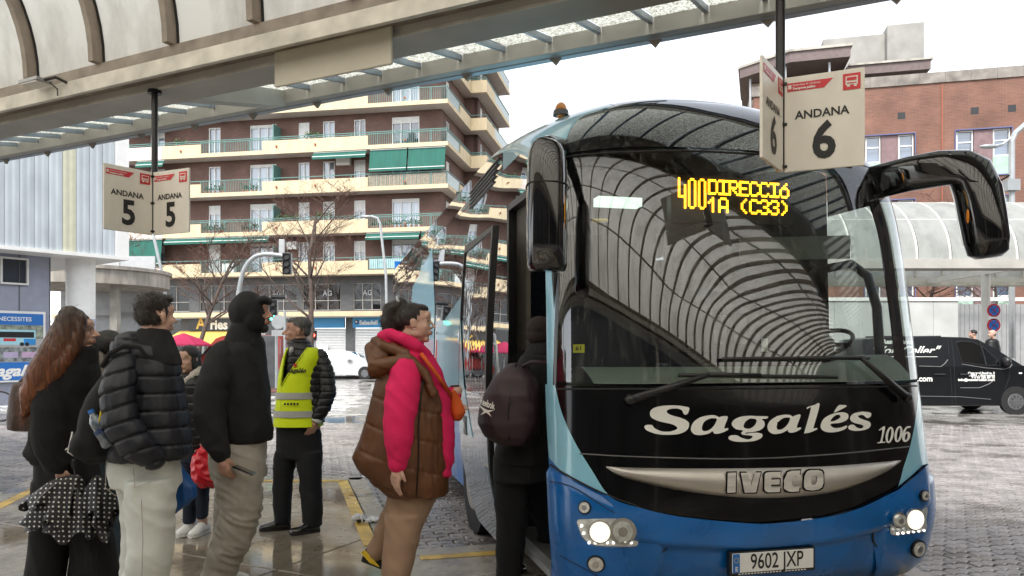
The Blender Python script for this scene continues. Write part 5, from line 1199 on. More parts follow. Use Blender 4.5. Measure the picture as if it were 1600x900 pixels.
q = MB(); a, b = S(*hit(928, 272), -.3), S(*hit(1032, 272), -.3); q.box(a.x, b.x, a.y, a.y + .1, a.z - .03, a.z + .025); q.build('cabin_light', emit('cabin_light', (.75, .9, .8), .5), bus)
q = MB(); a = S(*hit(1186, 560), -.25); q.tube([a + Vector((0, .1, -.3)), a + Vector((0, .1, 1.2))], .035, 8); q.build('centre_post', M['dark'], bus)
q = MB(); q.tube([wl_(1376, 575, 5.5), wl_(1370, 480, 5.6), wl_(1356, 432, 5.7), wl_(1330, 412, 5.8), wl_(1290, 420, 5.9)], .035, 8); q.build('window_frame', M['black'], bus, smooth=True)
q = MB(); a = S(*hit(1213, 535), -.12); q.box(a.x - .02, a.x + .02, a.y, a.y + .01, a.z - .04, a.z + .04); q.build('pass_card', M['white'], bus)
q = MB(); a = S(*hit(1185, 500), -.3); q.box(a.x - .1, a.x + .1, a.y, a.y + .06, a.z - .1, a.z + .08); q.tube([a, a + Vector((0, .05, -.35))], .02, 6); q.build('ticket_machine', M['grey'], bus, bevel=.01)
q = MB(); a = wl_(812, 440, 5.6); q.box(a.x, a.x + .03, a.y - .2, a.y + .1, a.z - .5, a.z + .6); q.build('inner_panel', mat('dark_taupe_panel', (.10, .09, .075), .7), bus)
# ---------------------------------------------------------------- vehicles in the street
M['tyre'] = mat('tyre_rubber', (.014, .014, .014), .8, bump=.3, bscale=80); M['alloy'] = mat('alloy_rim', (.28, .29, .30), .35, .8, var=.1)
M['cglass'] = glass('car_window', (.30, .38, .36), .10, .01)
def vehicle(name, label, cat, px, Y, zf, paint, body, cabin, wheels, wr, width, wins, facing, hub=True, tumble=.14, group=None):
    """side view given in photograph pixels at depth Y: body and cabin outlines, wheels, side windows"""
    o = Vector(((px - CX) / F * Y, Y, zf)); e = empty(name, o, 0, label, cat, group); u = Y / F
    def L(x, y): v = at(x, y, Y) - o; return v.x, v.z
    zt = max(L(*p)[1] for p in cabin); zb = min(L(*p)[1] for p in cabin)
    def yin(z, side): t = max(0, (z - zb) / max(.01, zt - zb)); return tumble * t if side == 0 else width - tumble * t
    def slab(nm, P, m, bev):
        q = MB(); P = [L(*p) for p in P]; n = len(P); rows = []
        st = [(0, .06), (.05, .0), (.35, -.02), (width - .35, -.02), (width - .05, 0), (width, .06)]
        cx_, cz_ = sum(p[0] for p in P) / n, sum(p[1] for p in P) / n
        for yy, s_ in st:
            ring = []
            for x, z in P:
                f = 1 - s_ / 1.0 * .25; t = max(0, (z - zb) / max(.01, zt - zb)) if z > zb else 0
                y_ = (yy - width / 2) * (1 - 2 * tumble * t / width) + width / 2; ring.append(Vector((cx_ + (x - cx_) * f, y_, cz_ + (z - cz_) * f)))
            rows.append(ring)
        q.loft(rows); return q.build(nm, m, e, auto=True)
    b = slab('body', body, paint, .03); c = slab('cabin', cabin, paint, .03)
    for nm, P in wins:
        q = MB(); P = [L(*p) for p in P]; n = len(P); q.add([(x, yin(z, 0) + .012, z) for x, z in P] + [(x, yin(z, 0) - .004, z) for x, z in P], [tuple(range(n, 2 * n))] + [(i, (i + 1) % n, n + (i + 1) % n, n + i) for i in range(n)])
        wd = q.build(nm, M['cglass'], e); q = MB(); q.add([(x, yin(z, 0) + .008, z) for x, z in P], [tuple(range(n))]); q.build('interior', M['dark'], wd)
        q = MB(); pts = [(x, yin(z, 0) - .006, z) for x, z in P]; q.tube(pts + [pts[0], pts[1]], .012, 5); q.build('window_seal', M['black'], wd)
    for wx, wy in wheels:
        x, z = L(wx, wy); z = wr
        for y0, y1 in ((-.01, .2), (width - .2, width + .01)):
            q = MB(); q.tube([(x, y0, z), (x, y0 + .02, z), (x, y1 - .02, z), (x, y1, z)], [wr * .93, wr, wr, wr * .93], 28); w_ = q.build('wheel', M['tyre'], e, smooth='auto')
            if y0 < 0:
                q = MB(); q.tube([(x, -.02, z), (x, .0, z)], [wr * .62, wr * .66], 24); rim = q.build('rim', M['alloy'], w_, smooth='auto')
                for k in range(10):
                    t = 2 * PI * k / 10; q = MB(); q.bar((x + math.cos(t) * wr * .3, -.0225, z + math.sin(t) * wr * .3), (x + math.cos(t) * wr * .52, -.0225, z + math.sin(t) * wr * .52), .004, wr * .1, (0, 1, 0)); 
                    link('rim_slot', q.mesh('rim_slot'), M['black'], w_)
                q = MB(); q.tube([(x, -.026, z), (x, -.021, z)], wr * .14, 12); q.build('hub_cap', M['alloy'], w_)
            q = MB(); q.tube([(x, (-.008 if y0 < 0 else width - .02), z + .02), (x, (.02 if y0 < 0 else width + .008), z + .02)], wr * 1.15, 28); q.build('wheel_arch', M['rubber'], e)
    return e, L, yin
vp = mat('dark_grey_van_paint', (.006, .007, .0085), .32, coat=.25, var=.1, spec=.35)
van, L, yin = vehicle('van', 'black delivery van with white script lettering parked to the right of the coach', 'van', 1500, 19.5, 0, vp,
    [(1349, 632), (1348, 580), (1352, 572), (1560, 573), (1600, 571), (1640, 583), (1655, 598), (1656, 632)],
    [(1352, 574), (1353, 540), (1360, 530), (1385, 527), (1480, 526), (1515, 527), (1535, 531), (1560, 545), (1602, 573)], [(1395, 628), (1587, 628)], .325, 1.95,
    [('front_window', [(1497, 535), (1505, 533), (1522, 534), (1538, 541), (1563, 566), (1562, 571), (1540, 571), (1504, 566)])], 1)
def strip_px(P, w, nm, m, d=.004, par=van):
    q = MB(); pts = [(L(x, y)[0], yin(L(x, y)[1], 0) - d, L(x, y)[1]) for x, y in P]; q.tube(pts, w, 5); return q.build(nm, m, par)
for P in ([(1491, 530), (1491, 572), (1493, 632)], [(1485, 530), (1485, 580), (1488, 632)], [(1577, 575), (1577, 590), (1570, 608)]): strip_px(P, .007, 'door_gap', M['rubber'])
strip_px([(1535, 535), (1540, 560), (1541, 571)], .02, 'window_post', M['black'])
strip_px([(1436, 572), (1470, 573), (1477, 568), (1482, 562)], .012, 'crease', M['grey']); strip_px([(1500, 606), (1530, 606), (1545, 600), (1553, 594)], .012, 'crease', M['grey']); strip_px([(1436, 619), (1500, 620), (1548, 624)], .01, 'crease', M['grey']); strip_px([(1503, 569), (1540, 575), (1568, 577), (1578, 574), (1582, 569)], .012, 'crease', M['grey'])
for x in (1467, 1507): strip_px([(x - 8, 585), (x + 9, 585)], .022, 'handle', M['black'], .02)
q = MB(); x, z = L(1569, 565); q.ell((x, -.1, z), (.10, .12, .13), 12, 8); q.build('wing_mirror', M['black'], van, smooth=True)
q = MB(); x, z = L(1594, 583); q.box(x - .04, x + .04, -.016, -.004, z - .018, z + .018); q.build('side_lamp', M['white'], van)
def vtext(t, x, y, size, al='LEFT', sh=0., b=.004, sx=1.): X, Z = L(x, y); text(t, M['lwhite'], van, (X, yin(Z, 0) - .010, Z), (R(90) - .0, 0, 0), size, b, sx, sh, align=al)
vtext('"Von Celler"', 1467, 548, .29, 'RIGHT', .45, .006, 1.15); vtext('Restaurante', 1382, 534, .16, 'LEFT', 0, .006); strip_px([(1372, 557.5), (1466, 557.5)], .008, 'underline', M['lwhite'])
vtext('.com', 1457, 592, .2, 'RIGHT', 0, .006)
for t, y, s_ in (('Camesed Sauden, 2', 583, .075), ('08081 - Argentona', 586.5, .075), ('Tel 93 756 89 16', 590, .075), ('info@masterceller.com', 593.5, .085)): vtext(t, 1554, y, s_, 'RIGHT', 0, .004, 1.15)
for x in (1400, 1460): strip_px([(x - 35, 526), (x + 25, 525)], .02, 'roof_bar', M['black'], -.3)
q = MB(); x, z = L(1590, 628); q.box(L(1349, 600)[0], L(1656, 600)[0], .02, 1.9, .22, .42); q.build('underbody', M['rubber'], van)
# white hatchback
wp = mat('white_car_paint', (.56, .57, .58), .25, coat=.8, var=.02)
car, L, yin = vehicle('parked_car', 'white hatchback car in the street between the vest man and the woman in pink', 'car', 540, 42, 0, wp,
    [(480, 586), (479, 570), (482, 562), (500, 561), (564, 561), (588, 565), (598, 572), (599, 586)], [(485, 563), (492, 553), (505, 549), (520, 547.5), (535, 547.5), (546, 550), (562, 558), (571, 563)], [(496, 584), (570, 584)], .32, 1.8,
    [('front_window', [(527, 561), (527, 551), (536, 551), (545, 554), (556, 561)]), ('rear_window', [(500, 561), (506, 552), (524, 551), (524, 561)])], 1, tumble=.25)
strip_px([(525, 549), (525, 585)], .012, 'door_gap', M['grey'], .004, car); q = MB(); x, z = L(546, 561); q.ell((x, -.08, z), (.14, .1, .09), 10, 6); q.build('wing_mirror', wp, car)
q = MB(); P = [L(*p) for p in ((546, 550.5), (563, 558.5), (569, 562))]; q.add([(P[0][0], .3, P[0][1] + .02), (P[1][0], .22, P[1][1] + .03), (P[1][0], 1.58, P[1][1] + .03), (P[0][0], 1.5, P[0][1] + .02)], [(0, 1, 2, 3)]); q.build('windscreen', M['cglass'], car)
# red delivery van
rp_ = mat('red_van_paint', (.26, .03, .022), .35, coat=.5, var=.06)
rv, L, yin = vehicle('van', 'red delivery van behind the hooded man in front of the shops', 'van', 360, 41.2, 0, rp_,
    [(303, 580), (303, 566), (310, 558), (320, 553), (436, 553), (437, 580)], [(312, 557), (322, 545), (335, 529), (345, 525), (360, 523), (430, 523), (436, 530), (436, 556)], [(321, 576), (415, 576)], .34, 2.0,
    [('front_window', [(316, 554), (326, 544), (334, 539), (335, 554)]), ('side_window', [(337, 554), (336, 539), (346, 538), (347, 553)])], -1)
q = MB(); x, z = L(313, 554); q.ell((x, -.1, z), (.12, .12, .2), 10, 6); q.build('wing_mirror', M['black'], rv); q = MB(); q.box(L(303, 570)[0] - .05, L(437, 570)[0], -.03, 2.02, .3, .58); q.build('bumper', M['grey'], rv, bevel=.03)
# bicycle by the poster
bi = empty('bicycle', (-11.75, 17.6, 0), R(14), 'white bicycle leaning by the terminal wall at the left edge', 'bicycle')
for x in (.0, -1.05):
    q = MB(); q.tube([(x + .34 * math.cos(t), 0, .35 + .34 * math.sin(t)) for t in [2 * PI * k / 28 for k in range(29)]], .02, 6, caps=False); w_ = q.build('wheel', M['tyre'], bi, smooth=True)
    q = MB()
    for k in range(14): t = 2 * PI * k / 14; q.tube([(x, 0, .35), (x + .33 * math.cos(t), 0, .35 + .33 * math.sin(t))], .0025, 3)
    sp_ = q.build('spokes', M['chrome'], w_); sp_['kind'] = 'stuff'
q = MB()
for a, b in (((0, 0, .35), (-.18, 0, .95)), ((-.16, 0, .85), (-.62, 0, .78)), ((-.16, 0, .75), (-.55, 0, .32)), ((-.55, 0, .32), (-.66, 0, .95)), ((-1.05, 0, .35), (-.62, 0, .78)), ((-1.05, 0, .35), (-.55, 0, .32))): q.tube([a, b], .02, 7)
q.build('frame', M['white'], bi); q = MB(); q.tube([(-.18, 0, .95), (-.2, 0, 1.05)], .015, 6); q.tube([(-.3, -.28, 1.08), (-.2, -.1, 1.06), (-.2, .1, 1.06), (-.3, .28, 1.08)], .014, 6); q.build('handlebar', M['chrome'], bi)
q = MB(); q.ell((-.67, 0, .98), (.14, .07, .035), 12, 6); q.build('saddle', M['black'], bi); q = MB(); q.ell((-.02, 0, .72), (.04, .03, .04), 8, 5); q.build('reflector', M['red'], bi)
# ---------------------------------------------------------------- people
PENDING = []
HAIR = []
def strands_on(o, n, ln, flow, lift=.25, seed=1, w=.0016):
    HAIR.append((o, n, ln, flow, lift, seed, w))
def skin_mat(name, c): return mat(name, c, .5, var=.10, scale=25, bump=.08, bscale=180)
M['skin'] = skin_mat('skin_light', (.58, .36, .275)); M['skin2'] = skin_mat('skin_tan', (.48, .27, .19)); M['lip'] = skin_mat('lips', (.42, .14, .11)); M['eyew'] = mat('eye_white', (.7, .68, .65), .25, var=.02)
M['hdark'] = mat('dark_brown_hair', (.022, .014, .010), .42, var=.5, scale=60, bump=.9, bscale=240, stretch=(1, 1, .12))
M['hgrey'] = mat('grey_hair', (.10, .095, .09), .5, var=.6, scale=70, bump=.8, bscale=200, stretch=(1, 1, .2)); M['hblack'] = mat('black_hair', (.012, .010, .009), .4, var=.4, scale=60, bump=.8, bscale=240, stretch=(1, 1, .12))
class Fig:
    def __init__(s, name, px, Y, label, group=None, zf=ZP):
        s.Y = Y; s.u = Y / F; s.o = Vector(((px - CX) / F * Y, Y, zf)); s.e = empty(name, s.o, 0, label, 'person', group)
    def p(s, px, py, dy=0.):
        v = at(px, py, s.Y) - s.o; v.y += dy; return v
    def prims(s, mb, L):
        u = s.u
        for P in L:
            k = P[0]
            if k == 'S':
                rows = P[1]; rings = []; ex = P[2] if len(P) > 2 else .82
                xs = [list(r) + [0.] * (5 - len(r)) for r in rows]; f, l_ = xs[0][:], xs[-1][:]
                def sh(r, a, dyy): m_ = (r[0] + r[1]) / 2; h = (r[1] - r[0]) / 2 * a; return [m_ - h, m_ + h, r[2] + dyy, r[3] * a, r[4]]
                xs = [sh(f, .35, -4), sh(f, .75, -2.5)] + xs + [sh(l_, .75, 2.), sh(l_, .35, 3)]
                for xl, xr, y, hd, dy in xs:
                    a, b = s.p(xl, y, dy), s.p(xr, y, dy); c = (a + b) / 2; hw = (b.x - a.x) / 2
                    rings.append([Vector((c.x + hw * math.copysign(abs(math.cos(t)) ** ex, math.cos(t)), c.y + hd * math.copysign(abs(math.sin(t)) ** ex, math.sin(t)), c.z)) for t in [2 * PI * i / 28 for i in range(28)]])
                mb.loft(rings)
            elif k == 'T':
                pts = [s.p(q[0], q[1], q[3] if len(q) > 3 else 0) for q in P[1]]; r = [q[2] * u for q in P[1]]; s.tube3(mb, pts, r)
            elif k == 't': s.tube3(mb, [Vector(q[0]) for q in P[1]], [q[1] for q in P[1]])
            elif k == 'E':
                c, r = P[1], P[2]; mb.ell(s.p(c[0], c[1], c[2] if len(c) > 2 else 0), (r[0] * u, r[1], r[2] * u), 22, 14)
            elif k == 'e': mb.ell(P[1], P[2], 22, 14, P[3] if len(P) > 3 else None)
    def tube3(s, mb, pts, r, n=16):
        pts = [Vector(q) for q in pts]; d0 = (pts[0] - pts[1]).normalized(); d1 = (pts[-1] - pts[-2]).normalized()
        A = [pts[0] + d0 * r[0] * a for a in (.95, .7, .35)]; B = [pts[-1] + d1 * r[-1] * a for a in (.35, .7, .95)]
        mb.tube(A + pts + B, [r[0] * a for a in (.3, .7, .93)] + list(r) + [r[-1] * a for a in (.93, .7, .3)], n)
    def cloth(s, name, m, L, vox=.010, sm=5, disp=None, parent=None, label=None):
        mb = MB(); s.prims(mb, L); o = mb.build(name, m, parent or s.e)
        md = o.modifiers.new('r', 'REMESH'); md.mode = 'VOXEL'; md.voxel_size = vox
        if sm: m2 = o.modifiers.new('s', 'SMOOTH'); m2.factor = .5; m2.iterations = sm
        PENDING.append((o, disp))
        if label: o['label'] = label
        return o
    def hand(s, w, d, side, sc=1., curl=.5, thumb=.5, right=True):
        d = Vector(d).normalized(); sd_ = Vector(side); sd_ = (sd_ - d * sd_.dot(d)).normalized(); n = (sd_.cross(d) if right else d.cross(sd_)); w = Vector(w); L = []
        for i in range(4):
            off = sd_ * ((.027 - .0185 * i) * sc); k = w + off + d * ((.088 - .004 * abs(i - 1)) * sc)
            L.append(('t', [(w + off * .6, .0135 * sc), (k, .0115 * sc)])); ln = (.95, 1.05, 1., .8)[i] * sc; p = k; dd = d.copy(); c_ = curl * (1 + .12 * i)
            ch = [(p, .0102 * sc)]
            for seg, (l, bend) in enumerate(((.041, .5), (.027, .75), (.021, .45))):
                a = c_ * bend; dd = (dd * math.cos(a) + n * math.sin(a)).normalized(); p = p + dd * l * ln; ch.append((p, (.0092, .0082, .0068)[seg] * sc))
            L.append(('t', ch))
        b = w + sd_ * .024 * sc + d * .022 * sc; t1 = b + (sd_ * .55 + d * .75 + n * thumb * .5).normalized() * .040 * sc; t2 = t1 + (d * .9 + n * thumb + sd_ * .12).normalized() * .03 * sc
        L += [('t', [(b, .014 * sc), (t1, .0105 * sc), (t2, .008 * sc)]), ('e', w + d * .05 * sc, (.028 * sc,) * 3)]
        return L
    def head(s, c, H, a, pitch=0., roll=0.):
        """head frame at centre c (local): columns right, forward, up"""
        a = R(a); f = Vector((math.cos(a), math.sin(a), 0)); r = Vector((math.sin(a), -math.cos(a), 0)); up = Vector((0, 0, 1))
        q = Matrix.Rotation(R(pitch), 3, r); f = q @ f; up = q @ up
        s.hM = Matrix((r, f, up)).transposed(); s.hc = Vector(c); s.H = H
    def hp(s, x, y, z): return s.hc + s.hM @ Vector((x, y, z)) * s.H
    def he(s, x, y, z, rx, ry, rz): return ('e', s.hp(x, y, z), (rx * s.H, ry * s.H, rz * s.H), s.hM)
    def ht(s, *pts): return ('t', [(s.hp(*q[:3]), q[3] * s.H) for q in pts])
    def head_prims(s, jaw=1., fat=1., nose=1.):
        L = [s.he(0, -.05, .13, .325, .41, .365), s.he(0, .10, -.10, .265 * fat, .27, .34), s.he(0, .265, -.41, .11 * fat, .09, .08), s.he(0, .31, .115, .2, .08, .06), s.he(0, .30, .2, .22, .09, .12),
             s.ht((0, .37, .05, .034), (0, .43, -.02, .04 * nose), (0, .475 + .02 * nose, -.095, .046 * nose)), s.he(0, .375, -.222, .095, .05, .028), s.he(0, .37, -.272, .085, .045, .03), s.he(0, .33, -.24, .14, .07, .08),
             s.ht((0, -.10, -.25, .215 * fat), (0, -.15, -.55, .225 * fat), (0, -.17, -.85, .26 * fat)), s.he(0, .05, -.38, .16 * fat, .18, .1 * fat)]
        for g in (1, -1):
            L += [s.he(g * .055, .405, -.115, .038, .045, .032), s.he(g * .165, .235, -.09, .1 * fat, .1, .1), s.he(g * .19 * fat, .02, -.27, .075 * fat, .15, .1), s.he(g * .335, -.03, -.02, .028, .075, .125), s.he(g * .355, -.05, .03, .028, .06, .07), s.he(g * .13, .27, .03, .09, .06, .05)]
        return L
    def face(s, body, brow, iris=(.03, .018, .01), lips=True):
        for g in (1, -1):
            q = MB(); q.ell(s.hp(g * .13, .276, .028), .052 * s.H, 14, 9); e = q.build('eye', M['eyew'], body, smooth=True)
            q = MB(); d = (s.hM @ Vector((0, 1, 0))); q.ell(s.hp(g * .13, .312, .028), .021 * s.H, 10, 7); q.build('iris', M['black'], e, smooth=True)
            q = MB(); q.tube([s.hp(g * .20, .30, .045), s.hp(g * .13, .330, .066), s.hp(g * .06, .335, .04)], .007 * s.H, 6); q.build('eyelid', M['hblack'], body)
            q = MB(); q.tube([s.hp(g * .235, .285, .11), s.hp(g * .15, .345, .135), s.hp(g * .05, .37, .115)], [.008 * s.H, .013 * s.H, .010 * s.H], 6); q.build('eyebrow', brow, body)
        if lips:
            mb = MB(); s.prims(mb, [s.he(0, .395, -.225, .085, .042, .022), s.he(0, .39, -.268, .075, .042, .026)]); mb.build('lips', M['lip'], body, smooth=True)
def folds(A, fx=9., fz=4., A2=.0, f2=30.):
    def f(c):
        n1 = noise.noise(Vector((c.x * fx + c.z * 2, c.y * fx, c.z * fz))); v = A * (1 - abs(n1) * 2.4)
        return v + (A2 * noise.noise(c * f2) if A2 else 0)
    return f
def quilt(A, pitch, z0=0., fA=.004, tilt=0.):
    def f(c):
        z = c.z + tilt * c.x + .012 * noise.noise(Vector((c.x * 5, c.y * 5, c.z * 3))); s_ = abs(math.sin(PI * (z - z0) / pitch))
        return A * (s_ ** .55 - .75) + fA * noise.noise(Vector((c.x * 26, c.y * 26, c.z * 20))) * min(1, .4 + s_)
    return f
def quilt2(A, pitch, fA=.004, tilt=0., wv=.012):
    """flat padded bands with narrow stitched grooves"""
    def f(c):
        z = c.z + tilt * c.x + wv * noise.noise(Vector((c.x * 4, c.y * 4, c.z * 2))); d = abs((z / pitch) % 1 - .5) * 2; e = 1 - d
        v = -A * math.exp(-(e / .13) ** 2) + A * .25 * (1 - d ** 2)
        pk = noise.noise(Vector((c.x * 34, c.y * 34, c.z * 12))); return v + fA * pk * (.4 + math.exp(-(e / .4) ** 2)) + fA * 1.2 * noise.noise(Vector((c.x * 7, c.y * 7, c.z * 6)))
    return f
def creases(A, fz=14., fx=5.):
    """slanting bunched folds of trousers and sleeves"""
    def f(c): n1 = noise.noise(Vector((c.x * fx + 3.1, c.y * fx, c.z * fz + c.x * 9))); return A * (1 - 3 * abs(n1)) + A * .5 * noise.noise(c * 6)
    return f
def shoe(f, name, m, heel, toe, w=.047, h=.075, sole=None, parent=None, lift=0.):
    """shoe from heel to toe, local points on the ground"""
    a, b = Vector(heel), Vector(toe); d = b - a; L = d.length; d.normalize(); sd_ = d.cross(Vector((0, 0, 1))).normalized(); up = sd_.cross(d); rings = []; so_ = []
    for t, hw, hh in ((-.02, .55, .75), (.03, .8, 1.05), (.15, .9, 1.15), (.35, .88, 1.2), (.5, .92, .95), (.68, 1.05, .68), (.85, 1.0, .55), (.95, .75, .45), (1.0, .35, .3)):
        c = a + d * L * t; rings.append([c + sd_ * (w * hw * math.copysign(abs(math.cos(x)) ** .8, math.cos(x))) + up * (.018 + h * hh * max(0, math.sin(x)) ** .9 - (.0 if math.sin(x) >= 0 else 0)) for x in [2 * PI * i / 20 for i in range(20)]])
        so_.append([c + sd_ * (w * hw * 1.06 * math.cos(x)) + up * (.011 + .011 * math.copysign(min(1, abs(math.sin(x)) * 2.5), math.sin(x))) for x in [2 * PI * i / 20 for i in range(20)]])
    q = MB(); q.loft(rings); o = q.build(name, m, parent or f.e, smooth=True); q = MB(); q.loft(so_); q.build('sole', sole or M['rubber'], o, smooth='auto'); return o
fab = lambda n, c, var=.15, bump=.25, bs=160, rough=.85, wr=(.55, 5.5, (1, 1, 1.6)), **k: mat(n, c, rough, var=var, bump=bump, bscale=bs, scale=7, wr=wr, **k)
M['navyp'] = fab('navy_puffer_nylon', (.005, .0065, .012), .25, .12, 60, .5); M['blackp'] = fab('black_puffer_nylon', (.006, .006, .0065), .25, .12, 60, .45); M['blackw'] = fab('black_wool', (.005, .005, .0052), .3, .6, 120, .95)
M['blackc'] = fab('black_cotton', (.007, .007, .0073)); M['denimp'] = fab('pale_washed_denim', (.62, .645, .60), .10, .3, 220); M['denimg'] = fab('grey_washed_denim', (.37, .345, .295), .16, .3, 220); M['denimb'] = fab('blue_grey_denim', (.06, .09, .12)); M['denimd'] = fab('dark_blue_denim', (.010, .018, .035))
M['pinkf'] = fab('hot_pink_sweatshirt', (.70, .010, .105), .10, .2); M['brownv'] = fab('brown_padded_nylon', (.105, .038, .010), .18, .15, 60, .5); M['tanp'] = fab('taupe_trousers', (.34, .22, .145), .10, .2); M['trous'] = fab('dark_navy_trousers', (.006, .0065, .009))
M['hivis'] = mat('high_visibility_yellow', (.70, .86, .0), .6, var=.06, scale=6, bump=.2, bscale=90); M['reflt'] = mat('grey_reflective_tape', (.42, .42, .40), .35, var=.06)
M['leather'] = mat('black_shoe_leather', (.008, .008, .008), .18, coat=.6, var=.2); M['burg'] = fab('dark_burgundy_nylon', (.030, .014, .018), .2, .2, 90, .55); M['cord'] = mat('cord_white', (.6, .6, .58), .7)

# --- woman with long hair and polka-dot umbrella
g = Fig('person', 110, 4.5, 'woman with very long reddish brown hair in a black coat at far left')
c = g.p(121, 518, .0); g.head(c, .228, 12)
g.cloth('body', M['skin'], g.head_prims() + [('S', [(95, 130, 600, .07), (85, 135, 680, .09), (80, 135, 730, .09)]), ('T', [(98, 600, 12, -.12), (104, 650, 11, -.13), (108, 700, 10, -.15), (118, 728, 8, -.16)]), ('T', [(78, 730, 14), (76, 830, 12), (72, 935, 10)]), ('T', [(118, 730, 14), (130, 830, 12), (140, 935, 10)])]
        + g.hand(g.p(117, 722, -.16), (.25, -.1, -1), (.9, -.4, .2), .95, .9), .0055, 3)
body = g.e.children[-1]; g.face(body, M['hdark'])
hairm = bpy.data.materials.new('ombre_brown_hair'); hairm.use_nodes = True
n_ = hairm.node_tree.nodes; l_ = hairm.node_tree.links; tc = n_.new('ShaderNodeTexCoord'); sp = n_.new('ShaderNodeSeparateXYZ'); l_.new(tc.outputs['Object'], sp.inputs[0])
mr = n_.new('ShaderNodeMapRange'); mr.inputs[1].default_value = 1.72; mr.inputs[2].default_value = 1.28; l_.new(sp.outputs[2], mr.inputs[0])
rp = n_.new('ShaderNodeValToRGB'); rp.color_ramp.elements[0].color = (.040, .022, .014, 1); rp.color_ramp.elements[1].color = (.20, .066, .022, 1); l_.new(mr.outputs[0], rp.inputs[0])
mp = n_.new('ShaderNodeMapping'); mp.inputs['Scale'].default_value = (90, 90, 5); mp.inputs['Rotation'].default_value = (0, R(-22), 0); l_.new(tc.outputs['Object'], mp.inputs[0]); nz = n_.new('ShaderNodeTexNoise'); nz.inputs['Scale'].default_value = 1.; nz.inputs['Detail'].default_value = 4; l_.new(mp.outputs[0], nz.inputs[0])
mx = n_.new('ShaderNodeMix'); mx.data_type = 'RGBA'; mx.blend_type = 'MULTIPLY'; mx.inputs[0].default_value = .9; l_.new(rp.outputs[0], mx.inputs[6]); m4 = n_.new('ShaderNodeMapRange'); m4.inputs[1].default_value = .3; m4.inputs[2].default_value = .7; m4.inputs[3].default_value = .35; m4.inputs[4].default_value = 1.5; l_.new(nz.outputs[0], m4.inputs[0]); l_.new(m4.outputs[0], mx.inputs[7])
b_ = n_['Principled BSDF']; l_.new(mx.outputs[2], b_.inputs['Base Color']); b_.inputs['Roughness'].default_value = .38
bp = n_.new('ShaderNodeBump'); bp.inputs['Strength'].default_value = .7; bp.inputs['Distance'].default_value = .01; l_.new(nz.outputs[0], bp.inputs['Height']); l_.new(bp.outputs[0], b_.inputs['Normal'])
def strands(A): return lambda c: A * noise.noise(Vector(((c.x + .4 * c.z) * 60, c.y * 60, c.z * 3.5)))
g.cloth('hair', hairm, [g.he(0, -.10, .19, .375, .43, .355), ('T', [(118, 495, 17, -.055), (112, 520, 21, -.07), (104, 550, 23, -.10), (88, 585, 22, -.14), (74, 615, 17, -.15), (66, 640, 8, -.15)]), ('T', [(112, 500, 19, .03), (98, 530, 22, .02), (84, 565, 22, -.02), (70, 600, 18, -.06), (62, 628, 9, -.08)]),
                        ('T', [(136, 497, 9, -.065), (137, 515, 8, -.08), (130, 540, 11, -.09), (112, 572, 15, -.13), (92, 605, 14, -.15), (80, 632, 7, -.15)])], .007, 4, strands(.006))
strands_on(g.e.children[-1], 1500, .11, lambda c: (-.45, -.05, -1) if c.z < 1.62 else (-.25, -.1, -.8), .10, 1, .0014)
g.cloth('coat', M['blackw'], [('S', [(104, 146, 560, .10), (84, 150, 578, .14), (72, 151, 605, .16), (64, 151, 640, .16), (56, 149, 680, .17), (46, 146, 706, .17), (60, 140, 722, .15)]), ('S', [(112, 147, 545, .085), (110, 148, 565, .10), (112, 146, 580, .09)])], .008, 4, folds(.010, 7, 4, .003, 60))
g.cloth('sleeve', M['blackw'], [('T', [(102, 588, 23, -.08), (102, 640, 25, -.15), (106, 685, 24, -.17), (114, 716, 20, -.165)])], .008, 3, creases(.008, 9, 6))
g.cloth('trousers', M['blackc'], [('S', [(62, 148, 712, .14), (60, 152, 760, .14)]), ('S', [(56, 112, 750, .12), (53, 106, 820, .11), (47, 101, 870, .11), (43, 95, 905, .11), (40, 92, 944, .11)]), ('S', [(95, 153, 750, .12, .03), (104, 161, 820, .11, .05), (107, 171, 870, .11, .05), (103, 178, 905, .11, .05), (100, 182, 940, .11, .05)])], .010, 4, folds(.006, 8, 2))
shoe(g, 'shoe', M['leather'], g.p(60, 950) * Vector((1, 1, 0)).x if False else Vector((g.p(60, 950).x, 0, 0)), Vector((g.p(112, 950).x, -.02, 0)))
shoe(g, 'shoe', M['leather'], Vector((g.p(120, 950).x, .06, 0)), Vector((g.p(180, 950).x, .04, 0)))
q = MB()
for dx, dy, rr in ((149, -.035, 6), (143, -.12, 5)):
    cc = g.p(dx, 517, dy + .0); q.tube([cc + Vector((0.25 * .023 * math.cos(t), -.0225 * math.cos(t), .0225 * math.sin(t))) for t in [2 * PI * k / 18 for k in range(19)]], .0016, 5)
q.tube([g.p(148, 516, -.06), g.p(134, 513, -.09), g.p(122, 512, -.085)], .0015, 5); q.build('glasses', M['black'], g.e, smooth=True)
bag = Fig('shoulder_bag', 45, 4.6, 'brown leather shoulder bag hanging behind the woman with long hair'); bag.e['category'] = 'bag'
bag.cloth('bag', mat('brown_leather', (.055, .027, .016), .45, var=.35, scale=8, bump=.3, bscale=70), [('S', [(22, 78, 600, .05), (20, 78, 620, .07), (17, 77, 650, .08), (17, 76, 670, .075)], .55)], .008, 2, folds(.004, 12, 8)); q = MB(); q.tube([bag.p(28, 600), bag.p(60, 565), bag.p(92, 572), bag.p(70, 600)], .009, 6); q.build('strap', M['leather'], bag.e, smooth=True)
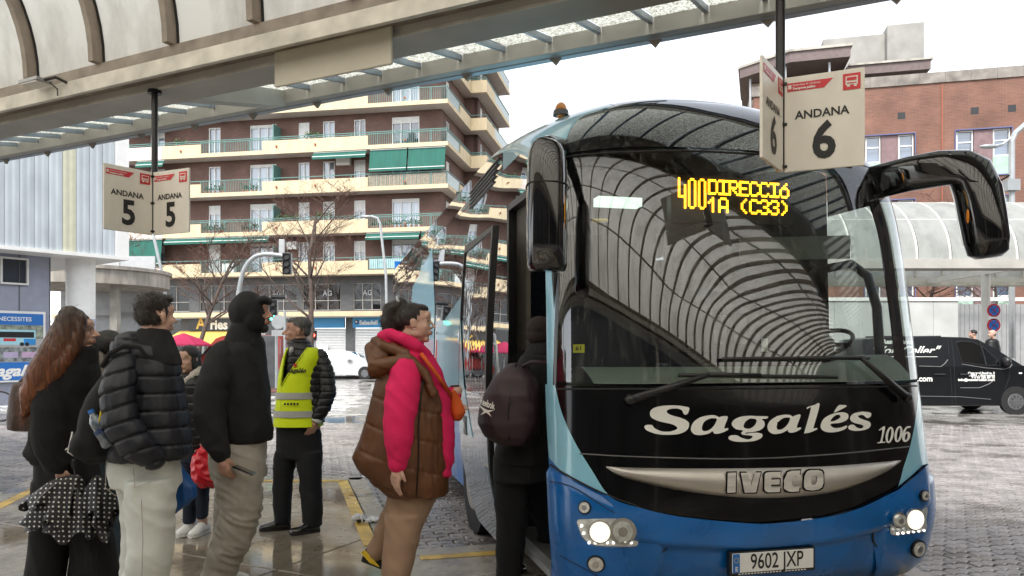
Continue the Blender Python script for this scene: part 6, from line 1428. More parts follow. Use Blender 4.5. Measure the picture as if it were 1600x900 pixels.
# umbrella, folded loosely, dots printed on the cloth
dots = bpy.data.materials.new('polka_dot_cloth'); dots.use_nodes = True; n_ = dots.node_tree.nodes; l_ = dots.node_tree.links; tc = n_.new('ShaderNodeTexCoord'); vo = n_.new('ShaderNodeTexVoronoi'); vo.inputs['Scale'].default_value = 1; vo.inputs['Randomness'].default_value = .12
l_.new(tc.outputs['UV'], vo.inputs['Vector']); rp = n_.new('ShaderNodeValToRGB'); rp.color_ramp.elements[0].position = .17; rp.color_ramp.elements[0].color = (.68, .66, .62, 1); rp.color_ramp.elements[1].position = .24; rp.color_ramp.elements[1].color = (.008, .008, .009, 1); l_.new(vo.outputs['Distance'], rp.inputs[0]); l_.new(rp.outputs[0], n_['Principled BSDF'].inputs['Base Color']); n_['Principled BSDF'].inputs['Roughness'].default_value = .45
um = Fig('umbrella', 112, 4.32, 'folded black umbrella with white polka dots held by the woman with long hair'); um.e['category'] = 'umbrella'
def skirt(apex, hem, depth, nfold, seed, drop=.0, a0=0., parent=None):
    """one loose ruffle from an apex pixel down to a hem line (left, right pixels)"""
    gr = random.Random(seed); ph = [gr.uniform(0, 6.28) for _ in range(4)]; A = um.p(*apex); Hl, Hr = um.p(*hem[0]), um.p(*hem[1]); c = (Hl + Hr) / 2; hw = (Hr - Hl) / 2
    mb = MB(); NU, NV = 64, 14
    def fn(u, v):
        t = 2 * PI * u; k = v ** .8; rr = 1 + .16 * v * math.sin(nfold * t + ph[0]) + .08 * v * math.sin(2 * nfold * t + ph[1])
        p = A.lerp(c, v) + hw * (math.cos(t) * k * rr) + Vector((0, math.sin(t) * depth * k * rr, 0)); p.z += .03 * v * math.sin(nfold * t + ph[2]) + .02 * math.sin(3 * t + ph[3]) * v + .035 * math.sin(PI * v); return p
    mb.grid(fn, NU, NV); me = mb.mesh('cloth_panel', smooth=True); uv = me.uv_layers.new(name='UVMap'); L = hw.length * 2 * PI * .72
    for lp_ in me.loops:
        i = lp_.vertex_index; uu, vv = (i % (NU + 1)) / NU, (i // (NU + 1)) / NV; pp = me.vertices[i].co; uv.data[lp_.index].uv = ((pp.x + .35 * pp.y) / .027, (pp.z + .3 * pp.y) / .027)
    return link('cloth_panel', me, dots, um.e)
skirt((122, 742), ((40, 786), (130, 796)), .10, 6, 1); skirt((116, 752), ((40, 818), (150, 818)), .11, 7, 2); skirt((130, 770), ((70, 828), (165, 838)), .09, 6, 3); skirt((152, 742), ((128, 800), (182, 806)), .08, 5, 4); skirt((168, 762), ((140, 830), (178, 812)), .07, 5, 5)
q = MB(); q.tube([um.p(116, 728), um.p(122, 760), um.p(128, 830)], .008, 8); q.ell(um.p(115, 724), (.016, .016, .03), 10, 6); q.build('shaft', M['black'], um.e)

# --- man in navy puffer jacket with backpack
g = Fig('person', 225, 4.1, 'man in a navy quilted jacket and pale jeans wearing a black backpack')
g.head(g.p(243, 495, 0), .238, 58)
g.cloth('body', M['skin'], g.head_prims() + [('S', [(205, 255, 560, .09), (200, 270, 640, .11), (195, 265, 730, .11)]), ('T', [(215, 570, 13, -.1), (225, 650, 12, -.15), (258, 712, 9, -.12)]), ('T', [(250, 720, 16), (245, 840, 14), (230, 975, 12)]), ('T', [(200, 720, 16, .08), (203, 840, 14, .08), (195, 975, 12, .08)])], .0055, 3)
body = g.e.children[-1]; g.face(body, M['hdark'])
g.cloth('hair', M['hdark'], [g.he(0, -.09, .22, .345, .40, .32), g.he(0, -.22, .06, .30, .25, .28), g.he(.22, -.16, -.02, .1, .16, .16), g.he(-.22, -.16, -.02, .1, .16, .16), g.he(0, .12, .40, .27, .25, .12), g.he(.29, .04, .08, .035, .08, .13), g.he(-.29, .04, .08, .035, .08, .13)], .006, 3, strands(.006))
strands_on(g.e.children[-1], 900, .035, lambda c: (.2, .1, .1 if c.z > 1.74 else -.8), .8, 2)
g.cloth('jacket', M['navyp'], [('S', [(206, 264, 540, .12), (188, 272, 556, .14), (178, 279, 580, .16), (174, 285, 620, .165), (174, 291, 660, .17), (172, 296, 690, .18), (172, 295, 708, .175), (176, 290, 717, .165)]), ('E', (210, 542, .0), (31, .15, 23)), ('E', (198, 550, .0), (18, .13, 17))], .0065, 5, quilt2(.013, .092, .005))
g.cloth('sleeve', M['navyp'], [('T', [(212, 566, 24, -.11), (213, 610, 26, -.19), (221, 652, 26, -.225), (244, 688, 25, -.215), (262, 709, 19, -.165)])], .0065, 4, quilt2(.012, .088, .005, -.35))
g.cloth('collar', M['blackc'], [('S', [(218, 262, 516, .085), (216, 268, 530, .10), (212, 274, 550, .12), (214, 280, 570, .12)])], .008, 3, folds(.005, 12, 8))
g.cloth('jeans', M['denimp'], [('S', [(170, 271, 712, .15, .03), (170, 273, 735, .16, .03), (176, 276, 760, .16, .03)]), ('S', [(210, 276, 745, .14, -.04), (206, 277, 785, .13, -.05), (211, 276, 825, .12, -.05), (212, 273, 855, .12, -.05), (203, 268, 885, .115, -.04), (199, 262, 910, .11, -.03), (196, 256, 975, .11, -.02)]), ('S', [(172, 228, 745, .13, .08), (178, 225, 790, .12, .1), (182, 222, 840, .11, .1), (180, 216, 885, .11, .1), (178, 212, 920, .11, .1), (176, 210, 975, .11, .1)])], .009, 3, creases(.004, 11, 5))
q = MB()
for P in ([(184, 722), (183, 756), (198, 768), (214, 760), (216, 722)], [(236, 722), (238, 752), (262, 744)], [(248, 770), (250, 830), (248, 900)]): q.tube([g.p(x, y, -.118 if x < 220 else -.19) for x, y in P], .0022, 4)
q.build('seam', M['denimg'], g.e)
for x0, x1, dy in ((205, 262, -.03), (172, 226, .09)): shoe(g, 'shoe', M['white'], Vector((g.p(x0, 900).x, dy, 0)), Vector((g.p(x1, 900).x + .06, dy + .03, 0)))
bk = Fig('backpack', 165, 4.08, 'black backpack with a water bottle worn by the man in the navy jacket'); bk.e['category'] = 'backpack'
bk.cloth('bag', M['blackc'], [('S', [(178, 198, 574, .09), (164, 200, 594, .13), (147, 200, 622, .16), (134, 198, 655, .17), (128, 192, 688, .165), (130, 182, 708, .14), (142, 168, 719, .1)]), ('E', (146, 690, -.08), (18, .1, 24))], .009, 3, folds(.006, 8, 5)); q = MB(); q.tube([bk.p(184, 572, -.16), bk.p(198, 552, -.17), (bk.p(220, 540, -.17)), bk.p(240, 543, -.15), bk.p(250, 560, -.14)], [.012, .013, .013, .012, .01], 8); q.build('strap', M['blackc'], bk.e, smooth=True)
q = MB(); q.tube([bk.p(130, 672, -.10), bk.p(134, 690, -.15), bk.p(133, 700, -.16), bk.p(140, 706, -.15)], .004, 6); q.tube([bk.p(134, 694, -.16), bk.p(128, 697, -.15)], .004, 6); q.build('cord', M['cord'], bk.e, smooth=True)
bt_ = Fig('water_bottle', 158, 3.88, 'clear plastic water bottle with a blue cap in the side pocket of the black backpack'); bt_.e['category'] = 'bottle'
pet = mat('clear_plastic', (.10, .13, .16), .08, var=.5, scale=25, coat=1.)
A, B = bt_.p(143, 644), bt_.p(172, 698); dv = B - A
q = MB(); q.tube([A + dv * t for t in (0, .08, .16, .25, .4, .45, .5, .7, .75, .95, 1)], [x * bt_.u for x in (4, 4.5, 8, 10.5, 11, 10.2, 11, 11, 10.2, 11, 8)], 16); q.build('bottle', pet, bt_.e, smooth=True)
q = MB(); q.tube([A + dv * -.06, A + dv * .03], 4.8 * bt_.u, 12); q.build('cap', pb_, bt_.e); q = MB(); q.tube([A + dv * .5, A + dv * .62], 11.2 * bt_.u, 16, caps=False); q.build('label', mat('navy_label', (.02, .04, .12), .4), bt_.e)
ky = Fig('key_strap', 160, 3.86, 'yellow key strap clipped to the black backpack'); ky.e['category'] = 'key strap'; q = MB(); q.tube([ky.p(*v) for v in ((159, 632), (158, 645), (155, 660), (158, 667), (163, 664), (163, 648), (160, 640))], .0055, 6); q.build('band', M['yellow'], ky.e, smooth=True); q = MB(); q.tube([ky.p(161, 622), ky.p(160, 633)], .004, 6); q.build('clip', M['chrome'], ky.e)
bu = Fig('umbrella', 292, 4.35, 'folded blue umbrella cloth hanging beside the pale jeans'); bu.e['category'] = 'umbrella'
bu.cloth('cloth', mat('blue_umbrella_cloth', (.006, .075, .26), .5, var=.1), [('S', [(272, 280, 722, .02), (270, 292, 742, .035), (270, 306, 760, .045), (270, 308, 776, .04), (270, 290, 790, .03), (270, 276, 799, .015)])], .007, 1, folds(.006, 18, 2)); q = MB(); q.tube([bu.p(270, 700), bu.p(274, 730)], .008, 8); q.build('handle', M['black'], bu.e)

# --- woman hidden behind the navy jacket
g = Fig('person', 160, 4.95, 'woman with dark and grey hair mostly hidden behind the black backpack')
g.head(g.p(167, 546, 0), .225, 150)
g.cloth('body', M['skin'], g.head_prims() + [('S', [(150, 190, 600, .08), (145, 190, 700, .1)]), ('T', [(155, 700, 14), (150, 800, 12), (146, 905, 10)]), ('T', [(178, 700, 14, .05), (180, 800, 12, .05), (182, 905, 10, .05)])], .006, 3)
g.cloth('hair', M['hblack'], [g.he(0, -.08, .18, .40, .46, .38), ('T', [(160, 535, 18, -.03), (155, 552, 14, -.05)])], .008, 3, strands(.006)); g.cloth('hair_lengths', fab('grey_blond_hair', (.30, .27, .22), .5, .9, 200, .5), [('T', [(158, 552, 12, -.06), (164, 575, 15, -.07), (172, 596, 12, -.08)])], .008, 2, strands(.008))
g.cloth('jacket', M['blackp'], [('S', [(140, 190, 590, .1), (132, 196, 620, .14), (130, 198, 700, .15), (132, 196, 712, .14)])], .012, 3, folds(.006)); g.cloth('jeans', M['denimb'], [('S', [(138, 192, 705, .12), (140, 190, 760, .12)]), ('S', [(136, 168, 750, .09), (136, 166, 820, .08), (136, 162, 908, .08)]), ('S', [(164, 196, 750, .09, .05), (168, 196, 820, .08, .05), (170, 194, 908, .08, .05)])], .012, 3, creases(.005))
shoe(g, 'shoe', M['leather'], Vector((g.p(140, 900).x, 0, 0)), Vector((g.p(180, 900).x, -.1, 0))); shoe(g, 'shoe', M['leather'], Vector((g.p(172, 900).x, .05, 0)), Vector((g.p(212, 900).x, -.02, 0)))

# --- man in black hooded top
g = Fig('person', 375, 4.9, 'man in a black hooded top and grey jeans holding a phone')
g.head(g.p(396, 489, 0), .24, 4)
w_ = g.p(371, 703, -.28)
g.cloth('body', M['skin2'], g.head_prims(1, 1, .95) + [('S', [(350, 400, 560, .09), (340, 405, 640, .11), (345, 400, 700, .1)]), ('T', [(356, 560, 11, -.12), (352, 640, 10, -.24), (371, 704, 8.5, -.28)]), ('T', [(380, 700, 15), (380, 790, 13), (345, 900, 10)]), ('T', [(355, 700, 14, .08), (352, 780, 12, .08), (338, 900, 10, .08)])] + g.hand(w_, (.28, -.02, -1), (.95, -.1, .25), 1.05, .95, .6), .0055, 3)
body = g.e.children[-1]; g.face(body, M['hblack'])
g.cloth('beard', M['hblack'], [g.he(0, .25, -.40, .17, .15, .14), g.he(.19, .04, -.28, .09, .14, .15), g.he(-.19, .04, -.28, .09, .14, .15), g.he(0, .385, -.185, .10, .03, .022)], .006, 2)
g.cloth('hood', M['blackc'], [('E', (388, 487, 0), (28, .132, 31)), ('E', (411, 470, 0), (13, .08, 7)), ('E', (398, 500, 0), (17, .125, 24)), ('S', [(364, 404, 508, .11), (358, 406, 525, .13), (352, 410, 540, .14)])], .008, 6, folds(.007, 8, 6))
g.cloth('sweatshirt', M['blackc'], [('S', [(368, 408, 528, .11), (346, 410, 545, .16), (334, 413, 565, .185), (328, 416, 600, .19), (325, 420, 640, .19), (325, 424, 672, .18), (329, 421, 687, .165)])], .008, 4, folds(.011, 6, 4, .002, 30))
g.cloth('sleeve', M['blackc'], [('T', [(360, 556, 23, -.11), (352, 600, 24, -.20), (351, 645, 23, -.25), (362, 680, 18, -.275), (370, 699, 13.5, -.28)])], .008, 3, creases(.008, 10, 6))
g.cloth('cuff', M['blackc'], [('T', [(368, 694, 12.5, -.28), (370.5, 702, 12, -.28)])], .007, 1)
g.cloth('waistband', M['blackc'], [('S', [(330, 419, 682, .168), (330, 418, 690, .165)])], .008, 1)
g.cloth('jeans', M['denimg'], [('S', [(330, 413, 678, .15), (330, 414, 720, .16), (334, 414, 745, .16)]), ('T', [(376, 715, 37, -.06), (379, 755, 35, -.06), (383, 792, 31, -.06), (370, 835, 29, -.05), (352, 872, 27, -.03), (340, 905, 25, -.02)]), ('T', [(354, 710, 26, .08), (352, 770, 24, .09), (346, 820, 20, .1), (341, 860, 18, .1), (337, 908, 17, .1)])], .008, 3, creases(.007, 17, 7))
for x0, x1, dy in ((328, 372, -.02), (322, 366, .1)): shoe(g, 'shoe', M['white'], Vector((g.p(x0, 900).x, dy, 0)), Vector((g.p(x1, 900).x + .06, dy, 0)))
ph_ = Fig('phone', 386, 4.60, 'black phone in the hand of the man in the hooded top'); ph_.e['category'] = 'phone'
q = MB(); q.bar(ph_.p(366, 728), ph_.p(397, 741), .012, .068, (0, 1, 0)); q.build('case', M['gloss'], ph_.e, bevel=.004)

# --- man in yellow high-visibility vest
g = Fig('person', 467, 6.45, 'grey haired man in a bright yellow safety vest and black trousers')
g.head(g.p(465, 517.5, 0), .238, 196)
w_ = g.p(498, 652, -.09)
g.cloth('body', M['skin2'], g.head_prims(1, 1.03, 1.1) + [('S', [(452, 500, 560, .09), (445, 505, 620, .11), (440, 500, 670, .1)]), ('T', [(502, 560, 9), (514, 610, 8, -.04), (498, 652, 7, -.09)]), ('T', [(448, 670, 11), (442, 740, 9), (441, 810, 8)]), ('T', [(485, 670, 11), (488, 740, 9), (491, 810, 8)])] + g.hand(w_, (-.3, -.25, -1), (-.8, -.6, .2), 1.05, .75, .5, False), .0055, 3)
body = g.e.children[-1]; g.face(body, M['hgrey'])
g.cloth('hair', M['hgrey'], [g.he(0, -.10, .22, .345, .40, .29), g.he(0, -.24, .05, .29, .22, .25), g.he(.29, -.06, .09, .04, .12, .12), g.he(-.29, -.06, .09, .04, .12, .12), g.he(0, .17, .36, .22, .18, .1)], .006, 3, strands(.005))
strands_on(g.e.children[-1], 700, .03, lambda c: (.4, 0, .1 if c.z > 1.7 else -.8), .7, 3)
g.cloth('beard', mat('grey_stubble', (.16, .13, .11), .8, var=.4, scale=120), [g.he(0, .245, -.40, .15, .135, .12), g.he(.185, .05, -.28, .085, .13, .13), g.he(-.185, .05, -.28, .085, .13, .13), g.he(0, .39, -.185, .09, .025, .02)], .006, 2)
g.cloth('jacket', M['blackp'], [('S', [(455, 483, 532, .085), (450, 492, 546, .11), (446, 503, 560, .125), (442, 505, 600, .13), (438, 507, 660, .13)]), ('T', [(500, 557, 12, -.0), (511, 585, 13.5, -.03), (515, 612, 13, -.06), (508, 637, 12, -.08), (500, 650, 10.5, -.09)])], .007, 3, quilt2(.008, .058, .003))
q = MB(); q.tube([g.p(500, 651, -.09), g.p(497, 656, -.09)], 9.5 * g.u, 14); q.build('shirt_cuff', M['white'], g.e, smooth=True); q = MB(); q.ell(g.p(462, 547, -.12), (.02, .02, .03), 8, 6); q.build('shirt_collar', M['shutter'], g.e)
VY = [543, 550, 560, 575, 590, 612, 640, 664]; VL = [450, 447, 443.5, 440, 437, 435, 432, 429]; VR = [494, 500, 503, 500, 497, 496, 499, 503]; VD = [.10, .125, .142, .152, .157, .16, .164, .168]
def vsec(y, t, grow=0.):
    a, b = g.p(np.interp(y, VY, VL), y), g.p(np.interp(y, VY, VR), y); hw = (b.x - a.x) / 2 + grow; hd = np.interp(y, VY, VD) + grow
    return Vector(((a.x + b.x) / 2 + hw * math.copysign(abs(math.cos(t)) ** .82, math.cos(t)), hd * math.copysign(abs(math.sin(t)) ** .82, math.sin(t)), a.z))
def tx(x, y):
    l_, r_ = np.interp(y, VY, VL), np.interp(y, VY, VR); f = max(-1, min(1, (x - (l_ + r_) / 2) / ((r_ - l_) / 2))); return 2 * PI - math.acos(math.copysign(abs(f) ** (1 / .82), f))
mb = MB()
def vfn(u, v, grow=0.):
    y = 543 + (665 - 543) * v; yy = min(y, 602); xr = np.interp(yy, [543, 560, 602], [484, 475, 448]); xl = np.interp(yy, [543, 552, 602], [455, 452, 447.5]); t = tx(xr, y) + (tx(xl, y) + 2 * PI - tx(xr, y)) * u
    p = vsec(y, t, grow); n1 = noise.noise(Vector((p.x * 9, p.y * 9, p.z * 4))); k = .006 * n1 * min(1, v * 3); return p * 1 + Vector((p.x * k * 4, p.y * k * 4, -.02 * max(0, math.cos(t)) * (1 - v) * 0))
mb.grid(lambda u, v: vfn(u, v, .004), 60, 34); mb.grid(lambda u, v: vfn(u, v, -.004), 60, 34, True)
vest = mb.build('safety_vest', M['hivis'], g.e, smooth=True)
q = MB()
for xs, ys in (((484, 478, 470, 458, 449), (544, 556, 568, 586, 601)), ((453, 451, 449, 448), (547, 560, 580, 601))): q.tube([vsec(y, tx(x, y), .008) for x, y in zip(xs, ys)], .006, 6)
q.build('vest_trim', mat('yellow_trim', (.6, .72, .02), .6), vest, smooth=True)
def vband(y0, y1):
    q = MB()
    def fn(u, v): return vsec(y0 + (y1 - y0) * v, PI * .98 + PI * 1.04 * u, .011)
    q.grid(fn, 30, 2); q.build('reflective_band', M['reflt'], vest, smooth=True)
vband(612, 622); vband(640, 650)
text('Sagalés', M['lblack'], vest, g.p(472, 578, -.168), (R(90), 0, 0), .05, .0015, 1.1, .2); c_ = g.p(463, 629, -.186); q = MB(); [q.box(c_.x - .05 + k * .026, c_.x - .034 + k * .026, c_.y, c_.y + .002, c_.z - .008, c_.z + .01) for k in range(5)]; w_k = q.build('printed_marks', M['lblack'], vest); w_k['kind'] = 'stuff'; q = MB(); q.tube([g.p(470, 570, -.168), g.p(470, 570, -.164)], .014, 12); q.build('badge', M['red'], vest)
g.cloth('trousers', M['trous'], [('S', [(432, 499, 656, .12), (432, 502, 690, .12), (432, 503, 715, .115)]), ('S', [(430, 466, 705, .10), (427, 457, 745, .09), (428, 454, 785, .085), (430, 453, 815, .085)]), ('S', [(463, 504, 705, .10, -.02), (469, 503, 745, .09, -.04), (474, 505, 785, .085, -.05), (477, 506, 818, .085, -.05)])], .010, 3, creases(.006, 8, 4))
shoe(g, 'shoe', M['leather'], Vector((g.p(451, 820).x, .04, 0)), Vector((g.p(407, 820).x, -.04, 0)), .05, .07); shoe(g, 'shoe', M['leather'], Vector((g.p(500, 820).x, -.05, 0)), Vector((g.p(463, 820).x, -.19, 0)), .05, .07)

# --- woman in pink top and brown padded vest
g = Fig('person', 640, 4.6, 'woman in a hot pink hooded top and long brown padded vest')
g.head(g.p(649, 505, 0), .238, 3)
w_ = g.p(631, 716, -.25)
g.cloth('body', M['skin'], g.head_prims(1, 1.16, .7) + [('S', [(615, 665, 560, .10), (610, 690, 640, .13), (610, 690, 740, .13)]), ('T', [(633, 580, 16, -.15), (631, 650, 14, -.24), (631, 716, 9, -.25)]), ('T', [(665, 590, 14, .15), (690, 640, 12, .2), (712, 612, 9, .1)]), ('T', [(640, 760, 22), (632, 850, 18), (622, 925, 13)]), ('T', [(625, 770, 20, .1), (600, 835, 15, .12), (585, 872, 11, .12)])] + g.hand(w_, (-.15, -.02, -1), (.75, -.65, 0), 1.05, .5) + g.hand(g.p(708, 612, .08), (.2, 0, -1), (0, -1, 0), .9, 1.1), .0055, 3)
body = g.e.children[-1]; g.face(body, M['hdark'])
g.cloth('hair', M['hdark'], [g.he(0, -.10, .165, .352, .385, .36), g.he(0, -.30, .08, .25, .26, .28), g.he(0, .08, .36, .24, .255, .13), ('T', [(627, 475, 10, 0), (611, 483, 13, 0), (607, 503, 13.5, 0), (612, 526, 11, 0), (617, 542, 7, 0)])], .0065, 3, strands(.004))
strands_on(g.e.children[-1], 700, .05, lambda c: (-1, 0, .15), .12, 4, .0013)
q = MB(); q.tube([g.p(624, 470, 0) + Vector((.004 * math.cos(t), .03 * math.cos(t), .022 * math.sin(t))) + Vector((-.01 * math.sin(t), 0, 0)) for t in [2 * PI * k / 16 for k in range(17)]], .009, 8); q.build('scrunchie', fab('pale_grey_cloth', (.45, .48, .50)), g.e, smooth=True)
q = MB(); q.ell(g.hp(.352, 0.0, -.15), .005, 8, 6); q.build('earring', M['chrome'], g.e)
g.cloth('sweatshirt', M['pinkf'], [('S', [(608, 664, 543, .13), (606, 676, 556, .15), (612, 690, 580, .13), (618, 702, 620, .13), (620, 710, 665, .13), (622, 710, 710, .13), (632, 706, 742, .12)]), ('T', [(600, 526, 9, -.04), (615, 523, 9, -.10), (635, 530, 9, -.13), (655, 541, 9, -.12), (668, 552, 8, -.06)]), ('T', [(600, 526, 9, .04), (620, 525, 9, .10), (650, 538, 9, .12)]), ('E', (612, 540, 0), (20, .12, 17)), ('T', [(639, 574, 23, -.15), (637, 610, 26, -.20), (633, 650, 24, -.24), (633, 684, 20, -.25), (632, 704, 16, -.25)]), ('T', [(660, 585, 22, .14), (690, 635, 20, .19), (706, 618, 13, .11)])], .009, 4, creases(.006, 9, 4))
g.cloth('cuff', M['pinkf'], [('T', [(632, 705, 15.5, -.25), (631, 715, 14.5, -.25)])], .007, 1)
g.cloth('padded_vest', M['brownv'], [('S', [(602, 655, 553, .15, .02), (592, 672, 575, .18, .02), (586, 690, 600, .205), (577, 697, 640, .225), (565, 700, 680, .24), (552, 701, 712, .25), (560, 701, 730, .245), (582, 700, 752, .235), (606, 699, 770, .215)]), ('E', (600, 562, .0), (24, .17, 34)), ('T', [(582, 545, 11, -.05), (596, 575, 17, -.15), (622, 566, 10, -.19), (648, 560, 8, -.18), (668, 582, 8, -.17), (682, 612, 7, -.19)]), ('T', [(590, 532, 8, -.06), (605, 540, 9, -.13), (640, 552, 8, -.165)])], .0068, 4, quilt2(.005, .17, .006, .30))
q = MB(); q.tube([g.p(x, y, d) for x, y, d in ((668, 588, -.19), (664, 620, -.215), (661, 660, -.23), (662, 700, -.24), (658, 765, -.235))], .004, 5); q.build('pocket_seam', M['blackc'], g.e, smooth=True)
g.cloth('trousers', M['tanp'], [('S', [(606, 690, 745, .16), (605, 682, 780, .15), (604, 668, 805, .14)]), ('S', [(604, 668, 800, .13, -.03), (602, 656, 840, .12, -.04), (600, 650, 870, .115, -.04), (599, 640, 900, .11, -.04), (598, 636, 930, .11, -.04)]), ('T', [(628, 785, 26, .08), (606, 826, 21, .11), (590, 858, 18, .12), (584, 870, 17, .12)])], .010, 3, creases(.006, 7, 4))
rsh = mat('yellow_shoe_flash', (.85, .58, .03), .5)
h0, h1 = g.p(560, 872, .12), g.p(604, 900, .12); h0.z = g.p(560, 884).z; so1 = shoe(g, 'shoe', M['blackc'], h0, h1, .048, .075)
q = MB(); q.add([g.p(560, 868, .066), g.p(567, 864, .066), g.p(588, 888, .07), g.p(592, 893, .07), g.p(574, 884, .066)], [(0, 1, 2, 3, 4)]); q.build('flash', rsh, so1)
shoe(g, 'shoe', M['blackc'], Vector((g.p(600, 930).x, -.05, 0)), Vector((g.p(660, 930).x, -.06, 0)))
ob = Fig('handbag', 716, 4.62, 'small orange handbag held in front of the woman in pink'); ob.e['category'] = 'handbag'; orange = fab('orange_bag_cloth', (.62, .10, .015), .12, .15)
ob.cloth('bag', orange, [('S', [(704, 712, 614, .03, .03), (703, 722, 630, .05, .03), (704, 728, 645, .055, .03), (706, 722, 654, .045, .03)])], .007, 2, folds(.006, 20, 3)); q = MB(); q.tube([ob.p(663, 552, -.17), ob.p(678, 572, -.17), ob.p(692, 592, -.15), ob.p(704, 616, -.02)], .013, 6); q.build('strap', orange, ob.e, smooth=True)
wa = Fig('phone', 710, 4.5, 'dark brown phone wallet in the hand of the woman in pink'); wa.e['category'] = 'phone'; q = MB(); q.bar(wa.p(703, 604, .04), wa.p(717, 603, .04), .012, .062, (0, 1, 0)); q.build('case', mat('brown_wallet', (.04, .016, .012), .4), wa.e, bevel=.003)

# --- man boarding with burgundy backpack
g = Fig('person', 815, 5.1, 'man in dark clothes with a burgundy backpack stepping into the coach', zf=ZP)
g.head(g.p(846, 524, .05), .235, 50)
g.cloth('body', M['skin'], g.head_prims() + [('S', [(815, 856, 570, .09), (805, 856, 640, .11), (800, 850, 720, .11)]), ('T', [(795, 720, 18), (797, 800, 15), (795, 895, 11)]), ('T', [(832, 720, 17, .1), (848, 790, 14, .15), (856, 855, 10, .2)])], .0065, 3)
g.face(g.e.children[-1], M['hblack'])
g.cloth('cap', fab('dark_brown_knit', (.025, .016, .014)), [g.he(0, -.06, .2, .37, .44, .36), g.he(0, -.15, 0, .33, .35, .3)], .008, 3); g.cloth('collar', M['blackc'], [('S', [(828, 862, 538, .1, .03), (815, 866, 556, .13, .03)])], .01, 3)
g.cloth('jacket', M['blackc'], [('S', [(815, 862, 556, .14), (800, 866, 580, .17), (790, 866, 640, .18), (778, 860, 690, .18), (770, 858, 722, .17)]), ('T', [(846, 580, 18, -.06), (858, 630, 18, -.02), (862, 670, 15, .12)])], .010, 4, folds(.008, 6, 5))
g.cloth('trousers', M['trous'], [('S', [(770, 858, 712, .16), (770, 858, 750, .16)]), ('S', [(771, 826, 745, .12), (773, 826, 790, .11), (776, 822, 840, .105), (775, 818, 870, .10), (774, 814, 896, .10)]), ('T', [(830, 750, 25, .08), (842, 795, 22, .15), (855, 835, 16, .2), (857, 852, 14, .2)])], .010, 3, creases(.006, 8, 4))
shoe(g, 'shoe', M['leather'], Vector((g.p(780, 890).x, -.02, 0)), Vector((g.p(820, 890).x, .16, 0))); hh = g.p(848, 866, .2); shoe(g, 'shoe', M['blackc'], hh, hh + Vector((.1, .22, 0)), .047, .07, M['white'])
rk = Fig('backpack', 795, 4.9, 'burgundy backpack with white lettering on the back of the man boarding the coach'); rk.e['category'] = 'backpack'
rk.cloth('bag', M['burg'], [('S', [(792, 822, 572, .07), (772, 838, 590, .12), (757, 846, 615, .15), (748, 848, 640, .16), (747, 846, 660, .16), (757, 842, 680, .14), (775, 832, 692, .11)])], .009, 3, folds(.006, 6, 4)); q = MB(); q.tube([rk.p(x, y, d) for x, y, d in ((806, 566, -.06), (800, 600, -.13), (794, 640, -.17), (796, 684, -.14))], .005, 5); q.tube([rk.p(x, y, d) for x, y, d in ((826, 572, -.06), (832, 620, -.13), (828, 686, -.12))], .004, 5); q.build('zip', M['black'], rk.e, smooth=True)
q = MB(); q.tube([rk.p(815, 574, -.05), rk.p(830, 565, -.08), rk.p(856, 566, -.08), rk.p(862, 590, -.05)], .014, 6); q.build('strap', M['burg'], rk.e, smooth=True)
def bagpt(x, y): # front face of the pack
    xl = np.interp(y, [590, 615, 640, 660, 680], [772, 757, 748, 747, 757]); xr = np.interp(y, [590, 615, 640, 660, 680], [838, 846, 848, 846, 842]); hd = np.interp(y, [590, 615, 640, 660, 680], [.12, .15, .16, .16, .14]); t = (x - (xl + xr) / 2) / ((xr - xl) / 2); return rk.p(x, y, -hd * max(0, 1 - abs(t) ** 2.4) ** .41 - .014)
me = refine(text_mesh('Reebok', 1, .025, 1.), .1); a_ = np.array([v.co[:] for v in me.vertices]); lo, hi = a_.min(0), a_.max(0)
for v in me.vertices: t = (v.co.x - lo[0]) / (hi[0] - lo[0]); v.co = bagpt(751 + 23 * t, 625 + 7 * t - (v.co.y - (lo[1] + hi[1]) / 2) / (hi[1] - lo[1]) * 11)
link('lettering', me, M['lwhite'], rk.e)
me = refine(outline_mesh([[(746, 631), (757, 636), (762, 638), (772, 638), (764, 641), (768, 648), (760, 642), (750, 647), (756, 640)]], smooth=False), 4)
for v in me.vertices: v.co = bagpt(v.co.x + 1, v.co.y)
link('emblem', me, M['lwhite'], rk.e)

# --- small woman further back
g = Fig('person', 305, 6.33, 'small dark haired woman in a black quilted jacket facing the camera')
g.head(g.p(293, 563, 0), .226, 256)
w_ = g.p(322, 690, -.08)
g.cloth('body', M['skin'], g.head_prims(1, 1, .9) + [('S', [(285, 318, 600, .08), (285, 322, 700, .09)]), ('T', [(320, 610, 8), (326, 660, 7), (322, 692, 6, -.08)]), ('T', [(298, 700, 11), (297, 760, 9), (296, 825, 7)]), ('T', [(314, 700, 11), (315, 760, 9), (317, 825, 7)])] + g.hand(w_, (0, -.1, -1), (-1, 0, 0), .9, 1.), .006, 3)
g.face(g.e.children[-1], M['hblack'])
g.cloth('hair', M['hblack'], [g.he(0, -.10, .2, .37, .42, .36), g.he(0, -.3, -.1, .33, .25, .4), g.he(.3, -.02, -.1, .07, .18, .35), g.he(-.3, -.02, -.1, .07, .18, .35)], .007, 3, strands(.004)); strands_on(g.e.children[-1], 500, .06, lambda c: (0, .1, -1), .1, 5); g.cloth('fleece_collar', fab('cream_fleece', (.5, .46, .41), .1, .9, 60), [('T', [(286, 590, 5, -.09), (298, 596, 6, -.10), (307, 586, 7, -.05), (310, 578, 6, .03)])], .008, 2, folds(.004, 30, 30))
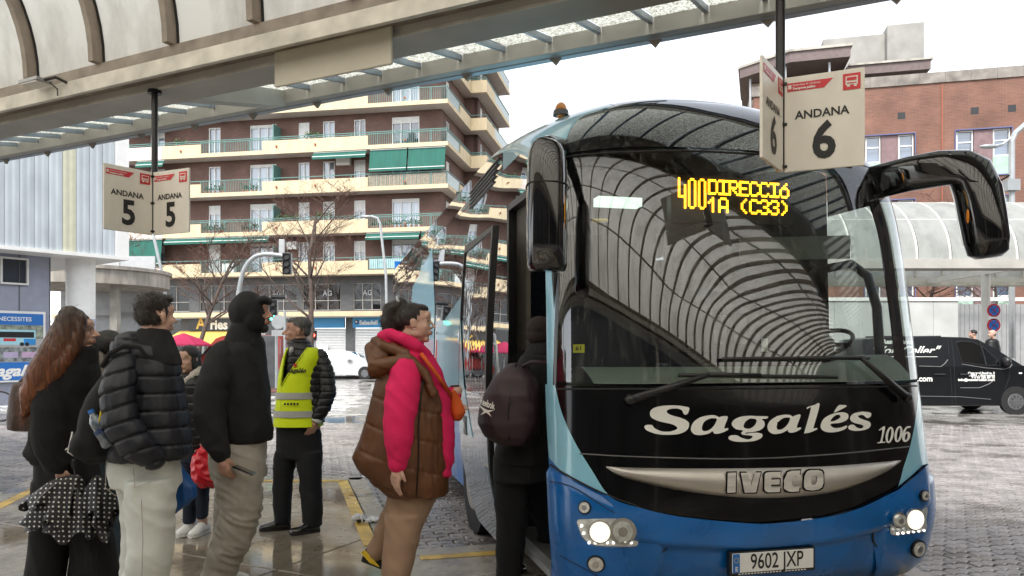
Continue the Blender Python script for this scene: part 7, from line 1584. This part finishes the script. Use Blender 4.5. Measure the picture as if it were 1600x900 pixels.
g.cloth('jacket', M['blackp'], [('S', [(284, 316, 586, .1), (278, 326, 600, .13), (276, 330, 630, .14), (276, 331, 665, .14), (280, 329, 698, .13)]), ('T', [(322, 602, 10), (327, 640, 10, -.02), (323, 686, 9, -.07)])], .008, 3, quilt2(.008, .068, .003)); g.cloth('jeans', M['denimd'], [('S', [(284, 326, 690, .11), (284, 326, 720, .11)]), ('S', [(284, 306, 715, .08), (287, 306, 770, .07), (288, 304, 815, .065)]), ('S', [(304, 326, 715, .08), (307, 325, 770, .07), (309, 324, 808, .065)])], .010, 3, creases(.004, 9, 5))
shoe(g, 'shoe', M['white'], Vector((g.p(300, 830).x, .08, 0)), Vector((g.p(290, 830).x, -.16, 0)), .045, .075, M['white']); shoe(g, 'shoe', M['white'], Vector((g.p(319, 830).x, .06, 0)), Vector((g.p(312, 830).x, -.18, 0)), .045, .075, M['white'])
rb_ = Fig('carrier_bag', 322, 6.2, 'crumpled red carrier bag held by the small woman'); rb_.e['category'] = 'carrier bag'
rb_.cloth('bag', mat('red_plastic', (.55, .006, .02), .28, var=.1), [('S', [(314, 322, 698, .03), (304, 330, 712, .06), (301, 338, 730, .08), (303, 342, 748, .08), (312, 340, 758, .05)])], .008, 1, creases(.014, 16, 14))

# --- two passers-by behind the black van
for (px, lab, hair, bald) in ((1520, 'passer-by in a dark cap behind the black van', 'hblack', 0), (1550, 'bald passer-by in a black jacket behind the black van', 'hgrey', 1)):
    g = Fig('person', px, 21.2, lab, 'passers-by behind the van', .13); g.head(g.p(px, 522, 0), .235, 160 if not bald else 185)
    g.cloth('body', M['skin'], g.head_prims() + [('S', [(px - 8, px + 8, 535, .12), (px - 7, px + 7, 570, .1)]), ('T', [(px - 4, 575, 5), (px - 4, 628, 4)]), ('T', [(px + 4, 575, 5), (px + 4, 628, 4)])], .012, 2)
    g.cloth('cap' if not bald else 'hair', M[hair], [g.he(0, -.08, .2, .37, .42, .33)] if not bald else [g.he(0, -.2, -.05, .34, .26, .2)], .015, 2); g.cloth('jacket', M['blackp'], [('S', [(px - 9, px + 9, 533, .14), (px - 12, px + 12, 545, .17), (px - 12, px + 12, 580, .17)])], .02, 2); g.cloth('trousers', M['trous'], [('S', [(px - 9, px + 9, 575, .14), (px - 9, px + 9, 630, .13)])], .02, 2)

def grow_hair():
    for o, n, ln, flow, lift, seed, w in HAIR:
        g = random.Random(seed); me = o.data; V = me.vertices; mb = MB()
        for _ in range(n):
            v = V[g.randrange(len(V))]; N = v.normal.copy(); f = Vector(flow(v.co)) + Vector((g.gauss(0, .22), g.gauss(0, .22), g.gauss(0, .22))); f = f - N * f.dot(N)
            if f.length < 1e-4: continue
            d = (f.normalized() + N * lift * g.uniform(.2, 1.)).normalized(); L = ln * g.uniform(.5, 1.2); p0 = v.co - N * .002; p1 = p0 + d * L * .5; p2 = p1 + (d + N * -.25).normalized() * L * .5
            s_ = d.cross(N).normalized() * w
            mb.add([p0 - s_, p0 + s_, p1 + s_ * .7, p1 - s_ * .7, p2], [(0, 1, 2, 3), (3, 2, 4)])
        q = mb.build('strands', me.materials[0], o); q['kind'] = 'stuff'
def finish_cloth():
    dg = bpy.context.evaluated_depsgraph_get()
    res = [(o, d, bpy.data.meshes.new_from_object(o.evaluated_get(dg), depsgraph=dg)) for o, d in PENDING]
    for o, d, me in res:
        o.modifiers.clear(); old = o.data; m = old.materials[0]; o.data = me
        if len(me.materials) == 0: me.materials.append(m)
        n = len(me.vertices)
        if d:
            co = np.empty(n * 3); me.vertices.foreach_get('co', co); no = np.empty(n * 3); me.vertices.foreach_get('normal', no); co = co.reshape(-1, 3); no = no.reshape(-1, 3)
            dd = np.array([d(Vector(c)) for c in co]); co = co + no * dd[:, None]; me.vertices.foreach_set('co', co.ravel())
        me.polygons.foreach_set('use_smooth', [True] * len(me.polygons)); me.update()
        bpy.data.meshes.remove(old)
    PENDING.clear()
finish_cloth()
grow_hair()
# ---------------------------------------------------------------- litter on the platform edge
lt = Fig('litter', 572, 6.72, 'crumpled white and black plastic wrapper on the platform edge by the yellow line'); lt.e['category'] = 'litter'; lt.o.z = ZP; lt.e.location.z = ZP
lt.cloth('wrapper', mat('white_plastic_film', (.7, .7, .7), .3, var=.1), [('e', (-.06, 0, .035), (.055, .05, .035)), ('e', (.04, .02, .02), (.08, .06, .018)), ('e', (.0, -.03, .02), (.07, .03, .018))], .006, 1, folds(.014, 24, 24)); lt.cloth('dark_label', M['gloss'], [('e', (-.05, -.035, .03), (.04, .02, .022)), ('e', (-.02, -.04, .022), (.03, .02, .014))], .005, 1, folds(.006, 30, 30))
finish_cloth()
